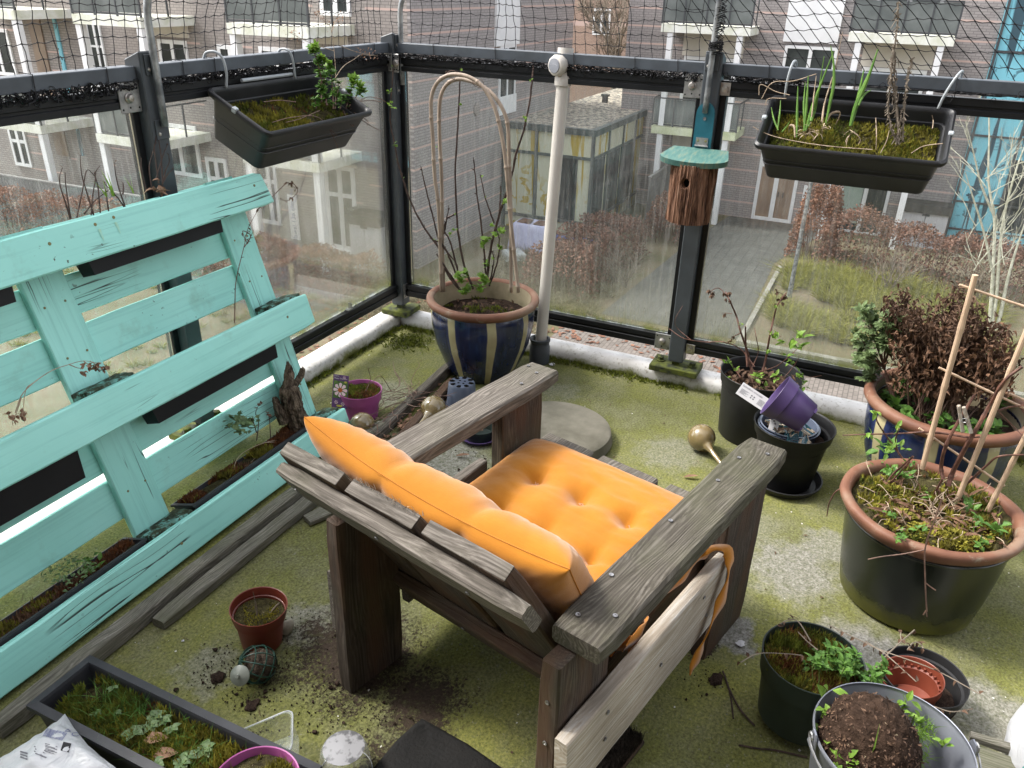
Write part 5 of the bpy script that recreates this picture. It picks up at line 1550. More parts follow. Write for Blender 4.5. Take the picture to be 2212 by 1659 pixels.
# leafy bits in the bottom trays
def tuftleaves(bm, c, n, l, spread, rr, lob=False):
    for k in range(n):
        a = rr.uniform(0, 6.28); d = Vector((math.cos(a), math.sin(a), rr.uniform(.2, 1.2)))
        p = c + Vector((rr.uniform(-1, 1), rr.uniform(-1, 1), rr.uniform(0, .6))) * spread
        (lobed_leaf if lob else leaf)(bm, p, d, l * rr.uniform(.6, 1.2), *(() if lob else (l * .55, None, .25, .3, rr)), **({'r': rr} if lob else {}))
rr = random.Random(12)
c_ = pw(522, 930, -.07); bm = bmesh.new(); tuftleaves(bm, c_ + Vector((0, 0, .01)), 40, .020, .045, rr, True); obj('strawberry_plant', bm, M['leaf_dull'], label='small dark green leafy plant in the bottom right tray', cat='plant')
c_ = pw(160, 1260, -.07); bm = bmesh.new(); tuftleaves(bm, c_ + Vector((0, 0, .02)), 130, .011, .05, rr); obj('trailing_weed', bm, M['leaf_dull'], label='grey green trailing weed on the rim of the bottom left tray', cat='plant')
c_ = pw(205, 1235, -.07); bm = bmesh.new(); tuftleaves(bm, c_ + Vector((0, 0, .01)), 26, .022, .03, rr); obj('weed_seedling', bm, M['leaf_green'], label='broad green seedlings beside the trailing weed in the bottom left tray', cat='plant')
def curl(bm, pts, rr):
    for k in range(4): lobed_leaf(bm, pts[-1 - k], rv(1, rr), .012, rr, 3)
q = lambda x, y: pw(x * .4298, 823 + y * .4298, -.06)
stems('dried_seedling', 'curled dead seedling stalk in front of the bark log', 'dead plant', [[q(1290, 300), q(1300, 200), q(1285, 160), q(1310, 100)], [q(1360, 290), q(1355, 200), q(1345, 155)], [q(1290, 260), q(1268, 190), q(1262, 200)]], 'stem_dark', .002, [('leaf_dead', curl)], 9)
bm = bmesh.new()
for pts in ([(1165, 500), (1200, 380), (1330, 310), (1480, 290)], [(1230, 440), (1290, 380), (1350, 330)], [(1330, 310), (1420, 300), (1560, 250)]):
    tube(bm, smoothpts([q(*p) for p in pts], 5), .0011, 4, False)
obj('dry_stalks', bm, M['stem_pale'], label='pale dry stalks lying over the bottom right tray', cat='stalks')
# bark log stood in the bottom tray
LG = thing('bark_log', 'rotten dark bark log with a torn splintered top in the pallet', 'log', pp(.13, .06, -.06))
def rag(name, pts, r0, r1, seed, spikes):
    bm = bmesh.new(); n, sg = 16, 22; q = smoothpts(pts, n // (len(pts) - 1)); n = len(q) - 1
    rings = tube(bm, q, [r0 + (r1 - r0) * i / n for i in range(n + 1)], sg)
    for i, ring in enumerate(rings):
        for k, v in enumerate(ring):
            d = (v.co - q[i]); f = 1 + .30 * nz((k * .9, i * .25, seed)) + .18 * nz((k * 2.2, i * .8, seed + 4))
            v.co = q[i] + d * f
            if i == n: v.co += (q[n] - q[n - 1]).normalized() * spikes * (abs(nz((k * 1.7, seed, 3))) * 2 + (.6 if k % 5 == 0 else 0)) - d * .2
    return obj(name, bm, M['stump'], LG)
a_, b_ = pw(648, 922, -.062), pw(622, 838, -.05)
rag('log_body', [a_, a_.lerp(b_, .5) + Vector((-.004, 0, 0)), b_], .036, .034, 3, .010)
rag('splinter', [b_ + Vector((.005, .0, -.01)), pw(624, 800, -.05), pw(622, 786, -.05)], .022, .006, 5, .010)
rag('splinter', [b_ + Vector((.020, .005, -.02)), pw(648, 815, -.05), pw(654, 798, -.05)], .012, .010, 7, .006)
rag('splinter', [pw(615, 912, -.075), pw(602, 885, -.072), pw(594, 860, -.07)], .020, .010, 9, .006)
# ------------------------------------------------------------------ armchair of planks
th_ = R(-14)
CF, CL = Vector((math.cos(th_), math.sin(th_), 0)), Vector((-math.sin(th_), math.cos(th_), 0))
def ch(a, b, z): return CF * (a - 1.642) + CL * (b - 1.787) + Vector((0, 0, z))
CHR = thing('armchair', 'weathered plank armchair with wide armrests and an orange cushion on it', 'armchair', ch(.4, .03, 0))
# legs: upright planks
def leg(a0, a1, b, zt, mat, sd):
    plank('leg', ch((a0 + a1) / 2, b, .001), ch((a0 + a1) / 2, b, zt), a1 - a0, .042, CF, M[mat], CHR, .004, .0014, sd)
leg(0.0, .168, .297, .484, 'dark_wood', 1)
leg(.61, .785, .357, .484, 'dark_wood', 2)
leg(-.012, .15, -.283, .484, 'dark_wood', 3)
leg(.635, .85, -.283, .484, 'dark_wood', 4)
# armrests
def arm(p, q_, w, sd):
    o = plank('armrest', p, q_, w, .043, CL, M['mossy_wood'] if sd == 12 else M['grey_wood'], CHR, .006, .002, sd)
    return o
arm(ch(.035, -.300, .507), ch(.856, -.283, .507), .104, 12)
arm(ch(.030, .345, .507), ch(.836, .375, .507), .104, 11)
for a, b in ((.075, -.275), (.115, -.325), (.20, -.262), (.42, -.262), (.62, -.268), (.74, -.262), (.80, -.305)): screw(ch(a, b, .5292), (0, 0, 1), CHR)
for a, b in ((.78, .36), (.80, .405), (.70, .35)): screw(ch(a, b, .5292), (0, 0, 1), CHR)
# side boards
plank('side_board', ch(-.02, -.3235, .265), ch(.585, -.3235, .300), .165, .030, (0, 0, 1), M['pale_wood'], CHR, .003, .001, 21)
plank('side_board', ch(.02, .338, .235), ch(.60, .396, .235), .17, .030, (0, 0, 1), M['grey_wood'], CHR, .003, .001, 22)
for a, z in ((.10, .25), (.10, .32), (.50, .27), (.47, .34), (.30, .28)): screw(ch(a, -.339, z), -CL, CHR)
# seat frame and slats
plank('seat_rail', ch(.17, .265, .215), ch(.80, .322, .268), .085, .026, (0, 0, 1), M['grey_wood'], CHR, .003, .001, 31)
plank('seat_rail', ch(.17, -.235, .215), ch(.80, -.235, .268), .085, .026, (0, 0, 1), M['dark_wood'], CHR, .003, .001, 32)
plank('cross_rail', ch(.80, .33, .262), ch(.80, -.255, .262), .06, .030, (0, 0, 1), M['grey_wood'], CHR, .003, .001, 33)
for b0, b1, sd in ((.187, .352, 41), (-.021, .162, 42), (-.235, -.052, 43)):
    plank('seat_slat', ch(.19, (b0 + b1) / 2, .262), ch(.838, (b0 + b1) / 2, .306), b1 - b0, .028, CL, M['grey_wood'], CHR, .004, .0015, sd)
# backrest
S0, S1 = Vector((.205, 0, .210)), Vector((-.066, 0, .662))
sd_ = (S1 - S0).normalized(); nb = Vector((sd_.z, 0, -sd_.x))       # nb: forward normal
def bk(s, b, n):
    q_ = S0 + sd_ * s + nb * n
    return ch(q_.x, b, q_.z)
NB = (bk(0, 0, 1) - bk(0, 0, 0)).normalized()
SD = (bk(1, 0, 0) - bk(0, 0, 0)).normalized()
SL = (S1 - S0).length
for b0, b1, sd, e in ((.178, .352, 51, 0), (-.018, .160, 52, -.004), (-.228, -.040, 53, .004)):
    plank('back_slat', bk(0, (b0 + b1) / 2 - .0, .016), bk(SL + e, (b0 + b1) / 2, .016), b1 - b0, .034, CL, M['dark_wood'], CHR, .004, .0022, sd)
    plank('slat_end', bk(SL + e + .0015, b0 + .003, .016), bk(SL + e + .0015, b1 - .003, .016), .029, .003, NB, M['grey_wood'], CHR, .0008, .0008, sd)
plank('back_rail', bk(SL - .050, .345, -.0165), bk(SL - .050, -.272, -.0165), .075, .032, SD, M['grey_wood'], CHR, .005, .002, 61)
plank('back_rail', bk(.035, .300, -.0165), bk(.035, -.262, -.0165), .075, .032, SD, M['dark_wood'], CHR, .004, .0015, 62)
# splintered saw fibres on the middle slat top
bm = bmesh.new(); rr = random.Random(8)
for i in range(90):
    b = rr.uniform(-.018, .16); p = bk(SL - .005, b, rr.uniform(.024, .033))
    tube(bm, [p, p + SD * rr.uniform(.004, .014) + rv(.006, rr)], [.0007, .0003], 3, False)
obj('saw_fibres', bm, M['stem_pale'], CHR)
for b in (.30, .07, -.15): screw(bk(SL - .05, b, -.0327), -NB, CHR); screw(bk(.035, b, -.0327), -NB, CHR)
for z in (.30, .40): screw(ch(-.0125, -.283, z), -CF, CHR)

# ------------------------------------------------------------------ orange cushion
CU = thing('chair_cushion', 'orange tufted fabric cushion lying on the seat and back of the armchair', 'cushion', ch(.5, .04, .31))
def pad(name, c, ex, ey, n, hx, hy, T, tufts, seed, lift=None, squash=0.45, crease_x=(), sag=None):
    """pillow centred on c; ex, ey half axes directions, n outward normal"""
    N = 90; bm = bmesh.new()
    ex, ey, n = Vector(ex).normalized(), Vector(ey).normalized(), Vector(n).normalized()
    def thick(u, v):
        e = max(0.0, (1 - abs(u) ** 5)) * max(0.0, (1 - abs(v) ** 4))
        t = T * e ** 0.36
        x, y = u * hx, v * hy
        for tx, ty, k in tufts:
            d = math.hypot(x - tx, y - ty)
            t -= T * k * math.exp(-(d / .026) ** 1.3)
            a = math.atan2(y - ty, x - tx)
            t -= T * .16 * k * math.exp(-d / .06) * (0.5 + 0.5 * math.cos(4 * a + .4)) ** 3
        for cx, k in crease_x:
            d = abs(x - cx - .012 * math.sin(v * 3 + cx * 9))
            t -= T * k * math.exp(-(d / .020) ** 1.2) * (.6 + .4 * v)
            for m_ in (-1, 1):
                t -= T * .16 * k * math.exp(-(abs(x - cx - m_ * (.04 + .02 * v)) / .010) ** 2)
        t += T * .13 * nz((x * 9, y * 9, seed)) * e + T * .09 * nz((x * 26, y * 9, seed + 2)) * e + T * .05 * nz((x * 60, y * 24, seed + 5)) * e
        # puckers along the seam
        t *= 1 - .035 * (1 - e) * (0.5 + 0.5 * math.sin((x + y) * 170 + 3 * nz((x * 5, y * 5, seed))))
        return max(t, .0015)
    pinch = lambda u, v: 1 - .055 * (1 - abs(u) ** 2) * abs(v) ** 6 if True else 1
    top, bot = [], []
    for i in range(N + 1):
        rt_, rb_ = [], []
        for j in range(N + 1):
            u, v = math.sin((i / N - .5) * math.pi), math.sin((j / N - .5) * math.pi)
            uu = u * (1 - .045 * (1 - v * v) * abs(u) ** 4); vv = v * (1 - .06 * (1 - u * u) * abs(v) ** 4)
            p = Vector(c) + ex * hx * uu + ey * hy * vv
            if lift: p += lift(u, v)
            t = thick(u, v)
            rt_.append(bm.verts.new(p + n * t)); 
            if i in (0, N) or j in (0, N): rb_.append(rt_[-1])
            else: rb_.append(bm.verts.new(p - n * t * squash))
        top.append(rt_); bot.append(rb_)
    for i in range(N):
        for j in range(N):
            bm.faces.new((top[i][j], top[i + 1][j], top[i + 1][j + 1], top[i][j + 1]))
            f = (bot[i][j], bot[i][j + 1], bot[i + 1][j + 1], bot[i + 1][j])
            if len(set(f)) == 4: 
                try: bm.faces.new(f)
                except ValueError: pass
    border = [top[i][0].co.copy() for i in range(N + 1)] + [top[N][j].co.copy() for j in range(1, N + 1)] + [top[i][N].co.copy() for i in range(N - 1, -1, -1)] + [top[0][j].co.copy() for j in range(N - 1, 0, -1)]
    rot = Matrix((ex, ey, n)).transposed()
    M4 = Matrix.Translation(Vector(c)) @ rot.to_4x4()
    inv = M4.inverted()
    for v in bm.verts: v.co = inv @ v.co
    o = obj(name, bm, M['orange'], CU, M=M4, smooth=True)
    bm = bmesh.new(); tube(bm, border + [border[0]], .0016, 5, False)
    for v in bm.verts: v.co = inv @ v.co
    obj('seam', bm, M['thread'], o, M=M4)
    return o, border
up = (ch(.3, 0, .044) - ch(0, 0, .0)).normalized()
ex_s = (ch(.838, 0, .306) - ch(.19, 0, .262)).normalized()
ey_s = CL
nn = ex_s.cross(ey_s).normalized()
tb = [.145, .005, -.135]
seat, _b = pad('seat_pad', ch(.505, .046, .318), ex_s, ey_s, nn, .262, .302, .052, [(.068, t_, .85) for t_ in tb] + [(-.09, t_, .8) for t_ in tb], 3,
    lift=lambda u, v: Vector((0, 0, -.012 * (abs(u * v)) ** 3)), squash=.35)
bm = bmesh.new(); rr = random.Random(4)
for t_ in tb[:3]:
    p = ch(.573, .046 + t_, .336)
    for k in range(4): tube(bm, [p, p + Vector((rr.uniform(-.006, .006), rr.uniform(-.006, .006), .006)), p + Vector((rr.uniform(-.012, .012), rr.uniform(-.012, .012), .004))], .0007, 3, False)
obj('tuft_threads', bm, simple('pink thread', (0.65, 0.42, 0.33), None, 20, .8, .1), seat)
def blift(u, v):
    # top edge droops back over the slats between the corners, left corner stands up
    z = SD * (max(0, v + .3) / 1.3 * (.036 * (1 + u) + .010 * max(0, u) ** 3))
    z += NB * (-.020 * max(0, v) ** 3 * (1 - u * u)) + NB * (.03 * (v < 0) * v * v)
    return z
pad('back_pad', bk(.225, .060, .092), CL, SD, NB, .318, .205, .076, [(.105, .03, .5), (-.105, .03, .5), (.105, -.12, .5), (-.105, -.12, .5)], 6, lift=blift, squash=.72, crease_x=((.105, .26), (-.115, .26)))
# ribbons that tie the cushion to the chair
def ribbon(pts, w, sd, wd=None):
    q_ = smoothpts(pts, 8); bm = bmesh.new(); prev = None
    for i, p in enumerate(q_):
        t = (q_[min(i + 1, len(q_) - 1)] - q_[max(i - 1, 0)]).normalized()
        s = Vector(wd) if wd else CF
        s = (s - t * s.dot(t)).normalized()
        tw = .35 * math.sin(i * .5 + sd); nrm = t.cross(s)
        s = (s * math.cos(tw) + nrm * math.sin(tw)); nrm = t.cross(s).normalized() * .0012
        ww = w * (1 + .12 * math.sin(i * 1.3 + sd))
        cur = [bm.verts.new(p - s * ww / 2 + nrm), bm.verts.new(p + nrm * 1.8), bm.verts.new(p + s * ww / 2 + nrm), bm.verts.new(p + s * ww / 2 - nrm), bm.verts.new(p - s * ww / 2 - nrm)]
        if prev:
            for k in range(5): bm.faces.new((prev[k], prev[(k + 1) % 5], cur[(k + 1) % 5], cur[k]))
        prev = cur
    return obj('tie_ribbon', bm, M['orange'], CU, smooth=True)
ribbon([ch(.42, -.215, .345), ch(.47, -.265, .375), ch(.535, -.302, .408), ch(.565, -.334, .405), ch(.555, -.352, .36), ch(.52, -.356, .29), ch(.47, -.352, .21), ch(.44, -.350, .15)], .030, 1)
ribbon([ch(.25, -.20, .33), ch(.33, -.25, .35), ch(.42, -.285, .375), ch(.50, -.298, .398), ch(.54, -.303, .405)], .026, 2, (0, 0, 1))
ribbon([ch(.16, -.20, .30), ch(.20, -.262, .345), ch(.27, -.296, .335), ch(.24, -.295, .31), ch(.15, -.300, .30)], .026, 4, (0, 0, 1))
ribbon([ch(.30, -.21, .31), ch(.34, -.268, .33), ch(.28, -.298, .36), ch(.21, -.30, .365)], .022, 5, (0, 0, 1))
# ------------------------------------------------------------------ pots
def potbody(t, name, prof_out, wall, mat, c, seg=56, rim=None, inner=None, rimmat=None, dents=0, smooth=True, rot=None):
    """thin walled pot: outer profile bottom -> top [(r, z)], closed by the inner side"""
    prof = [(0.0, prof_out[0][1])] + prof_out
    inn = [(max(.002, r - wall), z) for r, z in reversed(prof_out)]
    inn[-1] = (inn[-1][0], prof_out[0][1] + wall)
    prof = prof + [(prof_out[-1][0] - wall * .3, prof_out[-1][1] + wall * .35)] + inn + [(0.0, prof_out[0][1] + wall)]
    bm = bmesh.new(); lathe(bm, prof, (0, 0, 0), seg)
    M4 = Matrix.Translation(Vector(c)) @ (rot.to_4x4() if rot is not None else Matrix.Identity(4))
    o = obj(name, bm, mat, t, M=M4)
    autosmooth(o, 38)
    return o
def soildisc(t, c, r, z, mat, amp=.008, seed=1, seg=48, rings=12, rot=None):
    bm = bmesh.new()
    prof = [(r * i / rings, 0) for i in range(rings + 1)]
    lathe(bm, prof, (0, 0, 0), seg)
    for v in bm.verts: v.co.z = amp * nz(v.co, 18, seed) + amp * .6 * nz(v.co, 55, seed)
    M4 = Matrix.Translation(Vector(c)) @ (rot.to_4x4() if rot is not None else Matrix.Identity(4)) @ Matrix.Translation((0, 0, z))
    return obj('soil', bm, mat, t, M=M4, smooth=True)
def discpt(c, r, z, seed=0, thr=-9, sc_=9):
    def fn(rr):
        a = rr.uniform(0, 6.2832); q_ = r * math.sqrt(rr.random())
        x, y = math.cos(a) * q_, math.sin(a) * q_
        if nz((x * sc_, y * sc_, seed)) < thr: return None
        return Vector(c) + Vector((x, y, z + .008 * nz((x * 18, y * 18, seed))))
    return fn
def addmoss(t, fn, n, h_, mat, w=.0035, seed=1, name='moss'):
    bm = bmesh.new(); moss(bm, fn, n, h_, w, random.Random(seed))
    if len(bm.faces): obj(name, bm, M[mat], t, kind='stuff')
    else: bm.free()

# --- striped corner pot
C1 = Vector((-.272, -.545, 0))
t = thing('glazed_pot', 'large blue pot with cream stripes in the corner beside the white pole', 'plant pot', C1)
prof = [(.125, .002), (.135, .012), (.165, .07), (.195, .15), (.211, .23), (.214, .28), (.210, .312)]
potbody(t, 'pot_body', prof, .012, M['glaze'], C1, 72)
bm = bmesh.new(); lathe(bm, [(.207, .306), (.225, .318), (.232, .330), (.230, .342), (.220, .348), (.205, .346), (.199, .336), (.199, .306)], C1, 72, closed=True)
o = obj('rim', bm, M['terra'], t, smooth=True)
bm = bmesh.new(); lathe(bm, [(.1985, .338), (.196, .24)], C1, 60); obj('inner_wall', bm, M['clay_inner'], t, smooth=True)
soildisc(t, C1, .196, .262, M['soil'], .010, 3)
addmoss(t, discpt(C1, .185, .264, 3, .12), 900, .012, 'moss_g', .004, 4)
bm = bmesh.new(); rr = random.Random(61)
for i in range(70):
    p = discpt(C1, .18, .27, 3)(rr); leaf(bm, p, rv(1, rr), rr.uniform(.015, .03), .014, None, .5, .5, rr)
obj('dry_leaves', bm, M['leaf_dead'], t)
# currant bush in it: canes read off the plane through the pot's axis
def cp(px, py, dx=0.0): return P(px, py, x=-.275 + dx)
r1 = lambda x, y: (850.3 + x * .3308, 82.3 + y * .3308)
canes = [
    ([(440, 1650), (380, 1580), (330, 1490), (300, 1380), (215, 1260), (150, 1150), (100, 1040), (60, 920), (25, 800), (8, 700)], 0.02, .0042),
    ([(6, 690), (-20, 560), (-20, 430), (-8, 300), (-2, 190)], 0.02, .0024),
    ([(430, 1560), (400, 1440), (370, 1330), (330, 1250), (350, 1180), (395, 1155)], .03, .0035),
    ([(415, 1560), (350, 1400), (290, 1300), (260, 1180), (225, 1040), (200, 940), (183, 855)], -.05, .0035),
    ([(330, 1280), (345, 1190), (360, 1108)], .03, .0025),
    ([(520, 1640), (460, 1480), (425, 1300), (410, 1100), (402, 900), (412, 700), (422, 500), (432, 330), (438, 215)], .04, .0042),
    ([(600, 1540), (590, 1390), (570, 1200), (545, 1020), (530, 880), (524, 795)], 0.0, .0036),
    ([(610, 1590), (625, 1430), (660, 1260), (700, 1120), (760, 940), (800, 760), (850, 600), (890, 400), (905, 270), (910, 195)], .05, .0046),
    ([(655, 1210), (625, 1120), (598, 1040), (570, 905)], 0.0, .003),
    ([(690, 1130), (697, 1050), (697, 965)], .02, .0025),
    ([(625, 1620), (660, 1520), (685, 1420), (690, 1330), (675, 1260)], -.05, .003),
    ([(430, 1640), (340, 1500), (280, 1410)], -.06, .004),
    ([(400, 1455), (300, 1340), (260, 1320)], -.02, .0022), ([(630, 1590), (655, 1450), (640, 1390)], .0, .0025)]
BU = thing('currant_bush', 'leafless currant bush with budding canes in the striped corner pot', 'shrub', C1 + Vector((0, 0, .265)))
bm = bmesh.new(); bl = bmesh.new(); bl2 = bmesh.new(); rr = random.Random(71)
for pts, dx, r0 in canes:
    q_ = smoothpts([cp(*r1(*p), dx=dx * (i / len(pts))) for i, p in enumerate(pts)], 5); n = len(q_)
    q_ = [p + rv(.0012, rr) for p in q_]
    tube(bm, q_, [max(.0020, 1.25 * r0 * (1 - .5 * i / n)) * (1.18 if i % 7 == 3 else 1) for i in range(n)], 6)
    for i in range(3, n, 3):
        if rr.random() < .75:
            d = (rv(1, rr) + (q_[min(i + 1, n - 1)] - q_[i]).normalized() * 1.3).normalized()
            tube(bm, [q_[i], q_[i] + d * .007, q_[i] + d * .012], [.0024, .0022, .0005], 5)
    leaf(bl2, q_[-1], (q_[-1] - q_[-2]), .012, .005, None, .2, .1, rr)
    for k in range(4):
        if rr.random() < .5: lobed_leaf(bl, q_[rr.randint(n // 2, n - 1)], rv(1, rr) + Vector((0, 0, .6)), rr.uniform(.008, .015), rr, 3)
obj('canes', bm, M['stem_dark'], BU)
for px, py, n, s in ((440, 1560, 9, .030), (470, 1530, 8, .026), (600, 1590, 14, .028), (575, 1560, 8, .022), (605, 1480, 6, .022), (690, 1275, 5, .026), (640, 1218, 3, .018), (615, 1320, 10, .022), (585, 1355, 6, .018), (690, 1360, 6, .016), (370, 1290, 5, .014),
                    (400, 1250, 4, .012), (12, 690, 3, .016), (-30, 360, 3, .014), (-10, 440, 4, .020), (275, 712, 2, .008), (858, 525, 3, .012), (735, 1075, 4, .016), (895, 270, 3, .010), (435, 440, 3, .010), (470, 1640, 12, .032), (560, 1640, 10, .028)):
    c_ = cp(*r1(px, py), dx=-.02)
    for k in range(n): lobed_leaf(bl, c_ + rv(s * .5, rr), rv(1, rr) + Vector((0, 0, .7)), s * rr.uniform(.6, 1.1), rr, 5)
obj('leaves', bl, M['leaf_fresh'], BU); obj('buds', bl2, M['stem_dark'], BU)
# two bent bamboo hoops
def hoop(label, pts, dx, rad):
    q_ = smoothpts([cp(*r1(*p), dx=dx) for p in pts], 7)
    t = thing('bamboo_hoop', label, 'plant support', q_[0], 'bent bamboo hoops in the corner pot')
    bm = bmesh.new(); rads = []; qq = []; L = 0.0; nxt = .06
    for i, p in enumerate(q_):
        if i: L += (q_[i] - q_[i - 1]).length
        if L > nxt and 0 < i < len(q_) - 1:
            nxt += .155; d = (q_[i + 1] - q_[i - 1]).normalized()
            for o_, k_ in ((-.005, 1), (-.0015, 1.24), (.0015, 1.24), (.005, 1)): qq.append(p + d * o_); rads.append(rad * k_)
        else: qq.append(p); rads.append(rad)
    tube(bm, qq, rads, 10); obj('cane', bm, M['bamboo_grey'], t, smooth=True)
hoop('weathered bamboo hoop bent over the currant bush, outer on the left', [(312, 1655), (300, 1250), (288, 1050), (268, 900), (255, 650), (245, 500), (248, 380), (285, 290), (350, 245), (420, 238), (500, 258), (580, 315), (650, 430), (690, 560), (720, 720), (740, 900), (760, 1150), (785, 1380), (815, 1660)], -.06, .0072)
hoop('weathered bamboo hoop bent over the currant bush, inner on the left', [(328, 1655), (318, 1350), (316, 1100), (312, 900), (300, 640), (298, 480), (310, 370), (355, 295), (420, 268), (490, 278), (570, 310), (650, 370), (715, 470), (745, 570), (752, 720), (758, 900), (765, 1150), (766, 1400), (768, 1660)], .0, .0072)
bm = bmesh.new()
for px, py in ((365, 240), (390, 250), (540, 300)):
    c_ = cp(*r1(px, py), dx=-.03); tube(bm, [c_ + Vector((0, .014 * math.cos(k), .014 * math.sin(k))) + Vector((.03 * math.sin(k * .5), 0, 0)) for k in [i * .7 for i in range(12)]], .0011, 3, False)
obj('hoop_ties', bm, M['stem_brown'], label='wire ties twisted round the top of the bamboo hoops', cat='wire')

# --- white parasol pole in its socket
pc = Vector((-.062, -.720, 0))
t = thing('parasol_pole', 'cream white parasol pole with a grey clamp knob standing in a dark socket', 'pole', pc)
ptop = P(1218, 104, y=-.728)
ax_ = (Vector((ptop.x + .02, ptop.y, ptop.z)) - pc).normalized()
rotp = frame(ax_.cross(Vector((0, 1, 0))).cross(ax_).cross(ax_), ax_)
L = (ptop.z) / ax_.z
kn = P(1206, 143, y=-.728).z / ax_.z
bm = bmesh.new(); lathe(bm, [(0, .03), (.0245, .03), (.0245, kn - .06), (.0, kn - .06)], pc, 32, rotp); autosmooth(obj('pole', bm, M['white_plastic'], t))
bm = bmesh.new(); lathe(bm, [(.0245, kn - .075), (.0325, kn - .075), (.0335, kn - .068), (.0335, kn - .048), (.031, kn - .040), (.029, kn - .01), (.030, kn + .03), (.0305, L - .01), (.030, L), (.026, L), (.0255, L - .06), (.0, L - .06)], pc, 32, rotp); autosmooth(obj('collar', bm, M['white_plastic'], t), 30)
kc = pc + ax_ * kn; kd = (CAM - kc); kd.z = 0; kd.normalize(); kd = (Matrix.Rotation(R(-42), 3, 'Z') @ kd)
fr = frame(kd.cross(Vector((0, 0, 1))), kd)
bm = bmesh.new(); lathe(bm, [(.022, -.0), (.036, .018), (.0395, .030), (.0395, .046), (.036, .054), (.030, .057), (.0, .057)], kc, 10, fr)
bmesh.ops.subdivide_edges(bm, edges=bm.edges[:], cuts=1); k_ = obj('knob', bm, M['white_plastic'], t, smooth=True)
bm = bmesh.new(); lathe(bm, [(.027, .0572), (.0275, .0585), (.026, .0605), (.0, .062)], kc, 36, fr); cpo = obj('knob_cap', bm, M['grey_knob'], k_); autosmooth(cpo)
bm = bmesh.new(); X_, Z_ = fr.col[0], fr.col[1]
tube(bm, [kc + kd * .0615 + X_ * (s * .020) + Vector((0, 0, 1)) * (.006 * (1 - s * s)) for s in [i / 5 - 1 for i in range(11)]], .0006, 4, False); obj('cap_line', bm, simple('light grey mark', (.36, .37, .41), None, 20, .4, .4), k_)
bm = bmesh.new(); lathe(bm, [(.030, .0), (.044, .0), (.044, .075), (.041, .080), (.041, .098), (.045, .102), (.045, .112), (.036, .114), (.030, .108), (.028, .03), (.0, .03)], pc, 32)
autosmooth(obj('socket', bm, M['dark_socket'], t))

# --- concrete disc under the armchair's front
dc = Vector((-.655, -1.035, 0)); bm = bmesh.new()
lathe(bm, [(0, .001), (.205, .001), (.215, .012), (.207, .048), (.192, .056), (0, .062)], dc, 64)
autosmooth(obj('concrete_disc', bm, M['concrete'], origin=dc, label='round grey concrete disc lying on the floor in front of the armchair', cat='concrete disc'))

# --- battens on the floor
def batten(label, a, b, w, h, mat, sd, zb=0.0, group='old battens lying along the pallet'):
    a, b = Vector((*a, zb + h / 2 + .001)), Vector((*b, zb + h / 2 + .001))
    return plank('batten', a, b, w, h, (0, 1, 0) if abs((b - a).x) > abs((b - a).y) else (1, 0, 0), mat, None, .004, .0025, sd, label=label, cat='batten', group=group)
batten('long weathered batten lying along the foot of the pallet', (-2.395, -.452), (-.90, -.452), .042, .046, M['batten'], 71)
batten('greenish batten with a rounded end beside the long one', (-2.0, -.505), (-1.10, -.512), .046, .032, M['batten'], 72)
batten('short wood block poking out from under the armchair', (-1.475, -.56), (-1.38, -.60), .05, .022, M['batten'], 73)
batten('grey batten running from behind the pink pot to the striped pot', (-.985, -.470), (-.32, -.420), .036, .042, M['grey_wood'], 74)
batten('dark batten lying in front of the grey one by the upturned pot', (-1.10, -.585), (-.46, -.505), .036, .042, M['dark_wood'], 75)
batten('dark mossy batten end at the lower left by the sack', (-2.46, -.40), (-2.20, -.475), .04, .02, M['batten'], 76)

# --- magenta pot with a picture label
c_ = Vector((-.838, -.318, 0))
t = thing('flower_pot', 'magenta plastic pot of moss with a picture label stuck in it', 'plant pot', c_, 'magenta plastic pots')
MAGP = [(.058, .001), (.062, .004), (.071, .075), (.077, .076), (.082, .112), (.083, .116)]
potbody(t, 'pot_body', MAGP, .003, M['magenta'], c_, 48)
soildisc(t, c_, .078, .098, M['soil_green'], .006, 5)
addmoss(t, discpt(c_, .074, .098, 5, -.2, 14), 1000, .014, 'moss_g', .0035, 6); addmoss(t, discpt(c_, .074, .098, 6, .0, 14), 500, .020, 'moss_r', .0025, 7)
def card(name, label, c, w, h_, xd, yd, mat, pieces=(), parent=None, th=.0012, cat='plant label'):
    """flat label: pieces = list of (mat, polygon in 0..1 label units)"""
    xd, yd = Vector(xd).normalized(), Vector(yd); yd = (yd - xd * yd.dot(xd)).normalized(); n = xd.cross(yd)
    t = thing(name, label, cat, c)
    bm = bmesh.new(); box(bm, (0, 0, 0), (w, h_, th)); M4 = Matrix.Translation(Vector(c)) @ Matrix((xd, yd, n)).transposed().to_4x4()
    o = obj('card', bm, M[mat], t, M=M4)
    lv = 0
    for nm, mm, polys in pieces:
        lv += 1
        bm = bmesh.new()
        for poly in polys: bm.faces.new([bm.verts.new(((x - .5) * w, (y - .5) * h_, th / 2 + .0003 + .00025 * lv)) for x, y in poly])
        obj(nm, bm, M[mm], t, M=M4)
    return t, M4
def flower(cx, cy, r, n, asp, k=.55):
    out = []
    for i in range(n):
        a = 6.2832 * i / n; pts = []
        for da, rr_ in ((0, .15), (.30, .6), (.26, .9), (0, 1.0), (-.26, .9), (-.30, .6)):
            pts.append((cx + r * rr_ * math.cos(a + da), cy + r * rr_ * math.sin(a + da) * asp))
        out.append(pts)
    return out
def circ(cx, cy, r, asp, n=14): return [(cx + r * math.cos(6.2832 * i / n), cy + r * math.sin(6.2832 * i / n) * asp) for i in range(n)]
lc = P(735, 846, x=-.905); lw, lh = .060, .125
xd = Vector((.25, -1, -.02)); yd = Vector((.28, .10, 1))
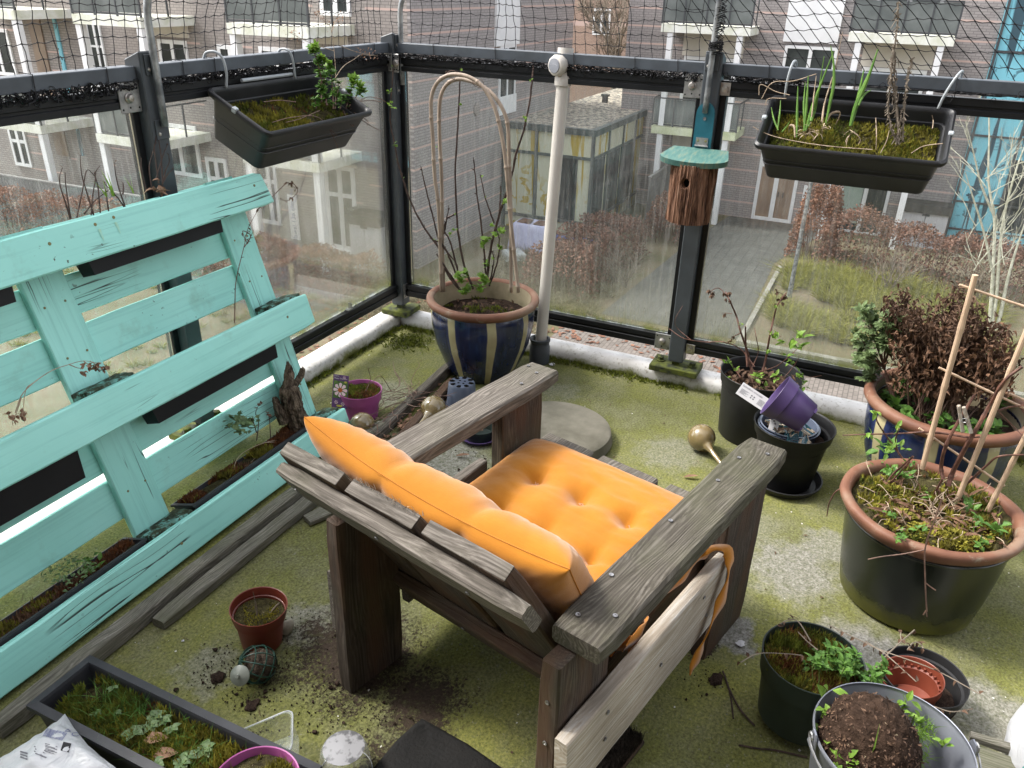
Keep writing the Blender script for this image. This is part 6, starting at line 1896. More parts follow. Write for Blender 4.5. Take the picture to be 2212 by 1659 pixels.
asp = lw / lh
lt, lm = card('plant_label', 'purple picture label with a pale dahlia flower stuck in the magenta pot', lc, lw, lh, xd, yd, 'print_purple', [
    ('photo_print', 'print_green', [[(.06, .30), (.96, .30), (.96, .82), (.06, .82)]]),
    ('flower_print', 'petal', flower(.50, .55, .46, 8, asp) + flower(.28, .17, .13, 6, asp) + flower(.72, .14, .13, 6, asp) + flower(.72, .93, .10, 6, asp)),
    ('eye_print', 'petal_eye', [circ(.5, .55, .15, asp)]), ('bee_print', 'print_yellow', [circ(.82, .80, .09, asp * .7), circ(.5, .07, .2, asp * .35)])])
for i, s in enumerate(('Dahlia', 'Happy Days Pink')):
    text('lettering', s, M['label_white'], lm @ Matrix.Translation((-.026, .058 - i * .0085, .0012)), .0075, lt, .0001, 'LEFT')

# --- small upturned pot and watering globes
c_ = Vector((-.585, -.615, 0))
bm = bmesh.new(); t = thing('nursery_pot', 'small slate blue nursery pot standing upside down', 'plant pot', c_)
lathe(bm, [(.066, .001), (.066, .010), (.060, .011), (.052, .098), (.048, .104), (.0, .104), (.0, .101), (.046, .101), (.050, .096), (.058, .010), (.062, .004)], c_, 44); autosmooth(obj('pot_body', bm, M['slate_plastic'], t))
bm = bmesh.new()
for k in range(8):
    a = k * 6.2832 / 8 + .2; d = Vector((math.cos(a), math.sin(a), 0)); s = Vector((-d.y, d.x, 0))
    bm.faces.new([bm.verts.new(c_ + Vector((0, 0, .1048)) + d * u + s * v) for u, v in ((.028, -.006), (.042, -.010), (.048, -.004), (.048, .004), (.042, .010), (.028, .006))])
    if k % 2: bm.faces.new([bm.verts.new(c_ + Vector((0, 0, .1048)) + d * (.014 + .005 * math.cos(w)) + s * .005 * math.sin(w)) for w in [i * .785 for i in range(8)]])
obj('drain_holes', bm, M['hole'], t)
def globe(label, c, d, r, stem):
    c, d = Vector(c), Vector(d).normalized()
    t = thing('watering_globe', label, 'watering globe', c - Vector((0, 0, r)), 'amber glass watering globes')
    prof = []
    for i in range(15):
        a = math.pi * i / 16
        prof.append((r * math.sin(a), -r * math.cos(a)))
    prof += [(r * .36, r * .98), (r * .24, r * 1.25), (.0085, r * 1.6), (.0075, r + stem * .6), (.0065, r + stem), (.0045, r + stem + .001), (0, r + stem - .003)]
    bm = bmesh.new(); lathe(bm, prof, c, 36, frame(d.orthogonal(), d)); o = obj('bulb', bm, M['amber'], t, smooth=True)
globe('amber glass watering globe lying among twigs behind the armchair arm', (-.735, -.575, .050), (-.86, -.06, -.10), .049, .15)
globe('pale amber watering globe showing behind the cushion corner', (-.955, -.405, .046), (-.3, .9, -.1), .045, .12)
globe('amber watering globe lying alone on the floor near the black pots', (-.478, -1.535, .051), (-.72, -.66, -.16), .050, .14)
# --- twigs, dry leaves
bm = bmesh.new(); rr = random.Random(81)
for i in range(34):
    p = Vector((rr.uniform(-.95, -.62), rr.uniform(-.50, -.36), rr.uniform(.04, .075))); a = rr.uniform(0, 6.28)
    pts = [p]
    for k in range(4):
        a += rr.uniform(-.6, .6); pts.append(pts[-1] + Vector((math.cos(a), math.sin(a), rr.uniform(-.15, .35))) * rr.uniform(.02, .06))
    tube(bm, smoothpts(pts, 3), [.0017 * (1 - .6 * i_ / 13) for i_ in range(13)], 4, False)
for pts in ([(735, 327 * 0 + 860)],): pass
for pts in ([(790, 845), (800, 820), (795, 795)], [(800, 830), (822, 812), (845, 845)]): tube(bm, smoothpts([P(*p, y=-.42) for p in pts], 4), .0015, 4, False)
obj('twig_pile', bm, M['stem_brown'], label='tangle of thin dry twigs lying over the grey batten', cat='twigs', kind='stuff')
bm = bmesh.new()
for i in range(150):
    x, y = (rr.uniform(-1.0, -.45), rr.uniform(-.60, -.42)) if i < 70 else ((rr.gauss(-.62, .10), rr.gauss(-.72, .05)) if i < 105 else (rr.uniform(-1, -.45), rr.gauss(-.55, .03)))
    a = rr.uniform(0, 6.28); leaf(bm, (x, y, rr.uniform(.006, .02)), (math.cos(a), math.sin(a), rr.uniform(-.1, .3)), rr.uniform(.02, .045), rr.uniform(.012, .02), (0, 0, 1), .6, .4, rr)
obj('leaf_litter', bm, M['leaf_litter'], label='brown dry leaves caught between the battens behind the armchair', cat='dry leaves', kind='stuff')
# single small things on the floor
for lx, ly, lab in ((1476, 1031, 'single curled pinkish dry leaf on the floor before the armchair'), (985, 985, 'brown dry leaf beside the saucer under the left armrest')):
    p = P(lx, ly, z=.004); bm = bmesh.new(); leaf(bm, p, (.35, -.9, .1), .05, .016, (0, 0, 1), .7, -.1, rr); obj('dry_leaf', bm, M['leaf_litter'], label=lab, cat='dry leaf')
c_ = Vector((-.735, -.735, 0))
c_ = P(1035, 945, z=.0)
t = thing('pot_saucer', 'purple saucer with a dark pot ring in it under the left armrest', 'saucer', c_)
bm = bmesh.new(); lathe(bm, [(0, .001), (.062, .001), (.078, .016), (.080, .020), (.076, .020), (.062, .005), (0, .005)], c_, 40); autosmooth(obj('saucer', bm, M['purple'], t))
bm = bmesh.new(); lathe(bm, [(0, .006), (.052, .006), (.062, .045), (.064, .050), (.060, .050), (.050, .012), (0, .010)], c_, 36); autosmooth(obj('inner_pot', bm, M['darkgreen_plastic'], t))

# --- bird house on the right post
bp_ = Vector((PX_ - .0315, -1.306, 0))
t = thing('bird_house', 'bark covered log bird house with a green roof on the right railing post', 'bird house', bp_ + Vector((0, 0, .72)))
yb = -1.303; xb = PX_ - .0315
bm = bmesh.new(); pts = [(-.033, .0), (.033, .0)] + [(.033 * math.cos(a), .155 + .033 * math.sin(a) * 1.2) for a in [i * math.pi / 10 for i in range(11)]]
f0 = [bm.verts.new((xb - .011, yb - u, .935 + v)) for u, v in pts]; f1 = [bm.verts.new((xb - .001, yb - u, .935 + v)) for u, v in pts]
bm.faces.new(f0); bm.faces.new(f1[::-1])
for k in range(len(pts)): bm.faces.new((f0[k], f0[(k + 1) % len(pts)], f1[(k + 1) % len(pts)], f1[k]))
obj('back_plate', bm, M['teal_paint'], t)
screw((xb - .012, yb, 1.075), (-1, 0, 0), t, .006)
bm = bmesh.new(); box(bm, (xb - .013, yb, .996), (.002, .044, .026)); tube(bm, [(xb - .016, yb + .024, .980), (xb - .016, yb - .024, .980)], .0035, 8)
h_ = obj('hinge', bm, M['galv'], t)
for s in (-.014, .014): bm = bmesh.new(); lathe(bm, [(0, .001), (.0045, 0)], (xb - .0145, yb + s, .998), 10, frame((0, 1, 0), (-1, 0, 0))); obj('screw', bm, M['rust'], h_)
# roof: D shaped board, tipped forward
slope = R(9); RO = Matrix.Translation((xb - .012, yb, .972)) @ Matrix.Rotation(-slope, 4, 'Y')
bm = bmesh.new(); pts = [(0, -.100), (0, .100), (-.100, .122)] + [(-.100 - .058 * math.sin(a), .122 * math.cos(a)) for a in [i * math.pi / 18 for i in range(1, 18)]] + [(-.100, -.122)]
f1 = [bm.verts.new((u, v, 0)) for u, v in pts]; f0 = [bm.verts.new((u * .99, v * .99, -.020)) for u, v in pts]
bm.faces.new(f1); bm.faces.new(f0[::-1])
for k in range(len(pts)): bm.faces.new((f0[k], f0[(k + 1) % len(pts)], f1[(k + 1) % len(pts)], f1[k]))
obj('roof', bm, M['roof_green'], t, M=RO)
lc_ = Vector((xb - .088, yb - .002, 0)); lr = .079; bm = bmesh.new()
hole_c = None
nz_, ns_ = 44, 200; rings = []
hd = Vector((CAM.x - lc_.x, CAM.y - lc_.y, 0)).normalized(); ha = math.atan2(hd.y, hd.x) - R(20)
for i in range(nz_ + 1):
    z = .724 + (.935 - .724) * i / nz_; ring = []
    for k in range(ns_):
        a = 6.2832 * k / ns_
        gr = nz((math.cos(a) * 9, math.sin(a) * 9, z * 3), 1.0, 2); g2 = nz((math.cos(a) * 26, math.sin(a) * 26, z * 9), 1.0, 5)
        rr_ = lr * (1 + .045 * gr + .045 * g2 + .07 * nz((math.cos(a) * 22, math.sin(a) * 22, z * 4), 1, 9) + .03 * nz((math.cos(a) * 55, math.sin(a) * 55, z * 14), 1, 11))
        da = (a - ha + math.pi) % (2 * math.pi) - math.pi
        dh = math.hypot(da * lr, z - .872)
        if dh < .0175: rr_ = lr - .05 if dh < .0145 else lr * .93
        ring.append(bm.verts.new((lc_.x + rr_ * math.cos(a), lc_.y + rr_ * math.sin(a), z + (.004 * g2 if i == 0 else 0))))
    rings.append(ring)
for r0, r1_ in zip(rings, rings[1:]):
    for k in range(ns_): bm.faces.new((r0[k], r0[(k + 1) % ns_], r1_[(k + 1) % ns_], r1_[k]))
bm.faces.new(rings[0][::-1]); bm.faces.new(rings[-1])
obj('log', bm, M['bark'], t, M=Matrix.Identity(4))
hp = lc_ + Vector((math.cos(ha), math.sin(ha), 0)) * (lr - .022) + Vector((0, 0, .872))
bm = bmesh.new(); lathe(bm, [(0, 0), (.0165, 0)], hp, 24, frame((-math.sin(ha), math.cos(ha), 0), (math.cos(ha), math.sin(ha), 0))); obj('entrance_hole', bm, M['hole'], t)

# --- hanging flower boxes
def flowerbox(label, A, u, inw, Lb, zb_, zf, depth):
    """A: back left rim corner; u along; inw inward; rim falls from zb_ to zf"""
    A, u, inw = Vector(A), Vector(u), Vector(inw)
    fwd = (inw * depth + Vector((0, 0, zf - zb_))); D = fwd.length; fwd.normalize()
    nrm = u.cross(fwd).normalized()
    if nrm.z < 0: nrm = -nrm
    rot = Matrix((u, fwd, u.cross(fwd))).transposed()
    if rot.col[2].z < 0: rot = Matrix((u, fwd, -u.cross(fwd))).transposed()
    o0 = A + u * Lb / 2 + fwd * D / 2
    M4 = Matrix.Translation(o0) @ rot.to_4x4()
    t = thing('flower_box', label, 'flower box', o0 - Vector((0, 0, .15)), 'hanging flower boxes on the railing')
    hx, hy, H = Lb / 2, D / 2, .155
    def rr4(x, y, z, r_=.022):
        out = []
        for cx, cy, a0 in ((x - r_, y - r_, 0), (-x + r_, y - r_, 90), (-x + r_, -y + r_, 180), (x - r_, -y + r_, 270)):
            for k in range(5):
                a = R(a0 + k * 22.5); out.append((cx + r_ * math.cos(a), cy + r_ * math.sin(a), z))
        return out
    seq = [rr4(hx - .035, hy - .026, -H), rr4(hx - .010, hy - .008, -.020), rr4(hx - .008, hy - .006, -.018), rr4(hx + .003, hy + .003, -.018), rr4(hx + .006, hy + .006, -.010), rr4(hx + .005, hy + .005, -.002), rr4(hx - .001, hy - .001, .002), rr4(hx - .008, hy - .008, -.003), rr4(hx - .011, hy - .010, -.014),
           rr4(hx - .016, hy - .013, -.045), rr4(hx - .021, hy - .017, -.047), rr4(hx - .036, hy - .027, -H + .006)]
    bm = bmesh.new(); rs = [[bm.verts.new(p) for p in s] for s in seq]
    for a, b in zip(rs, rs[1:]):
        for k in range(20): bm.faces.new((a[k], a[(k + 1) % 20], b[(k + 1) % 20], b[k]))
    bm.faces.new(rs[0]); bm.faces.new(rs[-1][::-1])
    autosmooth(obj('tub', bm, M['box_plastic'], t, M=M4), 50)
    bm = bmesh.new()
    for z in (-.055, -.072, -.090):
        q_ = rr4(hx - .019 - (.06 + z) * -.12, hy - .015, z); tube(bm, [(x * .998, y * .998, zz) for x, y, zz in q_] + [q_[0]], .0018, 4, False)
    obj('inner_ribs', bm, M['box_plastic'], t, M=M4)
    bm = bmesh.new(); g = []
    for i in range(41):
        row = []
        for j in range(13):
            x = (i / 40 - .5) * 2 * (hx - .028); y = (j / 12 - .5) * 2 * (hy - .022)
            row.append(bm.verts.new((x, y, -.068 + .010 * nz((x * 14, y * 14, 1)) + .004 * nz((x * 50, y * 50, 2)))))
        g.append(row)
    for i in range(40):
        for j in range(12): bm.faces.new((g[i][j], g[i + 1][j], g[i + 1][j + 1], g[i][j + 1]))
    obj('soil', bm, M['soil_green'], t, M=M4, smooth=True)
    clips = []
    for s in (-1, 1):
        bm = bmesh.new(); box(bm, (s * (hx + .001), -.01 if s < 0 else -.01, -.004), (.016, .018, .018), None, .003); obj('clip', bm, M['wire_grey'], t, M=M4)
    return t, M4, hx, hy
def boxpt(M4, hx, hy, thr, seed, x0=-1, x1=1):
    def fn(r):
        x, y = r.uniform(x0, x1) * (hx - .03), r.uniform(-1, 1) * (hy - .024)
        if nz((x * 10, y * 10, seed)) < thr: return None
        return M4 @ Vector((x, y, -.066 + .010 * nz((x * 14, y * 14, 1))))
    return fn
def hook(par, a, topy, u):
    bm = bmesh.new(); tube(bm, smoothpts(a, 7), .0042, 10); obj('hook', bm, M['wire_grey'], par, smooth=True)
# left box
tL, ML, hxL, hyL = flowerbox('dark flower box with leafy green plant hung on the left rail', (-1.055, .018, 1.178), (1, 0, 0), (0, -1, 0), .56, 1.178, 1.066, .222)
hook(tL, [(-1.005, .07, 1.255), (-1.0, .06, 1.275), (-.995, .03, 1.280), (-.985, .010, 1.262), (-.982, .004, 1.22), (-.985, .010, 1.175)], 0, 0)
hook(tL, [(-.66, .07, 1.25), (-.66, .05, 1.268), (-.66, .02, 1.266), (-.655, .008, 1.24), (-.652, .006, 1.175)], 0, 0)
bm = bmesh.new(); tube(bm, [ML @ Vector((x, -hyL - .004, .010)) for x in (-.13, -.05, .04, .12)], .006, 8); obj('hanger_bar', bm, M['wire_grey'], tL)
addmoss(tL, boxpt(ML, hxL, hyL, -.15, 3, -1, .2), 2600, .017, 'moss_y', .0035, 11); addmoss(tL, boxpt(ML, hxL, hyL, .0, 7), 1500, .014, 'moss_g', .0035, 12); addmoss(tL, boxpt(ML, hxL, hyL, .15, 8), 400, .014, 'moss_r', .003, 13)
def leafy_stem(bm, bl, pts, r0, n, l, rr, lob=5):
    q_ = smoothpts(pts, 6); m_ = len(q_)
    tube(bm, q_, [r0 * (1 - .6 * i / m_) for i in range(m_)], 5, False)
    for k in range(n):
        i = rr.randint(1, m_ - 1); a = k * 2.4
        d = Vector((math.cos(a), math.sin(a), rr.uniform(.2, .9)))
        lobed_leaf(bl, q_[i], d, l * rr.uniform(.6, 1.15) * (1.0 if i > m_ * .3 else .8), rr, lob)
CH_ = thing('chrysanthemum_plant', 'leafy green plant with lobed leaves at the right end of the left flower box', 'plant', ML @ Vector((.15, 0, -.06)))
bm = bmesh.new(); bl = bmesh.new(); rr = random.Random(91)
r3 = lambda x, y: (411.5 + x * .3672, y * .3672)
def lp(x, y, yy): return P(*r3(x, y), y=yy)
for pts, n in (([(805, 620), (780, 520), (760, 420), (735, 330), (715, 285)], 26), ([(800, 620), (790, 500), (775, 400), (760, 340)], 22), ([(840, 640), (835, 520), (825, 400)], 18), ([(850, 640), (865, 540), (870, 480)], 14),
               ([(915, 640), (935, 560), (955, 490)], 16), ([(930, 630), (980, 560), (1010, 535)], 12), ([(770, 600), (770, 540), (765, 480)], 14), ([(940, 640), (980, 630), (1015, 640)], 12), ([(880, 640), (890, 590), (900, 560)], 10), ([(740, 640), (735, 600), (730, 570)], 8)):
    leafy_stem(bm, bl, [lp(*p, -.10 - .02 * (i == 0)) for i, p in enumerate(pts)], .0030, n, .026, rr)
obj('stems', bm, M['stem_brown'], CH_); obj('leaves', bl, M['leaf_green'], CH_)
bl = bmesh.new()
for px, py, n in ((725, 290, 14), (765, 350, 8), (820, 385, 7), (960, 480, 10), (1005, 545, 7), (990, 500, 6)):
    for k in range(n): lobed_leaf(bl, lp(px, py, -.10) + rv(.012, rr), rv(.8, rr) + Vector((0, 0, .9)), .024 * rr.uniform(.7, 1.2), rr, 5)
obj('young_leaves', bl, M['leaf_fresh'], CH_)
def fluff(bm, pts, rr):
    for k in range(22):
        p = pts[-1 - rr.randint(0, len(pts) // 3)] + rv(.018, rr); leaf(bm, p, rv(1, rr), .007, .005, None, .3, .3, rr)
stems('dry_seed_stalk', 'tall dry seed stalk with fluffy heads rising from the left flower box', 'dead plant', [
    [lp(850, 620, -.12), lp(855, 480, -.09), lp(845, 300, -.06), lp(820, 150, -.04), lp(770, 80, -.02)], [lp(830, 190, -.05), lp(850, 130, -.03), lp(900, 90, 0)], [lp(820, 150, -.04), lp(770, 110, -.03), lp(740, 60, 0)],
    [lp(850, 460, -.1), lp(900, 390, -.06), lp(960, 350, -.03), lp(1010, 320, -.02), lp(1100, 330, -.01)], [lp(880, 270, -.05), lp(960, 300, -.03), lp(1060, 325, -.02)], [lp(845, 300, -.06), lp(700, 250, -.03), lp(580, 190, 0)]], 'stem_pale', .0013, [('leaf_litter', fluff)], 14)
bm = bmesh.new()
for pts in ([(480, 720), (600, 690), (750, 690), (860, 800)], [(700, 720), (800, 740), (850, 830), (870, 880)], [(900, 650), (930, 720), (960, 740), (930, 690)], [(980, 600), (1060, 590), (1120, 600)], [(1000, 700), (1060, 740), (1120, 770)], [(430, 600), (520, 590), (620, 600)], [(960, 660), (1040, 710), (1040, 740)], [(560, 720), (640, 700), (760, 650)], [(1000, 590), (1050, 570), (1110, 580), (1150, 600)]):
    tube(bm, smoothpts([lp(*p, -.17 if p[1] > 680 else -.14) for p in pts], 5), .0013, 4, False)
obj('dry_tendrils', bm, M['stem_brown'], label='dry tendrils trailing over the rim of the left flower box', cat='stalks')
# right box
tR, MR, hxR, hyR = flowerbox('dark flower box with onion shoots hung on the right rail', (-.018, -1.525, 1.171), (0, -1, 0), (-1, 0, 0), .565, 1.171, 1.042, .225)
hook(tR, [(.06, -1.575, 1.25), (.045, -1.575, 1.275), (.01, -1.572, 1.280), (-.012, -1.568, 1.26), (-.022, -1.565, 1.22), (-.018, -1.565, 1.17)], 0, 0)
hook(tR, [(.06, -2.085, 1.25), (.045, -2.085, 1.275), (.01, -2.08, 1.280), (-.012, -2.068, 1.262), (-.024, -2.050, 1.215), (-.022, -2.040, 1.168)], 0, 0)
addmoss(tR, boxpt(MR, hxR, hyR, -.25, 3), 2300, .013, 'moss_y', .0035, 21); addmoss(tR, boxpt(MR, hxR, hyR, -.1, 9), 2000, .012, 'moss_g', .0035, 22)
r8 = lambda x, y: (1371.5 + x * .3803, y * .3803)
def rp(x, y, xx): return P(*r8(x, y), x=xx)
ON = thing('onion_shoots', 'upright green onion shoots growing in the right flower box', 'plant', MR @ Vector((-.1, 0, -.06)))
bm = bmesh.new(); bd = bmesh.new()
def onion(pts, w, tgt=None):
    q_ = smoothpts([rp(*p, -.14 + .05 * i / max(1, len(pts) - 1)) for i, p in enumerate(pts)], 6); n = len(q_)
    tube(tgt or bm, q_, [w * (.7 + .5 * math.sin(min(1, i / n * 1.4) * 2.2)) * (1 - .85 * max(0, i / n - .45) / .55) + .0004 for i in range(n)], 7)
for pts, w in (([(920, 780), (922, 640), (926, 490)], .0035), ([(960, 745), (975, 600), (985, 430)], .0038), ([(970, 745), (1000, 640), (1040, 520), (1130, 290)], .0048), ([(965, 740), (960, 600), (968, 470)], .0030), ([(1000, 690), (1010, 640), (1015, 590)], .006),
               ([(1085, 700), (1110, 580), (1130, 470), (1128, 350), (1112, 260)], .0042), ([(1225, 715), (1250, 620), (1290, 520), (1340, 400), (1380, 280)], .0065), ([(1230, 710), (1260, 600), (1280, 500), (1300, 400)], .0048), ([(1270, 600), (1300, 540), (1340, 512)], .0035),
               ([(815, 740), (790, 680), (775, 610)], .0024), ([(810, 740), (822, 650), (828, 570)], .0024), ([(985, 720), (1010, 660), (1030, 600), (1075, 320)], .0030), ([(835, 750), (860, 720), (880, 690)], .002)):
    onion(pts, w)
obj('leaves', bm, M['onion'], ON)
for pts, w in (([(1090, 690), (1110, 650), (1150, 635), (1165, 650), (1140, 710)], .003), ([(910, 780), (905, 720), (880, 715), (875, 755)], .003), ([(1065, 700), (1080, 580), (1110, 480), (1140, 380), (1180, 180)], .0016), ([(1000, 700), (1015, 560), (1030, 430)], .0016), ([(1060, 690), (1075, 600), (1090, 540)], .0022)):
    onion(pts, w, bd)
rr = random.Random(17)
for c__ in ((970, 750), (1000, 745), (1040, 740), (1080, 710), (1200, 760)):
    for k in range(10): leaf(bd, rp(*c__, -.15) + rv(.012, rr), rv(1, rr), .03, .004, None, .3, .3, rr)
obj('dry_leaves', bd, M['stem_pale'], ON)
DS = thing('dead_stalks', 'grey knobbly dead stalks with dangling dry leaves in the right flower box', 'dead plant', MR @ Vector((.1, 0, -.06)))
bm = bmesh.new(); bl = bmesh.new()
for pts in ([(1480, 800), (1440, 640), (1450, 480), (1465, 330), (1490, 150), (1495, 10)], [(1500, 810), (1490, 640), (1475, 470), (1480, 300)], [(1520, 800), (1530, 640), (1545, 480), (1578, 330)], [(1490, 800), (1500, 700), (1480, 560), (1450, 420)]):
    q_ = smoothpts([rp(*p, -.13 + .03 * i / len(pts)) for i, p in enumerate(pts)], 7)
    tube(bm, q_, .0026, 5, False)
    for p in q_[::1]:
        for k in range(2):
            d = rv(1, rr); d.z = -abs(d.z) - .5
            tube(bl, [p, p + rv(.008, rr), p + d.normalized() * rr.uniform(.010, .024)], [.0016, .0022, .0008], 3, False)
obj('stems', bm, M['twig_grey'], DS); obj('dangling_leaves', bl, M['twig_grey'], DS)
bm = bmesh.new()
for pts in ([(670, 720), (760, 765), (900, 800), (1100, 830), (1350, 850)], [(720, 560), (780, 470), (900, 460), (1030, 420)], [(705, 540), (715, 480), (800, 520), (880, 540)], [(1570, 870), (1640, 830), (1750, 815)], [(1240, 745), (1280, 790), (1270, 820)], [(1370, 850), (1372, 760), (1368, 670)], [(1395, 870), (1430, 800), (1445, 740)], [(1690, 730), (1695, 690), (1688, 655)], [(740, 600), (760, 560), (860, 560)]):
    tube(bm, smoothpts([rp(*p, -.17 if p[1] > 700 else -.05) for p in pts], 5), .0014, 4, False)
obj('dry_tendrils', bm, M['stem_pale'], label='thin dry tendrils trailing over the right flower box', cat='stalks')

# --- tall black pot with raspberry canes
c_ = Vector((-.268, -1.680, 0))
t = thing('plant_pot', 'tall dusty black plastic pot with raspberry canes by the white kerb', 'plant pot', c_)
potbody(t, 'pot_body', [(.118, .001), (.122, .006), (.136, .215), (.142, .216), (.145, .250), (.147, .254)], .004, M['pot_black'], c_, 56)
soildisc(t, c_, .136, .200, M['soil'], .012, 9)
bm = bmesh.new(); rr = random.Random(101)
for i in range(150):
    p = discpt(c_, .125, .205, 9)(rr); leaf(bm, p, rv(1, rr) + Vector((0, 0, .5)), rr.uniform(.02, .045), .02, None, .6, .6, rr)
obj('dry_leaves', bm, M['leaf_dead'], t)
RB_ = thing('raspberry_plant', 'raspberry canes with fresh green leaves and withered tips in the tall black pot', 'shrub', c_ + Vector((0, 0, .2)))
r7 = lambda x, y: (1371.5 + x * .3803, 548.6 + y * .3803)
def sp_(x, y, dx=0): return P(*r7(x, y), x=c_.x + dx)
bm = bmesh.new(); bl = bmesh.new(); bd = bmesh.new()
for pts, r0, w in (([(665, 680), (640, 560), (600, 440), (575, 350), (540, 270), (515, 215)], .0045, 12), ([(720, 690), (745, 590), (765, 470), (790, 360), (810, 290), (860, 220)], .0042, 10), ([(530, 250), (480, 195), (435, 210), (430, 240)], .0018, 5), ([(640, 640), (630, 520), (628, 410)], .005, 0), ([(600, 450), (560, 470), (545, 490)], .002, 3),
                  ([(660, 660), (700, 560), (690, 480), (680, 420)], .002, 0), ([(680, 640), (600, 540), (500, 500), (400, 500), (280, 480), (195, 425)], .0024, 0), ([(320, 490), (240, 420), (230, 370), (270, 295)], .0014, 0), ([(700, 670), (800, 640), (880, 580), (920, 540)], .0026, 0), ([(770, 460), (800, 455), (830, 470)], .002, 0),
                  ([(550, 340), (510, 335), (495, 340)], .0013, 2), ([(830, 250), (840, 230), (800, 210)], .0015, 4), ([(600, 700), (560, 640), (540, 600)], .0022, 0), ([(850, 700), (900, 640), (930, 590)], .002, 0), ([(560, 850), (580, 820), (540, 750)], .0015, 0), ([(900, 690), (1000, 700), (1060, 690)], .0014, 0)):
    q_ = smoothpts([sp_(*p, dx=.03 * (i % 2) - .02 * i / len(pts)) for i, p in enumerate(pts)], 5); n = len(q_)
    tube(bm, q_, [r0 * (1 - .5 * i / n) for i in range(n)], 6)
    for k in range(w): 
        p = q_[rr.randint(n - 5, n - 1)] + rv(.010, rr); lobed_leaf(bd, p, Vector((rr.uniform(-1, 1), rr.uniform(-1, 1), -1)), rr.uniform(.010, .020), rr, 3)
for px, py, n, s in ((910, 550, 7, .045), (940, 500, 8, .042), (800, 480, 5, .030), (830, 500, 4, .026), (525, 610, 7, .026), (690, 705, 9, .026), (740, 770, 8, .024), (930, 690, 8, .026), (955, 745, 6, .024), (525, 715, 6, .024), (880, 610, 5, .020), (800, 310, 6, .012), (770, 450, 5, .012), (600, 400, 5, .010), (760, 560, 5, .018), (700, 690, 6, .02), (810, 700, 7, .022), (570, 660, 5, .016)):
    p = sp_(px, py, -.03)
    for k in range(n): leaf(bl, p + rv(s * .4, rr), rv(1, rr) + Vector((0, 0, .5)), s * rr.uniform(.7, 1.1), s * .6, None, .35, .3, rr)
obj('canes', bm, M['stem_red'], RB_); obj('leaves', bl, M['leaf_fresh'], RB_); obj('withered_leaves', bd, M['leaf_dead'], RB_)

# --- black pot on a saucer, with broken crockery and a tipped purple pot
c_ = Vector((-.552, -1.838, 0))
t = thing('pot_saucer', 'round black saucer under the black pot of broken crockery', 'saucer', c_)
bm = bmesh.new(); lathe(bm, [(0, .001), (.108, .001), (.122, .020), (.125, .028), (.120, .029), (.106, .007), (0, .007)], c_, 48); autosmooth(obj('saucer', bm, M['pot_black'], t))
t = thing('plant_pot', 'glossy black pot holding broken crockery, standing on a black saucer', 'plant pot', c_ + Vector((0, 0, .007)))
potbody(t, 'pot_body', [(.084, .0075), (.088, .012), (.115, .190), (.123, .192), (.127, .222), (.130, .226)], .004, M['black_plastic'], c_, 56)
soildisc(t, c_, .112, .165, M['soil'], .01, 12)
bm = bmesh.new()
for i in range(2): lathe(bm, [(.088 - i * .006, .17), (.098 - i * .006, .208 + i * .006), (.100 - i * .006, .210 + i * .006), (.094 - i * .006, .21 + i * .006), (.084 - i * .006, .172)], c_ + Vector((.012, .018, 0)), 40)
autosmooth(obj('inner_pots', bm, M['slate_plastic'], t))
rr = random.Random(13)
for i, (px, py, s, az, tip) in enumerate(((1715, 945, .040, 20, 60), (1690, 935, .045, 200, 40), (1745, 935, .034, 80, 55), (1700, 915, .04, 300, 70), (1725, 955, .05, 0, 25), (1672, 915, .03, 130, 70))):
    p = P(px, py, z=.205); bm = bmesh.new()
    prof = [(.05, 0), (.055, .03), (.058, .06), (.052, .06), (.048, .03), (.044, 0)]
    rings = []
    for k in range(9):
        a = (k / 8 - .5) * (s / .045) * 1.3; h = .6 + .4 * math.sin(k * 1.9 + i)
        rings.append([bm.verts.new((r_ * math.cos(a) - .05, r_ * math.sin(a), (z_ - .03) * h)) for r_, z_ in prof])
    for a, b in zip(rings, rings[1:]):
        for k in range(6): bm.faces.new((a[k], a[(k + 1) % 6], b[(k + 1) % 6], b[k]))
    bm.faces.new(rings[0]); bm.faces.new(rings[-1][::-1])
    M4 = Matrix.Translation(p) @ Matrix.Rotation(R(az), 4, 'Z') @ Matrix.Rotation(R(tip), 4, 'Y')
    o = obj('pot_shard', bm, [M['shard_teal'], M['shard_clay']], M=M4, label=('curved teal glazed shard in the black pot below the purple pot', 'teal shard at the left rim inside the black pot', 'teal shard standing at the right of the black pot', 'teal shard behind the others in the black pot', 'broad shard with a pale broken edge at the front of the black pot', 'narrow teal shard beside the white label in the black pot')[i], cat='shard', group='broken crockery in the black pot')
    for f in o.data.polygons:
        if abs(f.normal.z) > .8 or f.area < .00012: f.material_index = 1
p0, p1 = P(1735, 905, z=.235), P(1690, 845, z=.32)
dpot = Vector((.05, .42, .62)).normalized()
ctr = P(1709, 879, x=-.62)
t = thing('flower_pot', 'purple plastic pot tipped over on top of the black pot', 'plant pot', ctr)
dpot = (Vector((.03, .90, .455))).normalized()
rotq = frame(dpot.orthogonal(), dpot)
potbody(t, 'pot_body', [(.050, -.060), (.053, -.057), (.063, .020), (.068, .021), (.0735, .058), (.0745, .061)], .003, M['purple'], ctr, 44, rot=rotq)
bm = bmesh.new()
for k in range(4):
    a = k * 1.57 + .4; box(bm, Vector((.051 * math.cos(a), .051 * math.sin(a), -.060)), (.006, .018, .006), Matrix.Rotation(a, 3, 'Z'))
obj('foot_notches', bm, M['purple'], t, M=Matrix.Translation(ctr) @ rotq.to_4x4())
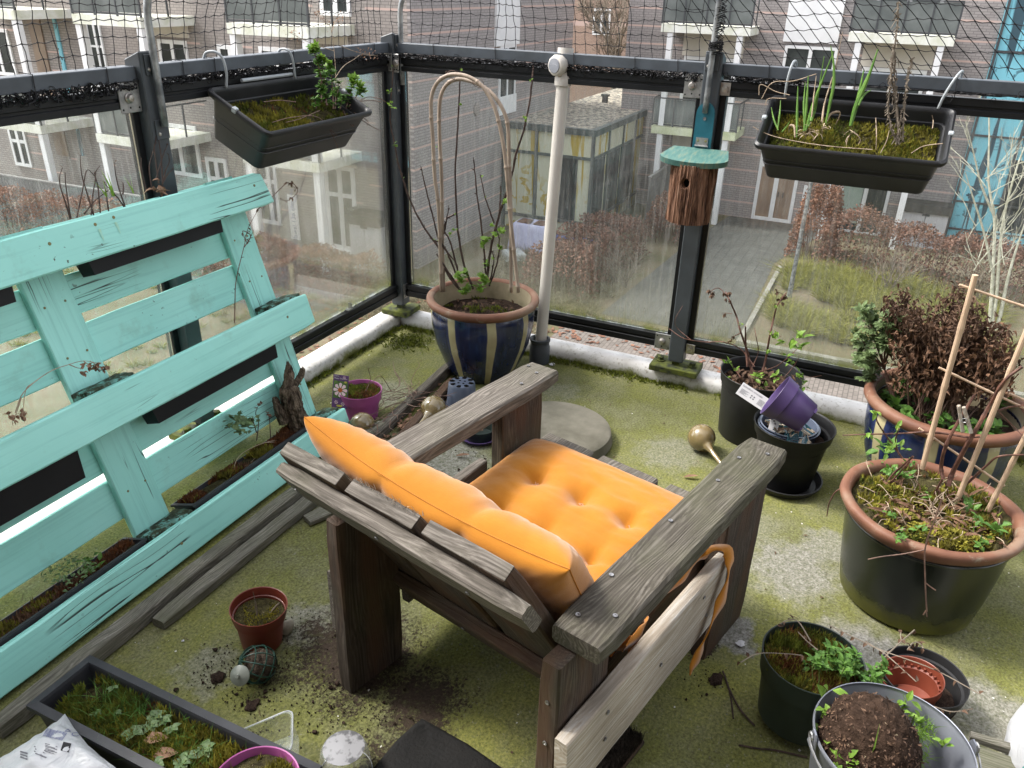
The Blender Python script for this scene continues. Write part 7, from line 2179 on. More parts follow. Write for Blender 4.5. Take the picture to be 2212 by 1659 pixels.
lines = [[(.07, .55 - i * .055), (.35 - (i % 3) * .06, .55 - i * .055), (.35 - (i % 3) * .06, .575 - i * .055), (.07, .575 - i * .055)] for i in range(7)] + [[(.70, .60 - i * .05), (.93 - (i % 2) * .05, .60 - i * .05), (.93 - (i % 2) * .05, .62 - i * .05), (.70, .62 - i * .05)] for i in range(9)] + [circ(.45 + .09 * (i % 2), .5 - .16 * (i // 2), .028, 2.0) for i in range(4)]
c1_ = P(1627, 857, x=-.56)
lt, lm = card('plant_label', 'white printed plant label poking out above the black pot', c1_, .105, .045, (-.12, -.93, -.36), (.45, -.30, .75), 'label_white', [('small_print', 'print_grey', lines)])
text('lettering', 'Epimedium versicolor', M['print_grey'], lm @ Matrix.Translation((-.048, .014, .0012)), .0085, lt, .0001, 'LEFT')
c2_ = P(1674, 910, x=-.60)
card('plant_label', 'white label tucked upright inside the black pot rim', c2_, .030, .075, (-.2, -.95, 0), (.25, .10, 1), 'label_white', [('small_print', 'print_grey', [circ(.4, .5, .12, .4), circ(.6, .4, .12, .4), [(.2, .7), (.8, .7), (.8, .75), (.2, .75)]])])

# --- big striped pot on the right, dead shrub in it
C2 = Vector((-.436, -2.262, 0))
t = thing('glazed_pot', 'large blue pot with cream stripes holding a dead brown shrub at right', 'plant pot', C2)
k_ = 1.015; Z1 = lambda q: [(r, z * 1.03) for r, z in q]
prof = Z1([(.125 * k_, .002), (.135 * k_, .012), (.170 * k_, .07), (.200 * k_, .15), (.216 * k_, .23), (.220 * k_, .285), (.216 * k_, .318)])
o = potbody(t, 'pot_body', prof, .012, M['glaze'], C2, 72)
bm = bmesh.new(); lathe(bm, Z1([(.213 * k_, .312), (.234 * k_, .326), (.242 * k_, .338), (.240 * k_, .352), (.229 * k_, .359), (.213 * k_, .357), (.207 * k_, .346), (.207 * k_, .312)]), C2, 72, closed=True); obj('rim', bm, M['terra'], t, smooth=True)
bm = bmesh.new(); lathe(bm, Z1([(.2065 * k_, .348), (.203 * k_, .24)]), C2, 60); obj('inner_wall', bm, M['clay_inner'], t, smooth=True)
soildisc(t, C2, .206, .285, M['soil'], .012, 15)
DB = thing('dead_shrub', 'bushy dead brown shrub with shrivelled leaves in the right striped pot', 'shrub', C2 + Vector((0, 0, .27)))
bm = bmesh.new(); bl = bmesh.new(); bg_ = bmesh.new(); rr = random.Random(111)
bx_ = lambda x, y, dx=0: P(*r7(x, y), x=C2.x + .02 + dx)
for i in range(60):
    tx, ty = rr.uniform(1430, 2200), rr.uniform(200, 520)
    if tx < 1560: ty = rr.uniform(200, 430)
    if tx > 1950: ty = rr.uniform(300 + (tx - 1950) * .8, 640)
    dx = rr.uniform(-.13, .14)
    top = bx_(tx, ty - (35 if i % 5 == 0 else 0), dx)
    root = C2 + Vector((rr.uniform(-.07, .10), rr.uniform(-.06, .10), .275))
    mid = root.lerp(top, .5) + rv(.02, rr) + Vector((0, 0, .03))
    q_ = smoothpts([root, mid, top], 9)
    tube(bm, q_, [.0028 * (1 - .7 * k / len(q_)) for k in range(len(q_))], 4, False)
    for k, p in enumerate(q_):
        if k < 6: continue
        for j in range(7):
            pp_ = p + rv(.022, rr); d = Vector((rr.uniform(-1, 1), rr.uniform(-1, 1), rr.uniform(-.9, .9)))
            leaf(bl, pp_, d, rr.uniform(.008, .020), rr.uniform(.007, .013), None, 1.4, 1.1, rr)
            if j == 0:
                tube(bm, [p, pp_, pp_ + rv(.012, rr)], [.0012, .001, .0006], 3, False)
obj('stems', bm, M['stem_brown'], DB)
h_ = len(bl.faces)
obj('withered_leaves', bl, M['leaf_dead'], DB)
bl = bmesh.new()
for i in range(1500):
    p = bx_(rr.uniform(1440, 2150), rr.uniform(230, 800), rr.uniform(-.16, .12)); 
    if (p - C2).length > .62: continue
    leaf(bl, p, rv(1, rr), rr.uniform(.009, .02), .011, None, 1.2, 1.0, rr)
obj('brown_leaves', bl, M['leaf_dry'], DB)
GL = thing('leafy_branch', 'green leaved branch leaning out at the left of the dead shrub', 'plant', C2 + Vector((-.05, .15, .3)))
bm = bmesh.new(); bl = bmesh.new()
for i in range(24):
    tx, ty = rr.choice(((1340, 330), (1420, 360), (1390, 310), (1460, 400), (1520, 460), (1300, 420), (1250, 430), (1260, 500), (1340, 480), (1420, 460), (1290, 590), (1320, 640), (1300, 700), (1340, 690), (1230, 470), (1400, 520), (1480, 430), (1370, 400), (1330, 560)))
    tip = bx_(tx + rr.uniform(-45, 45), ty + rr.uniform(-30, 30), rr.uniform(-.06, .05))
    q_ = smoothpts([C2 + Vector((-.02, .12, .28)), bx_(1420, 660, 0), tip], 7)
    tube(bm, q_, [.003 * (1 - .6 * k / len(q_)) for k in range(len(q_))], 5, False)
    for p in [tip] * 9 + q_[-3:]:
        lobed_leaf(bl, p + rv(.022, rr), rv(1, rr) + Vector((-.4, .2, .4)), rr.uniform(.018, .032), rr, 5)
obj('stems', bm, M['stem_brown'], GL); obj('leaves', bl, M['leaf_sage'], GL)
GW = thing('broad_leaved_weed', 'broad green weeds under the dead shrub in the right striped pot', 'plant', C2 + Vector((-.1, .02, .27)))
bl = bmesh.new()
for px, py, n in ((1480, 790, 16), (1500, 850, 14), (1530, 740, 10), (1550, 940, 10), (1720, 930, 10), (1770, 960, 12), (1950, 980, 12), (2030, 1000, 14), (2060, 850, 10), (1850, 1000, 8), (1600, 820, 8), (1960, 1030, 10)):
    for k in range(n): lobed_leaf(bl, P(*r7(px + rr.uniform(-40, 40), py + rr.uniform(-25, 25)), z=.31 + rr.uniform(0, .04)), rv(1, rr) + Vector((0, 0, .3)), rr.uniform(.02, .042), rr, 3)
obj('leaves', bl, M['leaf_green'], GW)

# --- big dark green pot with terracotta rim
C3 = Vector((-.978, -2.230, 0))
t = thing('glazed_pot', 'wide dark green pot with a terracotta rim and algae round its foot', 'plant pot', C3)
G9 = lambda q: [(r * .868, z * 1.065) for r, z in q]
prof = G9([(.185, .002), (.198, .012), (.212, .08), (.224, .16), (.233, .235), (.236, .252)])
potbody(t, 'pot_body', prof, .014, M['green_glaze'], C3, 80)
bm = bmesh.new(); lathe(bm, G9([(.232, .244), (.244, .252), (.255, .266), (.260, .277), (.258, .285), (.249, .289), (.235, .287), (.226, .280), (.222, .25)]), C3, 80, closed=True)
for v in bm.verts: v.co += Vector((nz(v.co, 14, 3), nz(v.co, 14, 4), nz(v.co, 11, 5))) * .004
obj('rim', bm, M['terra'], t, smooth=True)
bm = bmesh.new(); lathe(bm, G9([(.2359, .236), (.2395, .240), (.2385, .2455), (.234, .2465)]), C3, 72); obj('rim_groove', bm, M['green_glaze'], t, smooth=True)
soildisc(t, C3, .194, .284, M['soil_green'], .026, 17)
fn = lambda thr, sd: discpt(C3 + Vector((0, 0, .004)), .184, .286, sd, thr, 13)
addmoss(t, fn(.08, 17), 2600, .016, 'moss_y', .0038, 31); addmoss(t, fn(.12, 19), 2000, .015, 'moss_g', .0038, 32); addmoss(t, fn(.22, 23), 500, .016, 'moss_r', .003, 33)
bm = bmesh.new(); rr = random.Random(121)
for cx, cy in ((-.10, .08), (-.15, .01), (-.06, -.12), (-.14, -.06), (.02, .10), (.06, .12), (-.15, -.11), (-.02, .05)):
    for i in range(230):
        d = rv(1, rr).normalized(); d.z = abs(d.z)
        p = C3 + Vector((cx * .9, cy * .9, .283)) + Vector((d.x * .042, d.y * .042, d.z * .024)) * rr.uniform(.85, 1.05)
        leaf(bm, p, d + rv(.5, rr), .010, .006, None, .3, .2, rr)
obj('moss_cushions', bm, M['moss_y'], t)
r7b = r7
def gp(x, y, z=.30): return P(*r7(x, y), z=z)
WD = thing('weed_cluster', 'small green weeds sprouting through moss in the wide green pot', 'plant', C3 + Vector((-.05, .05, .28)))
bl = bmesh.new()
for px, py, n, s in ((1460, 1240, 22, .022), (1530, 1260, 16, .022), (1400, 1100, 5, .04), (1440, 1110, 6, .036), (1460, 1480, 14, .014), (1500, 1600, 22, .014), (1880, 1400, 12, .024), (1940, 1530, 16, .022), (2060, 1560, 14, .026), (1900, 1440, 10, .022), (1620, 1560, 12, .016), (1650, 1370, 8, .018), (1550, 1190, 12, .016), (1370, 1180, 8, .012), (1990, 1640, 14, .02)):
    for k in range(n): leaf(bl, gp(px + rr.uniform(-35, 35), py + rr.uniform(-25, 25), .292 + rr.uniform(0, .03)), rv(1, rr) + Vector((0, 0, .5)), s * rr.uniform(.7, 1.2), s * .6, None, .3, .3, rr)
obj('leaves', bl, M['leaf_green'], WD)
bm = bmesh.new()
for i in range(190):
    p = C3 + Vector((rr.uniform(-.12, .08), rr.uniform(-.15, .12), .288 + rr.uniform(0, .015))); leaf(bm, p, rv(1, rr) + Vector((0, 0, .3)), rr.uniform(.02, .05), .012, None, .6, .6, rr)
obj('dry_leaves', bm, M['leaf_dry'], t)
bm = bmesh.new()
for i in range(85):
    a = rr.uniform(0, 6.28); q_ = rr.uniform(0, .16); p = C3 + Vector((math.cos(a) * q_, math.sin(a) * q_, .292)); b = rr.uniform(0, 6.28); l = rr.uniform(.02, .075)
    d = Vector((math.cos(b), math.sin(b), rr.uniform(-.1, .7))) * l
    tube(bm, smoothpts([p, p + d * .5 + rv(.012, rr) + Vector((0, 0, .012)), p + d], 4), [.0013] * 5 + [.0009] * 4, 4, False)
obj('dry_twigs', bm, M['stem_pale'], t, kind='stuff')
# bamboo trellis and vines rising from it
TR = thing('bamboo_trellis', 'tan bamboo ladder trellis standing in the wide green pot', 'trellis', C3 + Vector((0, 0, .27)))
tp_ = lambda px, py, dx=0: P(px, py, x=-.93 + dx)
def cane(p0, p1, r_, name='upright'):
    d = (p1 - p0); n = 24; bm = bmesh.new()
    q_ = [p0 + d * i / n for i in range(n + 1)]
    tube(bm, q_, [r_ * (1.18 if i % 7 == 4 else 1) for i in range(n + 1)], 10); return obj(name, bm, M['bamboo'], TR)
cane(tp_(1992, 1012), tp_(2107, 594), .0068); cane(tp_(2066, 1085), tp_(2228, 690), .0068); cane(tp_(2128, 1115), tp_(2262, 850), .0065)
for a, b in (((2072, 615), (2260, 678)), ((2028, 794), (2262, 905)), ((1985, 925), (2170, 1050)), ((2180, 850), (2250, 880))): cane(tp_(*a, .012), tp_(*b, .012), .0030, 'rung')
VN = thing('vine_stems', 'brown woody vine stems twisting round the bamboo trellis', 'vine', C3 + Vector((0, 0, .27)))
bm = bmesh.new()
for pts, r0 in (([(1780, 1320), (1810, 1230), (1900, 1060), (1960, 960), (2020, 850), (2100, 720), (2200, 640)], .0048), ([(1750, 1270), (1690, 1400), (1680, 1560), (1650, 1660)], .0022), ([(1750, 1280), (1740, 1200), (1770, 1080), (1850, 930), (1930, 800)], .0040), ([(1640, 1010), (1500, 1020), (1300, 1025), (1180, 1030)], .0018), ([(1640, 1010), (1760, 1020), (1880, 1040), (1960, 1040)], .0024),
               ([(1580, 1150), (1450, 1270), (1420, 1360)], .0024), ([(1520, 1160), (1440, 1050), (1380, 960), (1370, 910)], .0018), ([(1500, 1140), (1480, 1060), (1500, 990)], .0016), ([(1560, 1180), (1400, 1330), (1180, 1330), (1110, 1400), (1090, 1490)], .0018), ([(1860, 1330), (2000, 1200), (2070, 1150), (2210, 1140)], .0026), ([(2060, 890), (2130, 870), (2210, 860)], .0022), ([(2070, 900), (2150, 980), (2200, 1030)], .0016), ([(1580, 1460), (1700, 1420), (1820, 1350)], .0022), ([(1830, 1560), (1790, 1400), (1760, 1290)], .0016), ([(2060, 800), (2100, 770), (2180, 680)], .0016)):
    q_ = smoothpts([tp_(*r7(*p), dx=.015 * math.sin(i * 2.0)) for i, p in enumerate(pts)], 6); n = len(q_)
    tube(bm, q_, [1.35 * r0 * (1 - .4 * i / n) * (1.25 if i % 8 == 4 else 1) for i in range(n)], 6)
obj('stems', bm, M['stem_red'], VN)
bm = bmesh.new(); r8b = lambda x, y: (1371.5 + x * .3800, 1069.8 + y * .3800)
pz = lambda px, py: P(*r8b(px, py), x=-1.245)
for pts, r0 in (([(1745, 20), (1700, 150), (1650, 300), (1650, 480), (1655, 600), (1660, 660)], .0019), ([(1650, 310), (1520, 335), (1400, 350), (1325, 365)], .0015), ([(1655, 500), (1680, 520), (1710, 540)], .0015)):
    tube(bm, smoothpts([pz(*p) for p in pts], 6), r0, 5)
for p in ((1640, 680), (1660, 690)): tube(bm, [pz(1655, 655), pz(*p)], .0016, 4)
obj('hanging_stems', bm, M['stem_brown'], VN)
bl = bmesh.new()
for px, py in ((1375, 905), (1500, 990), (1330, 1015), (1520, 1100), (1440, 1130), (1470, 1110)):
    for k in range(4): leaf(bl, tp_(*r7(px, py)) + rv(.006, rr), rv(1, rr) + Vector((0, 0, .6)), .022, .012, None, .3, .3, rr)
obj('leaves', bl, M['leaf_fresh'], VN)
pg = tp_(*r7(1870, 940), dx=-.02)
t = thing('clothes_peg', 'weathered wooden clothes peg clipped on the vine at the trellis', 'peg', pg)
for s in (-1, 1):
    bm = bmesh.new(); dpg = Vector((0, -.45, -1)).normalized(); box(bm, pg + Vector((0, s * .0075, 0)), (.075, .009, .010), frame(dpg + Vector((0, s * .06, 0)), (-1, 0, 0)), .0015); obj('half', bm, M['pale_wood'] if s < 0 else M['moss_peg'] if 'moss_peg' in M else M['pale_wood'], t)
bm = bmesh.new(); tube(bm, [pg + Vector((-.006, math.cos(k) * .006, math.sin(k) * .006)) for k in range(14)], .0009, 4, False); obj('spring', bm, M['galv'], t)

# --- pots in the right foreground
c_ = Vector((-1.572, -2.018, 0))
t = thing('plant_pot', 'dark green plastic pot of rusty moss beside the zinc bucket', 'plant pot', c_)
potbody(t, 'pot_body', [(.086, .030), (.090, .034), (.098, .150), (.104, .152), (.107, .202), (.108, .206)], .003, M['darkgreen_plastic'], c_, 56)
soildisc(t, c_, .100, .176, M['soil_green'], .010, 21)
addmoss(t, discpt(c_, .096, .178, 21, -.15, 16), 2200, .020, 'moss_r', .0032, 41); addmoss(t, discpt(c_, .096, .178, 25, -.05, 16), 2400, .022, 'moss_g', .0035, 42); addmoss(t, discpt(c_, .096, .178, 26, -.15, 16), 2200, .020, 'moss_y', .0035, 43)
bm = bmesh.new(); 
for k in range(3): box(bm, c_ + Vector((.05 * math.cos(k * 2.1), .05 * math.sin(k * 2.1), .0155)), (.05, .04, .027), Matrix.Rotation(k, 3, 'Z'), .004)
obj('paving_chip', bm, M['concrete'], origin=c_, label='mossy stones under the dark green pot', cat='stone', kind='stuff')
CWD = thing('chickweed', 'pale green chickweed spilling over the dark green pot rim', 'plant', c_ + Vector((0, -.05, .18)))
bm = bmesh.new(); bl = bmesh.new(); rr = random.Random(131)
cz = lambda px, py, z=.225: P(*r8b(px, py), z=z)
for i in range(46):
    px, py = rr.choice(((1040, 920), (1100, 880), (1150, 880), (1200, 850), (1160, 960), (1220, 950), (1250, 1010), (1320, 1030), (1350, 1000), (1090, 950), (1410, 970), (1240, 900)))
    p = cz(px + rr.uniform(-30, 30), py + rr.uniform(-25, 25), rr.uniform(.20, .26))
    q_ = smoothpts([p - Vector((rr.uniform(-.02, .02), rr.uniform(-.02, .02), .06)), p - Vector((0, 0, .02)) + rv(.01, rr), p], 4); tube(bm, q_, .0011, 4, False)
    for k in range(9): leaf(bl, q_[rr.randint(3, len(q_) - 1)] + rv(.004, rr), rv(1, rr) + Vector((0, 0, .5)), rr.uniform(.012, .022), .011, None, .3, .3, rr)
obj('stems', bm, M['stem_green'], CWD); obj('leaves', bl, M['chick'] if 'chick' in M else M['leaf_green'], CWD)
bm = bmesh.new(); bl = bmesh.new()
for pts, r0 in (([(930, 780), (980, 830), (1040, 880)], .0016), ([(1000, 830), (930, 720), (870, 710), (810, 740)], .0016), ([(600, 950), (700, 900), (850, 900), (950, 910)], .0013), ([(1105, 740), (1250, 810), (1400, 880), (1700, 990), (1960, 1130)], .0014), ([(1370, 980), (1450, 890), (1590, 765)], .0014), ([(1520, 840), (1510, 800), (1515, 770)], .0012), ([(1310, 830), (1420, 900), (1500, 970), (1600, 1060)], .0013), ([(1550, 880), (1580, 840), (1620, 840), (1640, 870)], .0016), ([(1700, 1200), (1800, 1230), (1920, 1215)], .0013)):
    q_ = smoothpts([P(*r8b(*p), z=.235) for p in pts], 6); tube(bm, q_, r0, 4, False)
    for p in q_[::3]: leaf(bl, p, rv(1, rr) + Vector((0, 0, -.3)), .012, .008, None, .6, .6, rr)
o = obj('dead_weed_stalks', bm, M['twig_grey'], label='thin dead weed stalks lying across the right foreground pots', cat='stalks')
WDL = obj('withered_leaves', bl, M['leaf_dead'], o)
# zinc bucket
c_ = Vector((-1.800, -2.172, -.026))
t = thing('zinc_bucket', 'zinc bucket filled with a ball of brown peat in the right foreground', 'bucket', c_ + Vector((0, 0, .028)))
potbody(t, 'bucket_body', [(.098, .028), (.100, .032), (.118, .14), (.1185, .144), (.1205, .15), (.1215, .156), (.124, .17), (.136, .288), (.1395, .292), (.1405, .297), (.139, .301)], .0022, M['zinc'], c_, 72)
def ear(a):
    d = Vector((math.cos(a), math.sin(a), 0)); s = Vector((-d.y, d.x, 0)); p = c_ + d * .139 + Vector((0, 0, .288))
    bm = bmesh.new(); box(bm, p + d * .002 + Vector((0, 0, .012)), (.036, .0025, .042), frame(s, (0, 0, 1)) @ Matrix.Rotation(R(90), 3, 'X') if False else frame(s, d) @ Matrix.Identity(3), .004)
    bm.free(); bm = bmesh.new()
    f = [p + d * .003 + s * u + Vector((0, 0, v)) for u, v in ((-.020, -.02), (.020, -.02), (.012, .014), (.007, .024), (-.007, .024), (-.012, .014))]
    g = [v + d * .003 for v in f]
    a_ = [bm.verts.new(v) for v in f]; b_ = [bm.verts.new(v) for v in g]; bm.faces.new(a_[::-1]); bm.faces.new(b_)
    for k in range(6): bm.faces.new((a_[k], a_[(k + 1) % 6], b_[(k + 1) % 6], b_[k]))
    obj('ear', bm, M['zinc'], t)
    bm = bmesh.new(); tube(bm, [p + d * .010 + Vector((0, 0, .012)) + (s * math.cos(k) + Vector((0, 0, 1)) * math.sin(k)) * .008 for k in [i * .6 for i in range(9)]], .0022, 6); obj('handle_loop', bm, M['galv'], t)
    return p + d * .012 + Vector((0, 0, .006))
e1 = ear(R(112)); e2 = ear(R(-68))
bm = bmesh.new(); dirh = Vector((-.86, -.35, 0)).normalized(); 
tube(bm, [e1.lerp(e2, .5) + (e1 - e2) * .5 * math.cos(a) + (dirh * .135 + Vector((0, 0, -.045))) * math.sin(a) for a in [i * math.pi / 24 for i in range(25)]], .0022, 6); obj('bail_handle', bm, M['galv'], t)
soildisc(t, c_, .120, .16, M['soil'], .01, 27)
bm = bmesh.new(); bmesh.ops.create_icosphere(bm, subdivisions=5, radius=1)
for v in bm.verts:
    f = 1 + .07 * nz(v.co, 3.2, 2) + .05 * nz(v.co, 11, 5) + .045 * nz(v.co, 26, 7)
    v.co = Vector((v.co.x * .094, v.co.y * .088, v.co.z * .105)) * f + c_ + Vector((-.004, .038, .262))
obj('peat_ball', bm, M['peat'], t, smooth=True)
bm = bmesh.new(); rr = random.Random(15)
for i in range(900):
    d = rv(1, rr).normalized(); d.z = abs(d.z) * .9 - .1; d.normalize()
    p = c_ + Vector((-.004, .038, .262)) + Vector((d.x * .094, d.y * .088, d.z * .105)) * 1.02
    leaf(bm, p, rv(1, rr), rr.uniform(.003, .010), rr.uniform(.002, .004), d, .3, .2, rr)
obj('peat_crumbs', bm, M['peat_l'] if 'peat_l' in M else M['leaf_dead'], t)
BW = thing('bucket_weeds', 'small green weeds growing round the peat ball in the zinc bucket', 'plant', c_ + Vector((-.05, .05, .2)))
bm = bmesh.new(); bl = bmesh.new()
for px, py, n, s, hgt in ((1080, 1220, 10, .020, .05), (1085, 1280, 8, .018, .05), (1115, 1390, 8, .022, .03), (1205, 1480, 18, .022, .03), (1090, 1100, 3, .034, .02), (1540, 1170, 8, .022, .04), (1590, 1250, 6, .018, .03), (1760, 1390, 6, .016, .02), (1240, 1510, 10, .018, .02)):
    p = P(*r8b(px, py), z=.275)
    tube(bm, [p - Vector((.0, .0, hgt)), p], .0014, 4, False)
    for k in range(n): leaf(bl, p + rv(s * .5, rr) - Vector((0, 0, hgt * rr.random() * .6)), rv(1, rr) + Vector((0, 0, .6)), s, s * .6, None, .3, .3, rr)
for px, py in ((1630, 1290), (1650, 1330), (1600, 1400), (1640, 1460), (1560, 1500), (1620, 1500), (1610, 1340), (1660, 1380), (1580, 1540)):
    p = P(*r8b(px, py), z=.25)
    for k in range(42):
        d = (rv(1, rr) + Vector((0, 0, .4))).normalized(); blade(bl, p + rv(.012, rr), d, rr.uniform(.012, .024), .0018, rr, .2, 2)
p = P(*r8b(1335, 1540), z=.27); blade(bl, p, (.05, .04, 1), .10, .010, rr, .05)
obj('stems', bm, M['stem_green'], BW); obj('leaves', bl, M['leaf_fresh'], BW)
# grey pot holding an orange-brown pot
cg = P(1992, 1475, z=.085); cg.z = 0
t = thing('plant_pot', 'low dusty grey pot holding an empty terracotta coloured pot', 'plant pot', cg)
potbody(t, 'pot_body', [(.070, .001), (.073, .004), (.084, .085), (.090, .087), (.092, .105), (.093, .108)], .003, M['pot_black'], cg, 48)
soildisc(t, cg, .082, .05, M['soil'], .008, 33)
co = P(1980, 1468, z=.118); co.z = .052
t = thing('flower_pot', 'empty terracotta coloured plastic pot tilted inside the grey pot', 'plant pot', co)
ro = frame((1, 0, 0), Vector((-.12, .16, 1)))
potbody(t, 'pot_body', [(.048, .0), (.050, .003), (.058, .046), (.063, .048), (.066, .068), (.067, .071)], .0025, M['orange_plastic'], co, 44, rot=ro)
bm = bmesh.new()
for k in range(26):
    a = k * 6.2832 / 26; box(bm, Vector((.0585 * math.cos(a), .0585 * math.sin(a), .050)), (.004, .004, .010), Matrix.Rotation(a, 3, 'Z'))
obj('inner_ribs', bm, M['orange_plastic'], t, M=Matrix.Translation(co) @ ro.to_4x4())
# slatted wooden crate end and the white printed sack at the right edge
cr = thing('slatted_crate', 'mossy green wooden slatted crate at the lower right beside the bucket', 'crate', (-1.62, -2.42, 0))
for i, x in enumerate((-1.56, -1.66, -1.76)):
    plank('slat', (x, -2.33, .055), (x, -2.62, .055), .088, .020, (1, 0, 0), M['batten'], cr, .003, .001, 91 + i)
plank('bearer', (-1.46, -2.36, .025), (-1.84, -2.36, .025), .045, .038, (0, 1, 0), M['batten'], cr, .003, .001, 95)
plank('bearer', (-1.50, -2.36, .0665), (-1.50, -2.62, .0665), .020, .02, (1, 0, 0), M['batten'], cr, .003, .001, 96)
screw((-1.56, -2.355, .0658), (0, 0, 1), cr)
wc = Vector((-1.475, -2.572, 0))
t = thing('plastic_sack', 'white plastic sack with a teal leaf print standing at the right edge', 'sack', wc)
bm = bmesh.new(); rings = []
for i in range(26):
    z = .01 + .52 * i / 25; ring = []
    r_ = .140 - .05 * (i / 25) ** 1.6 + .012 * math.sin(i * .5)
    for k in range(48):
        a = 6.2832 * k / 48; f = 1 + .05 * nz((math.cos(a) * 2, math.sin(a) * 2, z * 7), 1, 3) + .03 * nz((math.cos(a) * 6, math.sin(a) * 6, z * 16), 1, 6)
        ring.append(bm.verts.new(wc + Vector((r_ * f * math.cos(a), r_ * f * math.sin(a) * .95, z))))
    rings.append(ring)
for a, b in zip(rings, rings[1:]):
    for k in range(48): bm.faces.new((a[k], a[(k + 1) % 48], b[(k + 1) % 48], b[k]))
bm.faces.new(rings[0][::-1]); bm.faces.new(rings[-1])
obj('sack_body', bm, M['bag'], t, smooth=True)
def decal(par, name, mat, polys, c0, r_, a0, z0, s, lift=.004):
    bm = bmesh.new()
    for poly in polys:
        vs = []
        for x, y in poly:
            a = a0 - x * s / r_; zz = z0 + y * s; rr_ = r_ + lift
            vs.append(bm.verts.new(c0 + Vector((rr_ * math.cos(a), rr_ * math.sin(a) * .97, zz))))
        bm.faces.new(vs)
    obj(name, bm, M[mat], par)
swirl = [[(0, 0), (.25, .5), (.5, .9), (.42, .95), (.12, .55), (-.12, .05)], [(.05, -.1), (.5, .05), (.55, .45), (.45, .5), (.40, .15), (.02, .0)], [(.3, -.2), (.38, -.6), (.10, -.8), (.08, -.7), (.28, -.52), (.2, -.2)], [(.45, 1.0), (.7, 1.3), (.62, 1.4), (.38, 1.08)], circ(.72, .8, .08, 1), circ(.8, 1.05, .07, 1), circ(.66, .55, .07, 1)]
for k_a in (R(136), R(170)): decal(t, 'teal_print', 'teal_print', swirl, wc, .147, k_a, .13, .085)

# --- left foreground
# red pot
c_ = Vector((-1.918, -.768, 0))
t = thing('flower_pot', 'red brown plastic pot with a bare twig standing on the open floor', 'plant pot', c_)
RO_ = Matrix.Rotation(R(3), 3, 'X')
potbody(t, 'pot_body', [(.046, .001), (.049, .004), (.058, .082), (.062, .083), (.063, .096), (.0655, .097), (.068, .116), (.069, .119)], .0025, M['red_plastic'], c_, 56, rot=RO_)
soildisc(t, c_, .060, .088, M['soil_green'], .006, 29, rot=RO_)
addmoss(t, discpt(c_, .05, .09, 31, .1, 20), 300, .006, 'moss_y', .002, 51)
bm = bmesh.new(); b0 = c_ + Vector((-.003, .0, .088)); tube(bm, smoothpts([b0, b0 + Vector((.004, .003, .03)), b0 + Vector((.0, .002, .075))], 4), [.0024, .0024, .0022, .002, .0017, .0014, .0012, .001, .0006], 5)
b1_ = b0 + Vector((.018, -.022, .0)); tube(bm, [b1_, b1_ + Vector((.012, -.014, .022)), b1_ + Vector((.016, -.022, .032))], [.0024, .002, .001], 5)
obj('twig', bm, M['twig_grey'], origin=b0, label='bare dead twig standing in the red brown pot', cat='twig')
bm = bmesh.new(); 
px_ = P(620, 1355, z=.02); bmesh.ops.create_icosphere(bm, subdivisions=3, radius=.02, matrix=Matrix.Translation(px_) @ Matrix.Diagonal((1, .6, 1.1, 1)))
for v in bm.verts: v.co += (v.co - px_) * .25 * nz(v.co, 60, 3)
obj('stone', bm, M['stone'], origin=px_, label='pale stone leaning on the right side of the red brown pot', cat='stone', smooth=True)
# fat ball holder with suction cup
fb = Vector((-2.012, -.842, .044)); t = thing('bird_feeder', 'green wire fat ball holder with a suction cup beside the red pot', 'bird feeder', fb - Vector((0, 0, .044)))
bm = bmesh.new(); bmesh.ops.create_icosphere(bm, subdivisions=4, radius=.036)
for v in bm.verts: v.co = v.co * (1 + .14 * nz(v.co, 45, 2) + .08 * nz(v.co, 130, 4)) + fb + Vector((.006, -.004, -.003))
obj('fat_ball', bm, M['seed'], t)
bm = bmesh.new(); axf = Vector((-.5, .45, .45)).normalized(); fx = frame(axf.orthogonal(), axf)
for k in range(5):
    rot = fx @ Matrix.Rotation(k * math.pi / 5, 3, 'Z')
    tube(bm, [fb + rot @ Vector((.044 * math.cos(a), 0, .044 * math.sin(a))) for a in [i * 6.2832 / 36 for i in range(37)]], .0016, 5, False)
for h_ in (-.022, .0, .024):
    r_ = math.sqrt(.044 ** 2 - h_ ** 2); tube(bm, [fb + fx @ Vector((r_ * math.cos(a), r_ * math.sin(a), h_)) for a in [i * 6.2832 / 36 for i in range(37)]], .0016, 5, False)
obj('wire_cage', bm, M['wire_green'], t)
sc_c = P(516, 1460, z=.058); axs = (CAM - sc_c).normalized(); axs = (axs + Vector((-.15, .35, -.2))).normalized()
bm = bmesh.new(); lathe(bm, [(0, .011), (.004, .011), (.005, .004), (.012, .002), (.023, -.004), (.0235, -.006), (.022, -.006), (.011, -.001), (0, .0)], sc_c, 32, frame(axs.orthogonal(), axs)); autosmooth(obj('suction_cup', bm, M['suction'], t), 30)
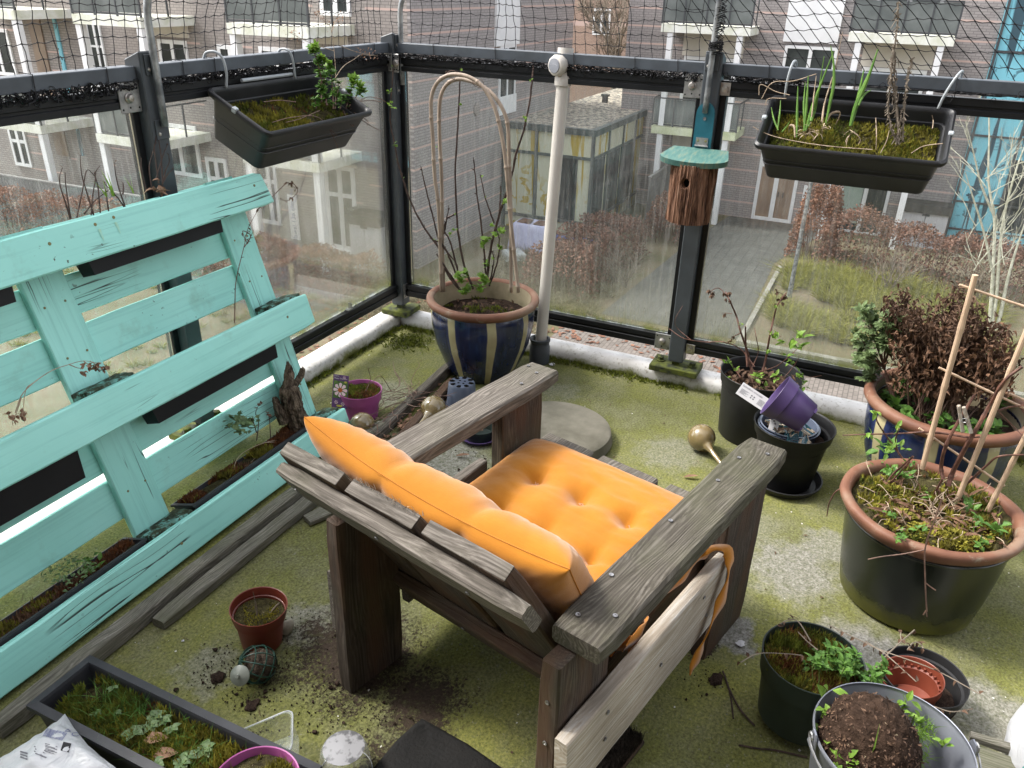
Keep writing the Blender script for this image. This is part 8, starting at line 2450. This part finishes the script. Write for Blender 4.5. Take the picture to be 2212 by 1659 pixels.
# crumbs of soil
bm = bmesh.new(); rr = random.Random(19)
for i in range(1000):
    px, py = rr.choice(((480, 1462), (520, 1500), (600, 1480), (560, 1530), (750, 1480), (800, 1530), (700, 1500), (640, 1370), (700, 1560), (850, 1540), (455, 1465), (600, 1440), (760, 1420), (640, 1330), (500, 1420), (560, 1600), (1540, 1475), (1030, 985)))
    p = P(px + rr.gauss(0, 34), py + rr.gauss(0, 22), z=.002); s = rr.uniform(.0006, .0022) * (3.2 if rr.random() < .035 else 1)
    r_ = bmesh.ops.create_icosphere(bm, subdivisions=1, radius=s, matrix=Matrix.Translation(p + Vector((0, 0, s * .4))))
    for v in r_['verts']: v.co += rv(s * .4, rr)
obj('soil_crumbs', bm, M['soil'], label='dark soil crumbs scattered over the floor round the armchair', cat='soil', kind='stuff')
bm = bmesh.new()
for i in range(520):
    p = Vector((rr.uniform(-2.6, -.05), rr.uniform(-2.7, .0), .002))
    if nz(p, 2.2, 5) < -.05: continue
    s = rr.uniform(.0012, .0042); a = rr.uniform(0, 6.28)
    vs = [bm.verts.new(p + Vector((math.cos(a + k * 1.57) * s * rr.uniform(.5, 1.2), math.sin(a + k * 1.57) * s * rr.uniform(.4, 1), rr.uniform(0, .0015)))) for k in range(4)]; bm.faces.new(vs)
obj('lime_flakes', bm, M['flake'], label='tiny pale lime flakes strewn over the balcony floor', cat='flakes', kind='stuff')
bm = bmesh.new()
for i in range(260):
    p = Vector((rr.uniform(-2.4, -.05), rr.uniform(-2.6, .0), .003)); a = rr.uniform(0, 6.28)
    if rr.random() < .5: leaf(bm, p, (math.cos(a), math.sin(a), .1), rr.uniform(.005, .014), rr.uniform(.003, .007), (0, 0, 1), .6, .3, rr)
    else: d = Vector((math.cos(a), math.sin(a), .02)); tube(bm, [p, p + d * .008 + rv(.002, rr), p + d * rr.uniform(.01, .03)], [.0007, .0007, .0004], 3, False)
obj('floor_debris', bm, M['leaf_dead'], label='tiny twig and leaf crumbs strewn over the balcony floor', cat='debris', kind='stuff')
for i, (px, py, s, lab) in enumerate(((470, 1463, .016, 'flat dark lump of soil left of the fat ball holder'), (535, 1415, .008, 'small soil lump above the fat ball holder'), (545, 1525, .014, 'soil lump just below the fat ball holder'), (1545, 1468, .017, 'withered dark weed clump beside the right front chair leg'))):
    p = P(px, py, z=.004); bm = bmesh.new(); bmesh.ops.create_icosphere(bm, subdivisions=3, radius=s, matrix=Matrix.Translation(p) @ Matrix.Diagonal((1.3, .9, .5, 1)))
    for v in bm.verts: v.co += (v.co - p) * .5 * nz(v.co, 90, i)
    obj('soil_lump', bm, M['soil'], origin=p, label=lab, cat='soil lump')
wpz = [P(*r8b(x, y), z=.006) for x, y in ((500, 1000), (540, 1110), (600, 1220), (680, 1310))]
bm = bmesh.new(); tube(bm, smoothpts(wpz, 5), .0025, 5); tube(bm, smoothpts([P(*r8b(x, y), z=.004) for x, y in ((510, 1020), (545, 1150), (560, 1270))], 5), .0018, 5); tube(bm, smoothpts([P(*r8b(x, y), z=.004) for x, y in ((590, 1420), (700, 1440), (800, 1450), (980, 1490))], 5), .0022, 5)
obj('dead_stalk', bm, M['stem_dark'], label='dead forked stalk lying by the right front chair leg', cat='stalk')
# grey trough of moss and grass
x0, x1, y0, y1, h_ = -2.362, -2.212, -1.18, -.545, .115
t = thing('planter_trough', 'long slate grey trough of moss, grass and seedlings in the left foreground', 'planter', ((x0 + x1) / 2, (y0 + y1) / 2, 0))
bm = bmesh.new()
def rg(f, z): return [bm.verts.new((a, b, z)) for a, b in ((x0 + f, y0 + f), (x1 - f, y0 + f), (x1 - f, y1 - f), (x0 + f, y1 - f))]
rs = [rg(.018, .001), rg(.006, h_ - .012), rg(-.004, h_ - .012), rg(-.004, h_), rg(.014, h_ + .002), rg(.016, h_ - .004), rg(.026, .006)]
for a, b in zip(rs, rs[1:]):
    for k in range(4): bm.faces.new((a[k], a[(k + 1) % 4], b[(k + 1) % 4], b[k]))
bm.faces.new(rs[0]); bm.faces.new(rs[-1]); obj('tub', bm, M['trough_plastic'], t)
bm = bmesh.new(); g = []
for i in range(13):
    row = []
    for j in range(61):
        x = x0 + .018 + (x1 - x0 - .036) * i / 12; y = y0 + .018 + (y1 - y0 - .036) * j / 60
        e = min(1, (y1 - y) / .05 - .3)
        row.append(bm.verts.new((x, y, h_ - .030 + .010 * nz((x * 16, y * 16, 1)) + .004 * nz((x * 55, y * 55, 2)) - .03 * max(0, 1 - e))))
    g.append(row)
for i in range(12):
    for j in range(60): bm.faces.new((g[i][j], g[i + 1][j], g[i + 1][j + 1], g[i][j + 1]))
obj('soil', bm, M['soil_green'], t, smooth=True)
def tfn(thr, sd, ya, yb):
    def f(r):
        x, y = r.uniform(x0 + .02, x1 - .02), r.uniform(ya, yb)
        if nz((x * 14, y * 9, sd)) < thr: return None
        return Vector((x, y, h_ - .028 + .010 * nz((x * 16, y * 16, 1))))
    return f
addmoss(t, tfn(-.2, 3, -.74, -.585), 2600, .020, 'moss_g', .0035, 61); addmoss(t, tfn(-.15, 4, -1.1, -.585), 2600, .022, 'moss_y', .003, 62); addmoss(t, tfn(.0, 5, -1.15, -.8), 2000, .018, 'moss_g', .0035, 63); addmoss(t, tfn(.18, 6, -1.1, -.6), 500, .016, 'moss_r', .003, 64)
bm = bmesh.new(); rr = random.Random(23)
for i in range(520):
    x, y = rr.uniform(x0 + .03, x1 - .025), rr.choice((rr.gauss(-.72, .05), rr.gauss(-.72, .05), rr.gauss(-.90, .05), rr.uniform(-1.1, -.62)))
    if not y0 + .03 < y < y1 - .03: continue
    blade(bm, (x, y, h_ - .03), (rr.uniform(-.8, .8), rr.uniform(-.8, .8), 1), rr.uniform(.025, .065), .0024, rr, .6)
obj('trough_grass', bm, M['leaf_green'], label='short grass tufts growing in the slate grey trough', cat='grass', kind='stuff')
SE = thing('seedlings', 'rosettes of round leaved seedlings in the slate grey trough', 'seedling', ((x0 + x1) / 2, -.9, h_ - .02))
bl = bmesh.new(); r5b = lambda x, y: (x * .3720, 1042.2 + y * .3720)
for px, py, n, s in ((780, 1460, 7, .026), (905, 1370, 12, .020), (880, 1420, 8, .020), (950, 1390, 8, .018), (1060, 1630, 10, .022), (1190, 1560, 9, .024), (1000, 1440, 7, .018), (660, 1200, 5, .014), (560, 1350, 6, .014), (680, 1350, 6, .013), (900, 1640, 8, .024), (1100, 1600, 8, .02)):
    p = P(*r5b(px, py), z=h_ - .018)
    for k in range(n):
        a = k * 2.4; leaf(bl, p + Vector((0, 0, .004 * (k % 3))), (math.cos(a), math.sin(a), .35), s * rr.uniform(.75, 1.1), s * .7, (0, 0, 1), .25, .3, rr)
obj('leaves', bl, M['leaf_dull'], SE)
for lx, ly, lab in ((835, 1500, 'brown dry oak leaf lying on the trough soil'), (890, 1590, 'tan dry leaf lower down on the trough soil')):
    p = P(*r5b(lx, ly), z=h_ - .012); bm = bmesh.new(); leaf(bm, p, (.6, -.7, .1), .045, .03, (0, 0, 1), .3, .2, rr); obj('dry_leaf', bm, M['leaf_litter'], origin=p, label=lab, cat='dry leaf')
# white printed sack corner
SB = thing('compost_sack', 'crumpled white plastic sack with grey barcode print at the lower left', 'sack', (-2.40, -.72, .0))
poly = [P(140, 1541, z=.125), P(92, 1580, z=.115), P(55, 1612, z=.115), P(-40, 1660, z=.11), P(-40, 1720, z=.13), P(120, 1730, z=.15), P(265, 1680, z=.14), P(250, 1659, z=.14), P(215, 1632, z=.14), P(190, 1610, z=.14), P(160, 1572, z=.135)]
cc = sum(poly, Vector()) / len(poly)
bm = bmesh.new(); N = 22; ringsT = []
per = []
for i in range(len(poly)):
    for k in range(8): per.append(poly[i].lerp(poly[(i + 1) % len(poly)], k / 8))
top = []; bot = []
for i in range(N + 1):
    f = i / N; rt_, rb_ = [], []
    for k, p in enumerate(per):
        q_ = cc.lerp(p, f); bul = .040 * (1 - f ** 2.2)
        w_ = .010 * nz(q_, 16, 3) + .006 * nz((q_.x * 50, q_.y * 18, 1), 1, 5) + .004 * nz(q_, 60, 8)
        rt_.append(bm.verts.new(q_ + Vector((0, 0, bul + w_ * (1 if f < 1 else .6)))))
        rb_.append(bm.verts.new(Vector((q_.x, q_.y, max(.004, q_.z - .13 * (1 - f ** 3) - .004)))))
    top.append(rt_); bot.append(rb_)
n_ = len(per)
for gset in (top, bot):
    for i in range(N):
        for k in range(n_): bm.faces.new((gset[i][k], gset[i][(k + 1) % n_], gset[i + 1][(k + 1) % n_], gset[i + 1][k]))
for k in range(n_): bm.faces.new((top[N][k], top[N][(k + 1) % n_], bot[N][(k + 1) % n_], bot[N][k]))
bmesh.ops.remove_doubles(bm, verts=bm.verts[:], dist=.00005)
sack = obj('sack_body', bm, M['bag'], SB, smooth=True)
# print laid on the sack: project each mark down onto the sack's top
from mathutils.bvhtree import BVHTree
def onsack(items, name, mat):
    me = sack.data; mw = WORLD[sack.name]
    bv = BVHTree.FromPolygons([mw @ v.co for v in me.vertices], [list(p.vertices) for p in me.polygons])
    bm = bmesh.new()
    for poly_ in items:
        vs = []
        for x, y in poly_:
            p = P(x, y, z=.17); hit = bv.ray_cast(CAM, (p - CAM).normalized())
            if hit[0] is None: vs = None; break
            vs.append(hit[0] + hit[1] * .0012 * (1 if hit[1].z > 0 else -1))
        if vs: bm.faces.new([bm.verts.new(v) for v in vs])
    if len(bm.faces): obj(name, bm, M[mat], SB)
    else: bm.free()
def q4(x0_, y0_, ux, uy, vx, vy): return [(x0_, y0_), (x0_ + ux, y0_ + uy), (x0_ + ux + vx, y0_ + uy + vy), (x0_ + vx, y0_ + vy)]
bars = [q4(92 + i * 2.3, 1588.0 - i * 1.05 + (i % 3) * .2, 1.0 + (i % 2) * .5, -.5, -6, -16 + 28) for i in range(20)]
bars = [q4(97 + i * 2.2, 1572 + i * .55, .9 + .5 * (i % 3 == 0), .3, -11, 17) for i in range(22)]
onsack(bars, 'barcode', 'print_blue')
tl_ = [q4(75 + (i % 2) * 2, 1612 + i * 5.0, 24 - (i % 3) * 4, 9, -1.2, 2.2) for i in range(4)] + [q4(98, 1606 + i * 3.2, 26 - 5 * (i % 2), 7, -.6, 1.3) for i in range(6)] + [q4(45, 1622 + i * 6, 16, 5, -1.6, 3.2) for i in range(3)]
onsack(tl_, 'small_print', 'print_grey')
onsack([q4(137, 1603, 17, 4, -6, 19)], 'print_block', 'print_black')
ring_ = []
for k in range(12):
    a, b = k * .44, (k + 1) * .44; ring_.append([(163 + 9 * math.cos(a), 1587 + 4.2 * math.sin(a)), (163 + 9 * math.cos(b), 1587 + 4.2 * math.sin(b)), (163 + 7.2 * math.cos(b), 1587 + 3.2 * math.sin(b)), (163 + 7.2 * math.cos(a), 1587 + 3.2 * math.sin(a))])
onsack(ring_ + [q4(140, 1580, 6, -5, 1, .6), q4(146, 1575, 6, 5.5, -1, .6), q4(140, 1580, 12, .8, 0, 1)], 'recycling_marks', 'print_blue')
# pink pot in the foreground, clear plastic pieces
c_ = Vector((-2.318, -1.118, 0)); c_.z = .05
t = thing('flower_pot', 'magenta plastic pot of moss cut off by the bottom edge', 'plant pot', c_, 'magenta plastic pots')
potbody(t, 'pot_body', MAGP, .003, M['magenta'], c_ - Vector((0, 0, .012)), 56)
soildisc(t, c_, .076, .085, M['soil_green'], .006, 35); addmoss(t, discpt(c_ + Vector((0, 0, .0)), .07, .085, 35, -.05, 18), 1600, .018, 'moss_y', .003, 71)
bm = bmesh.new(); box(bm, c_ + Vector((0, 0, -.0305)), (.11, .12, .036), None, .004); obj('paving_chip', bm, M['concrete'], label='concrete block under the magenta pot at the bottom edge', cat='stone')
def clearbox(label, c, w, d, h_, tilt, spin):
    bm = bmesh.new()
    prof = []
    def r4(f, z):
        out = []
        for sx, sy in ((1, 1), (-1, 1), (-1, -1), (1, -1)):
            for k in range(4):
                a = R({(1, 1): 0, (-1, 1): 90, (-1, -1): 180, (1, -1): 270}[(sx, sy)] + k * 30)
                out.append((sx * (w * f - .02) + .02 * math.cos(a), sy * (d * f - .02) + .02 * math.sin(a), z))
        return out
    seq = [r4(.86, 0), r4(1.0, h_), r4(1.07, h_), r4(1.07, h_ - .004)]
    rs = [[bm.verts.new(p) for p in s] for s in seq]
    for a, b in zip(rs, rs[1:]):
        for k in range(16): bm.faces.new((a[k], a[(k + 1) % 16], b[(k + 1) % 16], b[k]))
    bm.faces.new(rs[0])
    M4 = Matrix.Translation(c) @ Matrix.Rotation(R(spin), 4, 'Z') @ Matrix.Rotation(R(tilt), 4, 'X')
    t = thing('plastic_tray', label, 'plastic tray', c)
    WORLD[t.name] = Matrix.Translation(c)
    obj('shell', bm, M['clear'], t, M=M4)
    bm = bmesh.new(); q_ = r4(1.07, h_); tube(bm, q_ + [q_[0]], .0014, 5, False); obj('rim_edge', bm, M['suction_edge'], t, M=M4)
M['suction_edge'] = simple('clear plastic edge', (0.36, 0.38, 0.39), (0.22, 0.24, 0.25), 14, 0.15, 0.6)
clearbox('clear plastic tray lying open behind the magenta foreground pot', P(592, 1640, z=.012), .052, .066, .06, -20, 38)
c_ = P(748, 1668, z=.0) 
t = thing('plastic_dome', 'clear plastic cup with a clouded lid lying left of the dark mat', 'plastic cup', c_)
bm = bmesh.new(); lathe(bm, [(.054, .001), (.052, .04), (.049, .066), (.044, .074), (.0, .077)], c_, 40); obj('shell', bm, M['clear'], t, smooth=True)
bm = bmesh.new(); lathe(bm, [(0, .0785), (.043, .0755)], c_, 36); obj('clouded_lid', bm, None or simple('clouded lid', (0.25, 0.25, 0.26), (0.09, 0.09, 0.095), 45, 0.3, 0.5, lo=.42, hi=.52), t)
bm = bmesh.new(); tube(bm, [c_ + Vector((.0545 * math.cos(a), .0545 * math.sin(a), .003)) for a in [i * 6.2832 / 40 for i in range(41)]], .0014, 5, False); obj('rim_edge', bm, M['suction_edge'], t)
# dark mat and brush
bm = bmesh.new(); ptsM = [P(912, 1572, z=0), P(860, 1608, z=0), P(808, 1668, z=0), P(770, 1760, z=0), P(1120, 1760, z=0), P(1085, 1668, z=0), P(1010, 1618, z=0), P(960, 1590, z=0)]
cM = sum(ptsM, Vector()) / len(ptsM); topv = []
perM = [ptsM[i].lerp(ptsM[(i + 1) % 8], k / 6) for i in range(8) for k in range(6)]
for i in range(11):
    f = i / 10; topv.append([bm.verts.new(cM.lerp(p, f) + Vector((0, 0, .006 + (.020 * math.exp(-((p - ptsM[0]).length / .05) ** 2) * f ** 3) + .012 * nz(cM.lerp(p, f), 9, 2) * (1 - f * .5) + .006))) for p in perM])
botv = [bm.verts.new((v.co.x, v.co.y, max(.0012, v.co.z - .008))) for v in topv[-1]]
for a, b in zip(topv, topv[1:]):
    for k in range(48): bm.faces.new((a[k], a[(k + 1) % 48], b[(k + 1) % 48], b[k]))
for k in range(48): bm.faces.new((topv[-1][k], topv[-1][(k + 1) % 48], botv[(k + 1) % 48], botv[k]))
bm.faces.new(botv[::-1])
bmesh.ops.remove_doubles(bm, verts=bm.verts[:], dist=.00005)
obj('rubber_mat', bm, M['doormat'], label='crumpled black rubber sheet on the floor behind the armchair', cat='mat', smooth=True)
bm = bmesh.new(); rr = random.Random(29); bc = P(1335, 1640, z=.0)
for i in range(1500):
    u, v = rr.uniform(-.10, .10), rr.uniform(-.022, .022); p = bc + CF * (u * .8 - .02) + CL * v
    tube(bm, [p + Vector((0, 0, .012)), p + Vector((rr.uniform(-.008, .008), rr.uniform(-.008, .008), rr.uniform(.035, .05)))], [.0011, .0007], 3, False)
BRH = thing('brush', 'dark bristle broom head lying under the armchair side board', 'brush', bc)
obj('bristles', bm, M['bristle'], BRH)
bm = bmesh.new(); box(bm, bc + CF * -.02 + Vector((0, 0, .0075)), (.18, .05, .012), frame(CF), .003); obj('stock', bm, M['dark_wood'], BRH)
# small weed by the kerb, white flakes
bm = bmesh.new(); p = P(1262, 778, z=.004)
for k in range(14):
    a = k * 2.4; blade(bm, p, (math.cos(a), math.sin(a), .8), rr.uniform(.02, .045), .008, rr, .5)
obj('kerb_weed', bm, M['leaf_green'], label='small green weed growing at the kerb foot right of the pole', cat='weed')
for i, (px, py, s) in enumerate(((1193, 787, .016), (1600, 1415 - 25, .014), (395 + 0, 1385 + 0, .004))):
    p = P(px, py, z=.003); bm = bmesh.new(); pts = [p + Vector((math.cos(a) * s * rr.uniform(.6, 1.2), math.sin(a) * s * rr.uniform(.5, 1.1), rr.uniform(0, .003))) for a in [k * .7 for k in range(9)]]
    vs = [bm.verts.new(q_) for q_ in pts]; c0 = bm.verts.new(p + Vector((0, 0, .004)))
    for k in range(9): bm.faces.new((vs[k], vs[(k + 1) % 9], c0))
    obj('paint_flake', bm, M['label_white'], label=('white paint flake by the dark pole socket', 'white flake by the right front chair leg', 'tiny white pebble on the floor left of the red pot')[i], cat='flake')
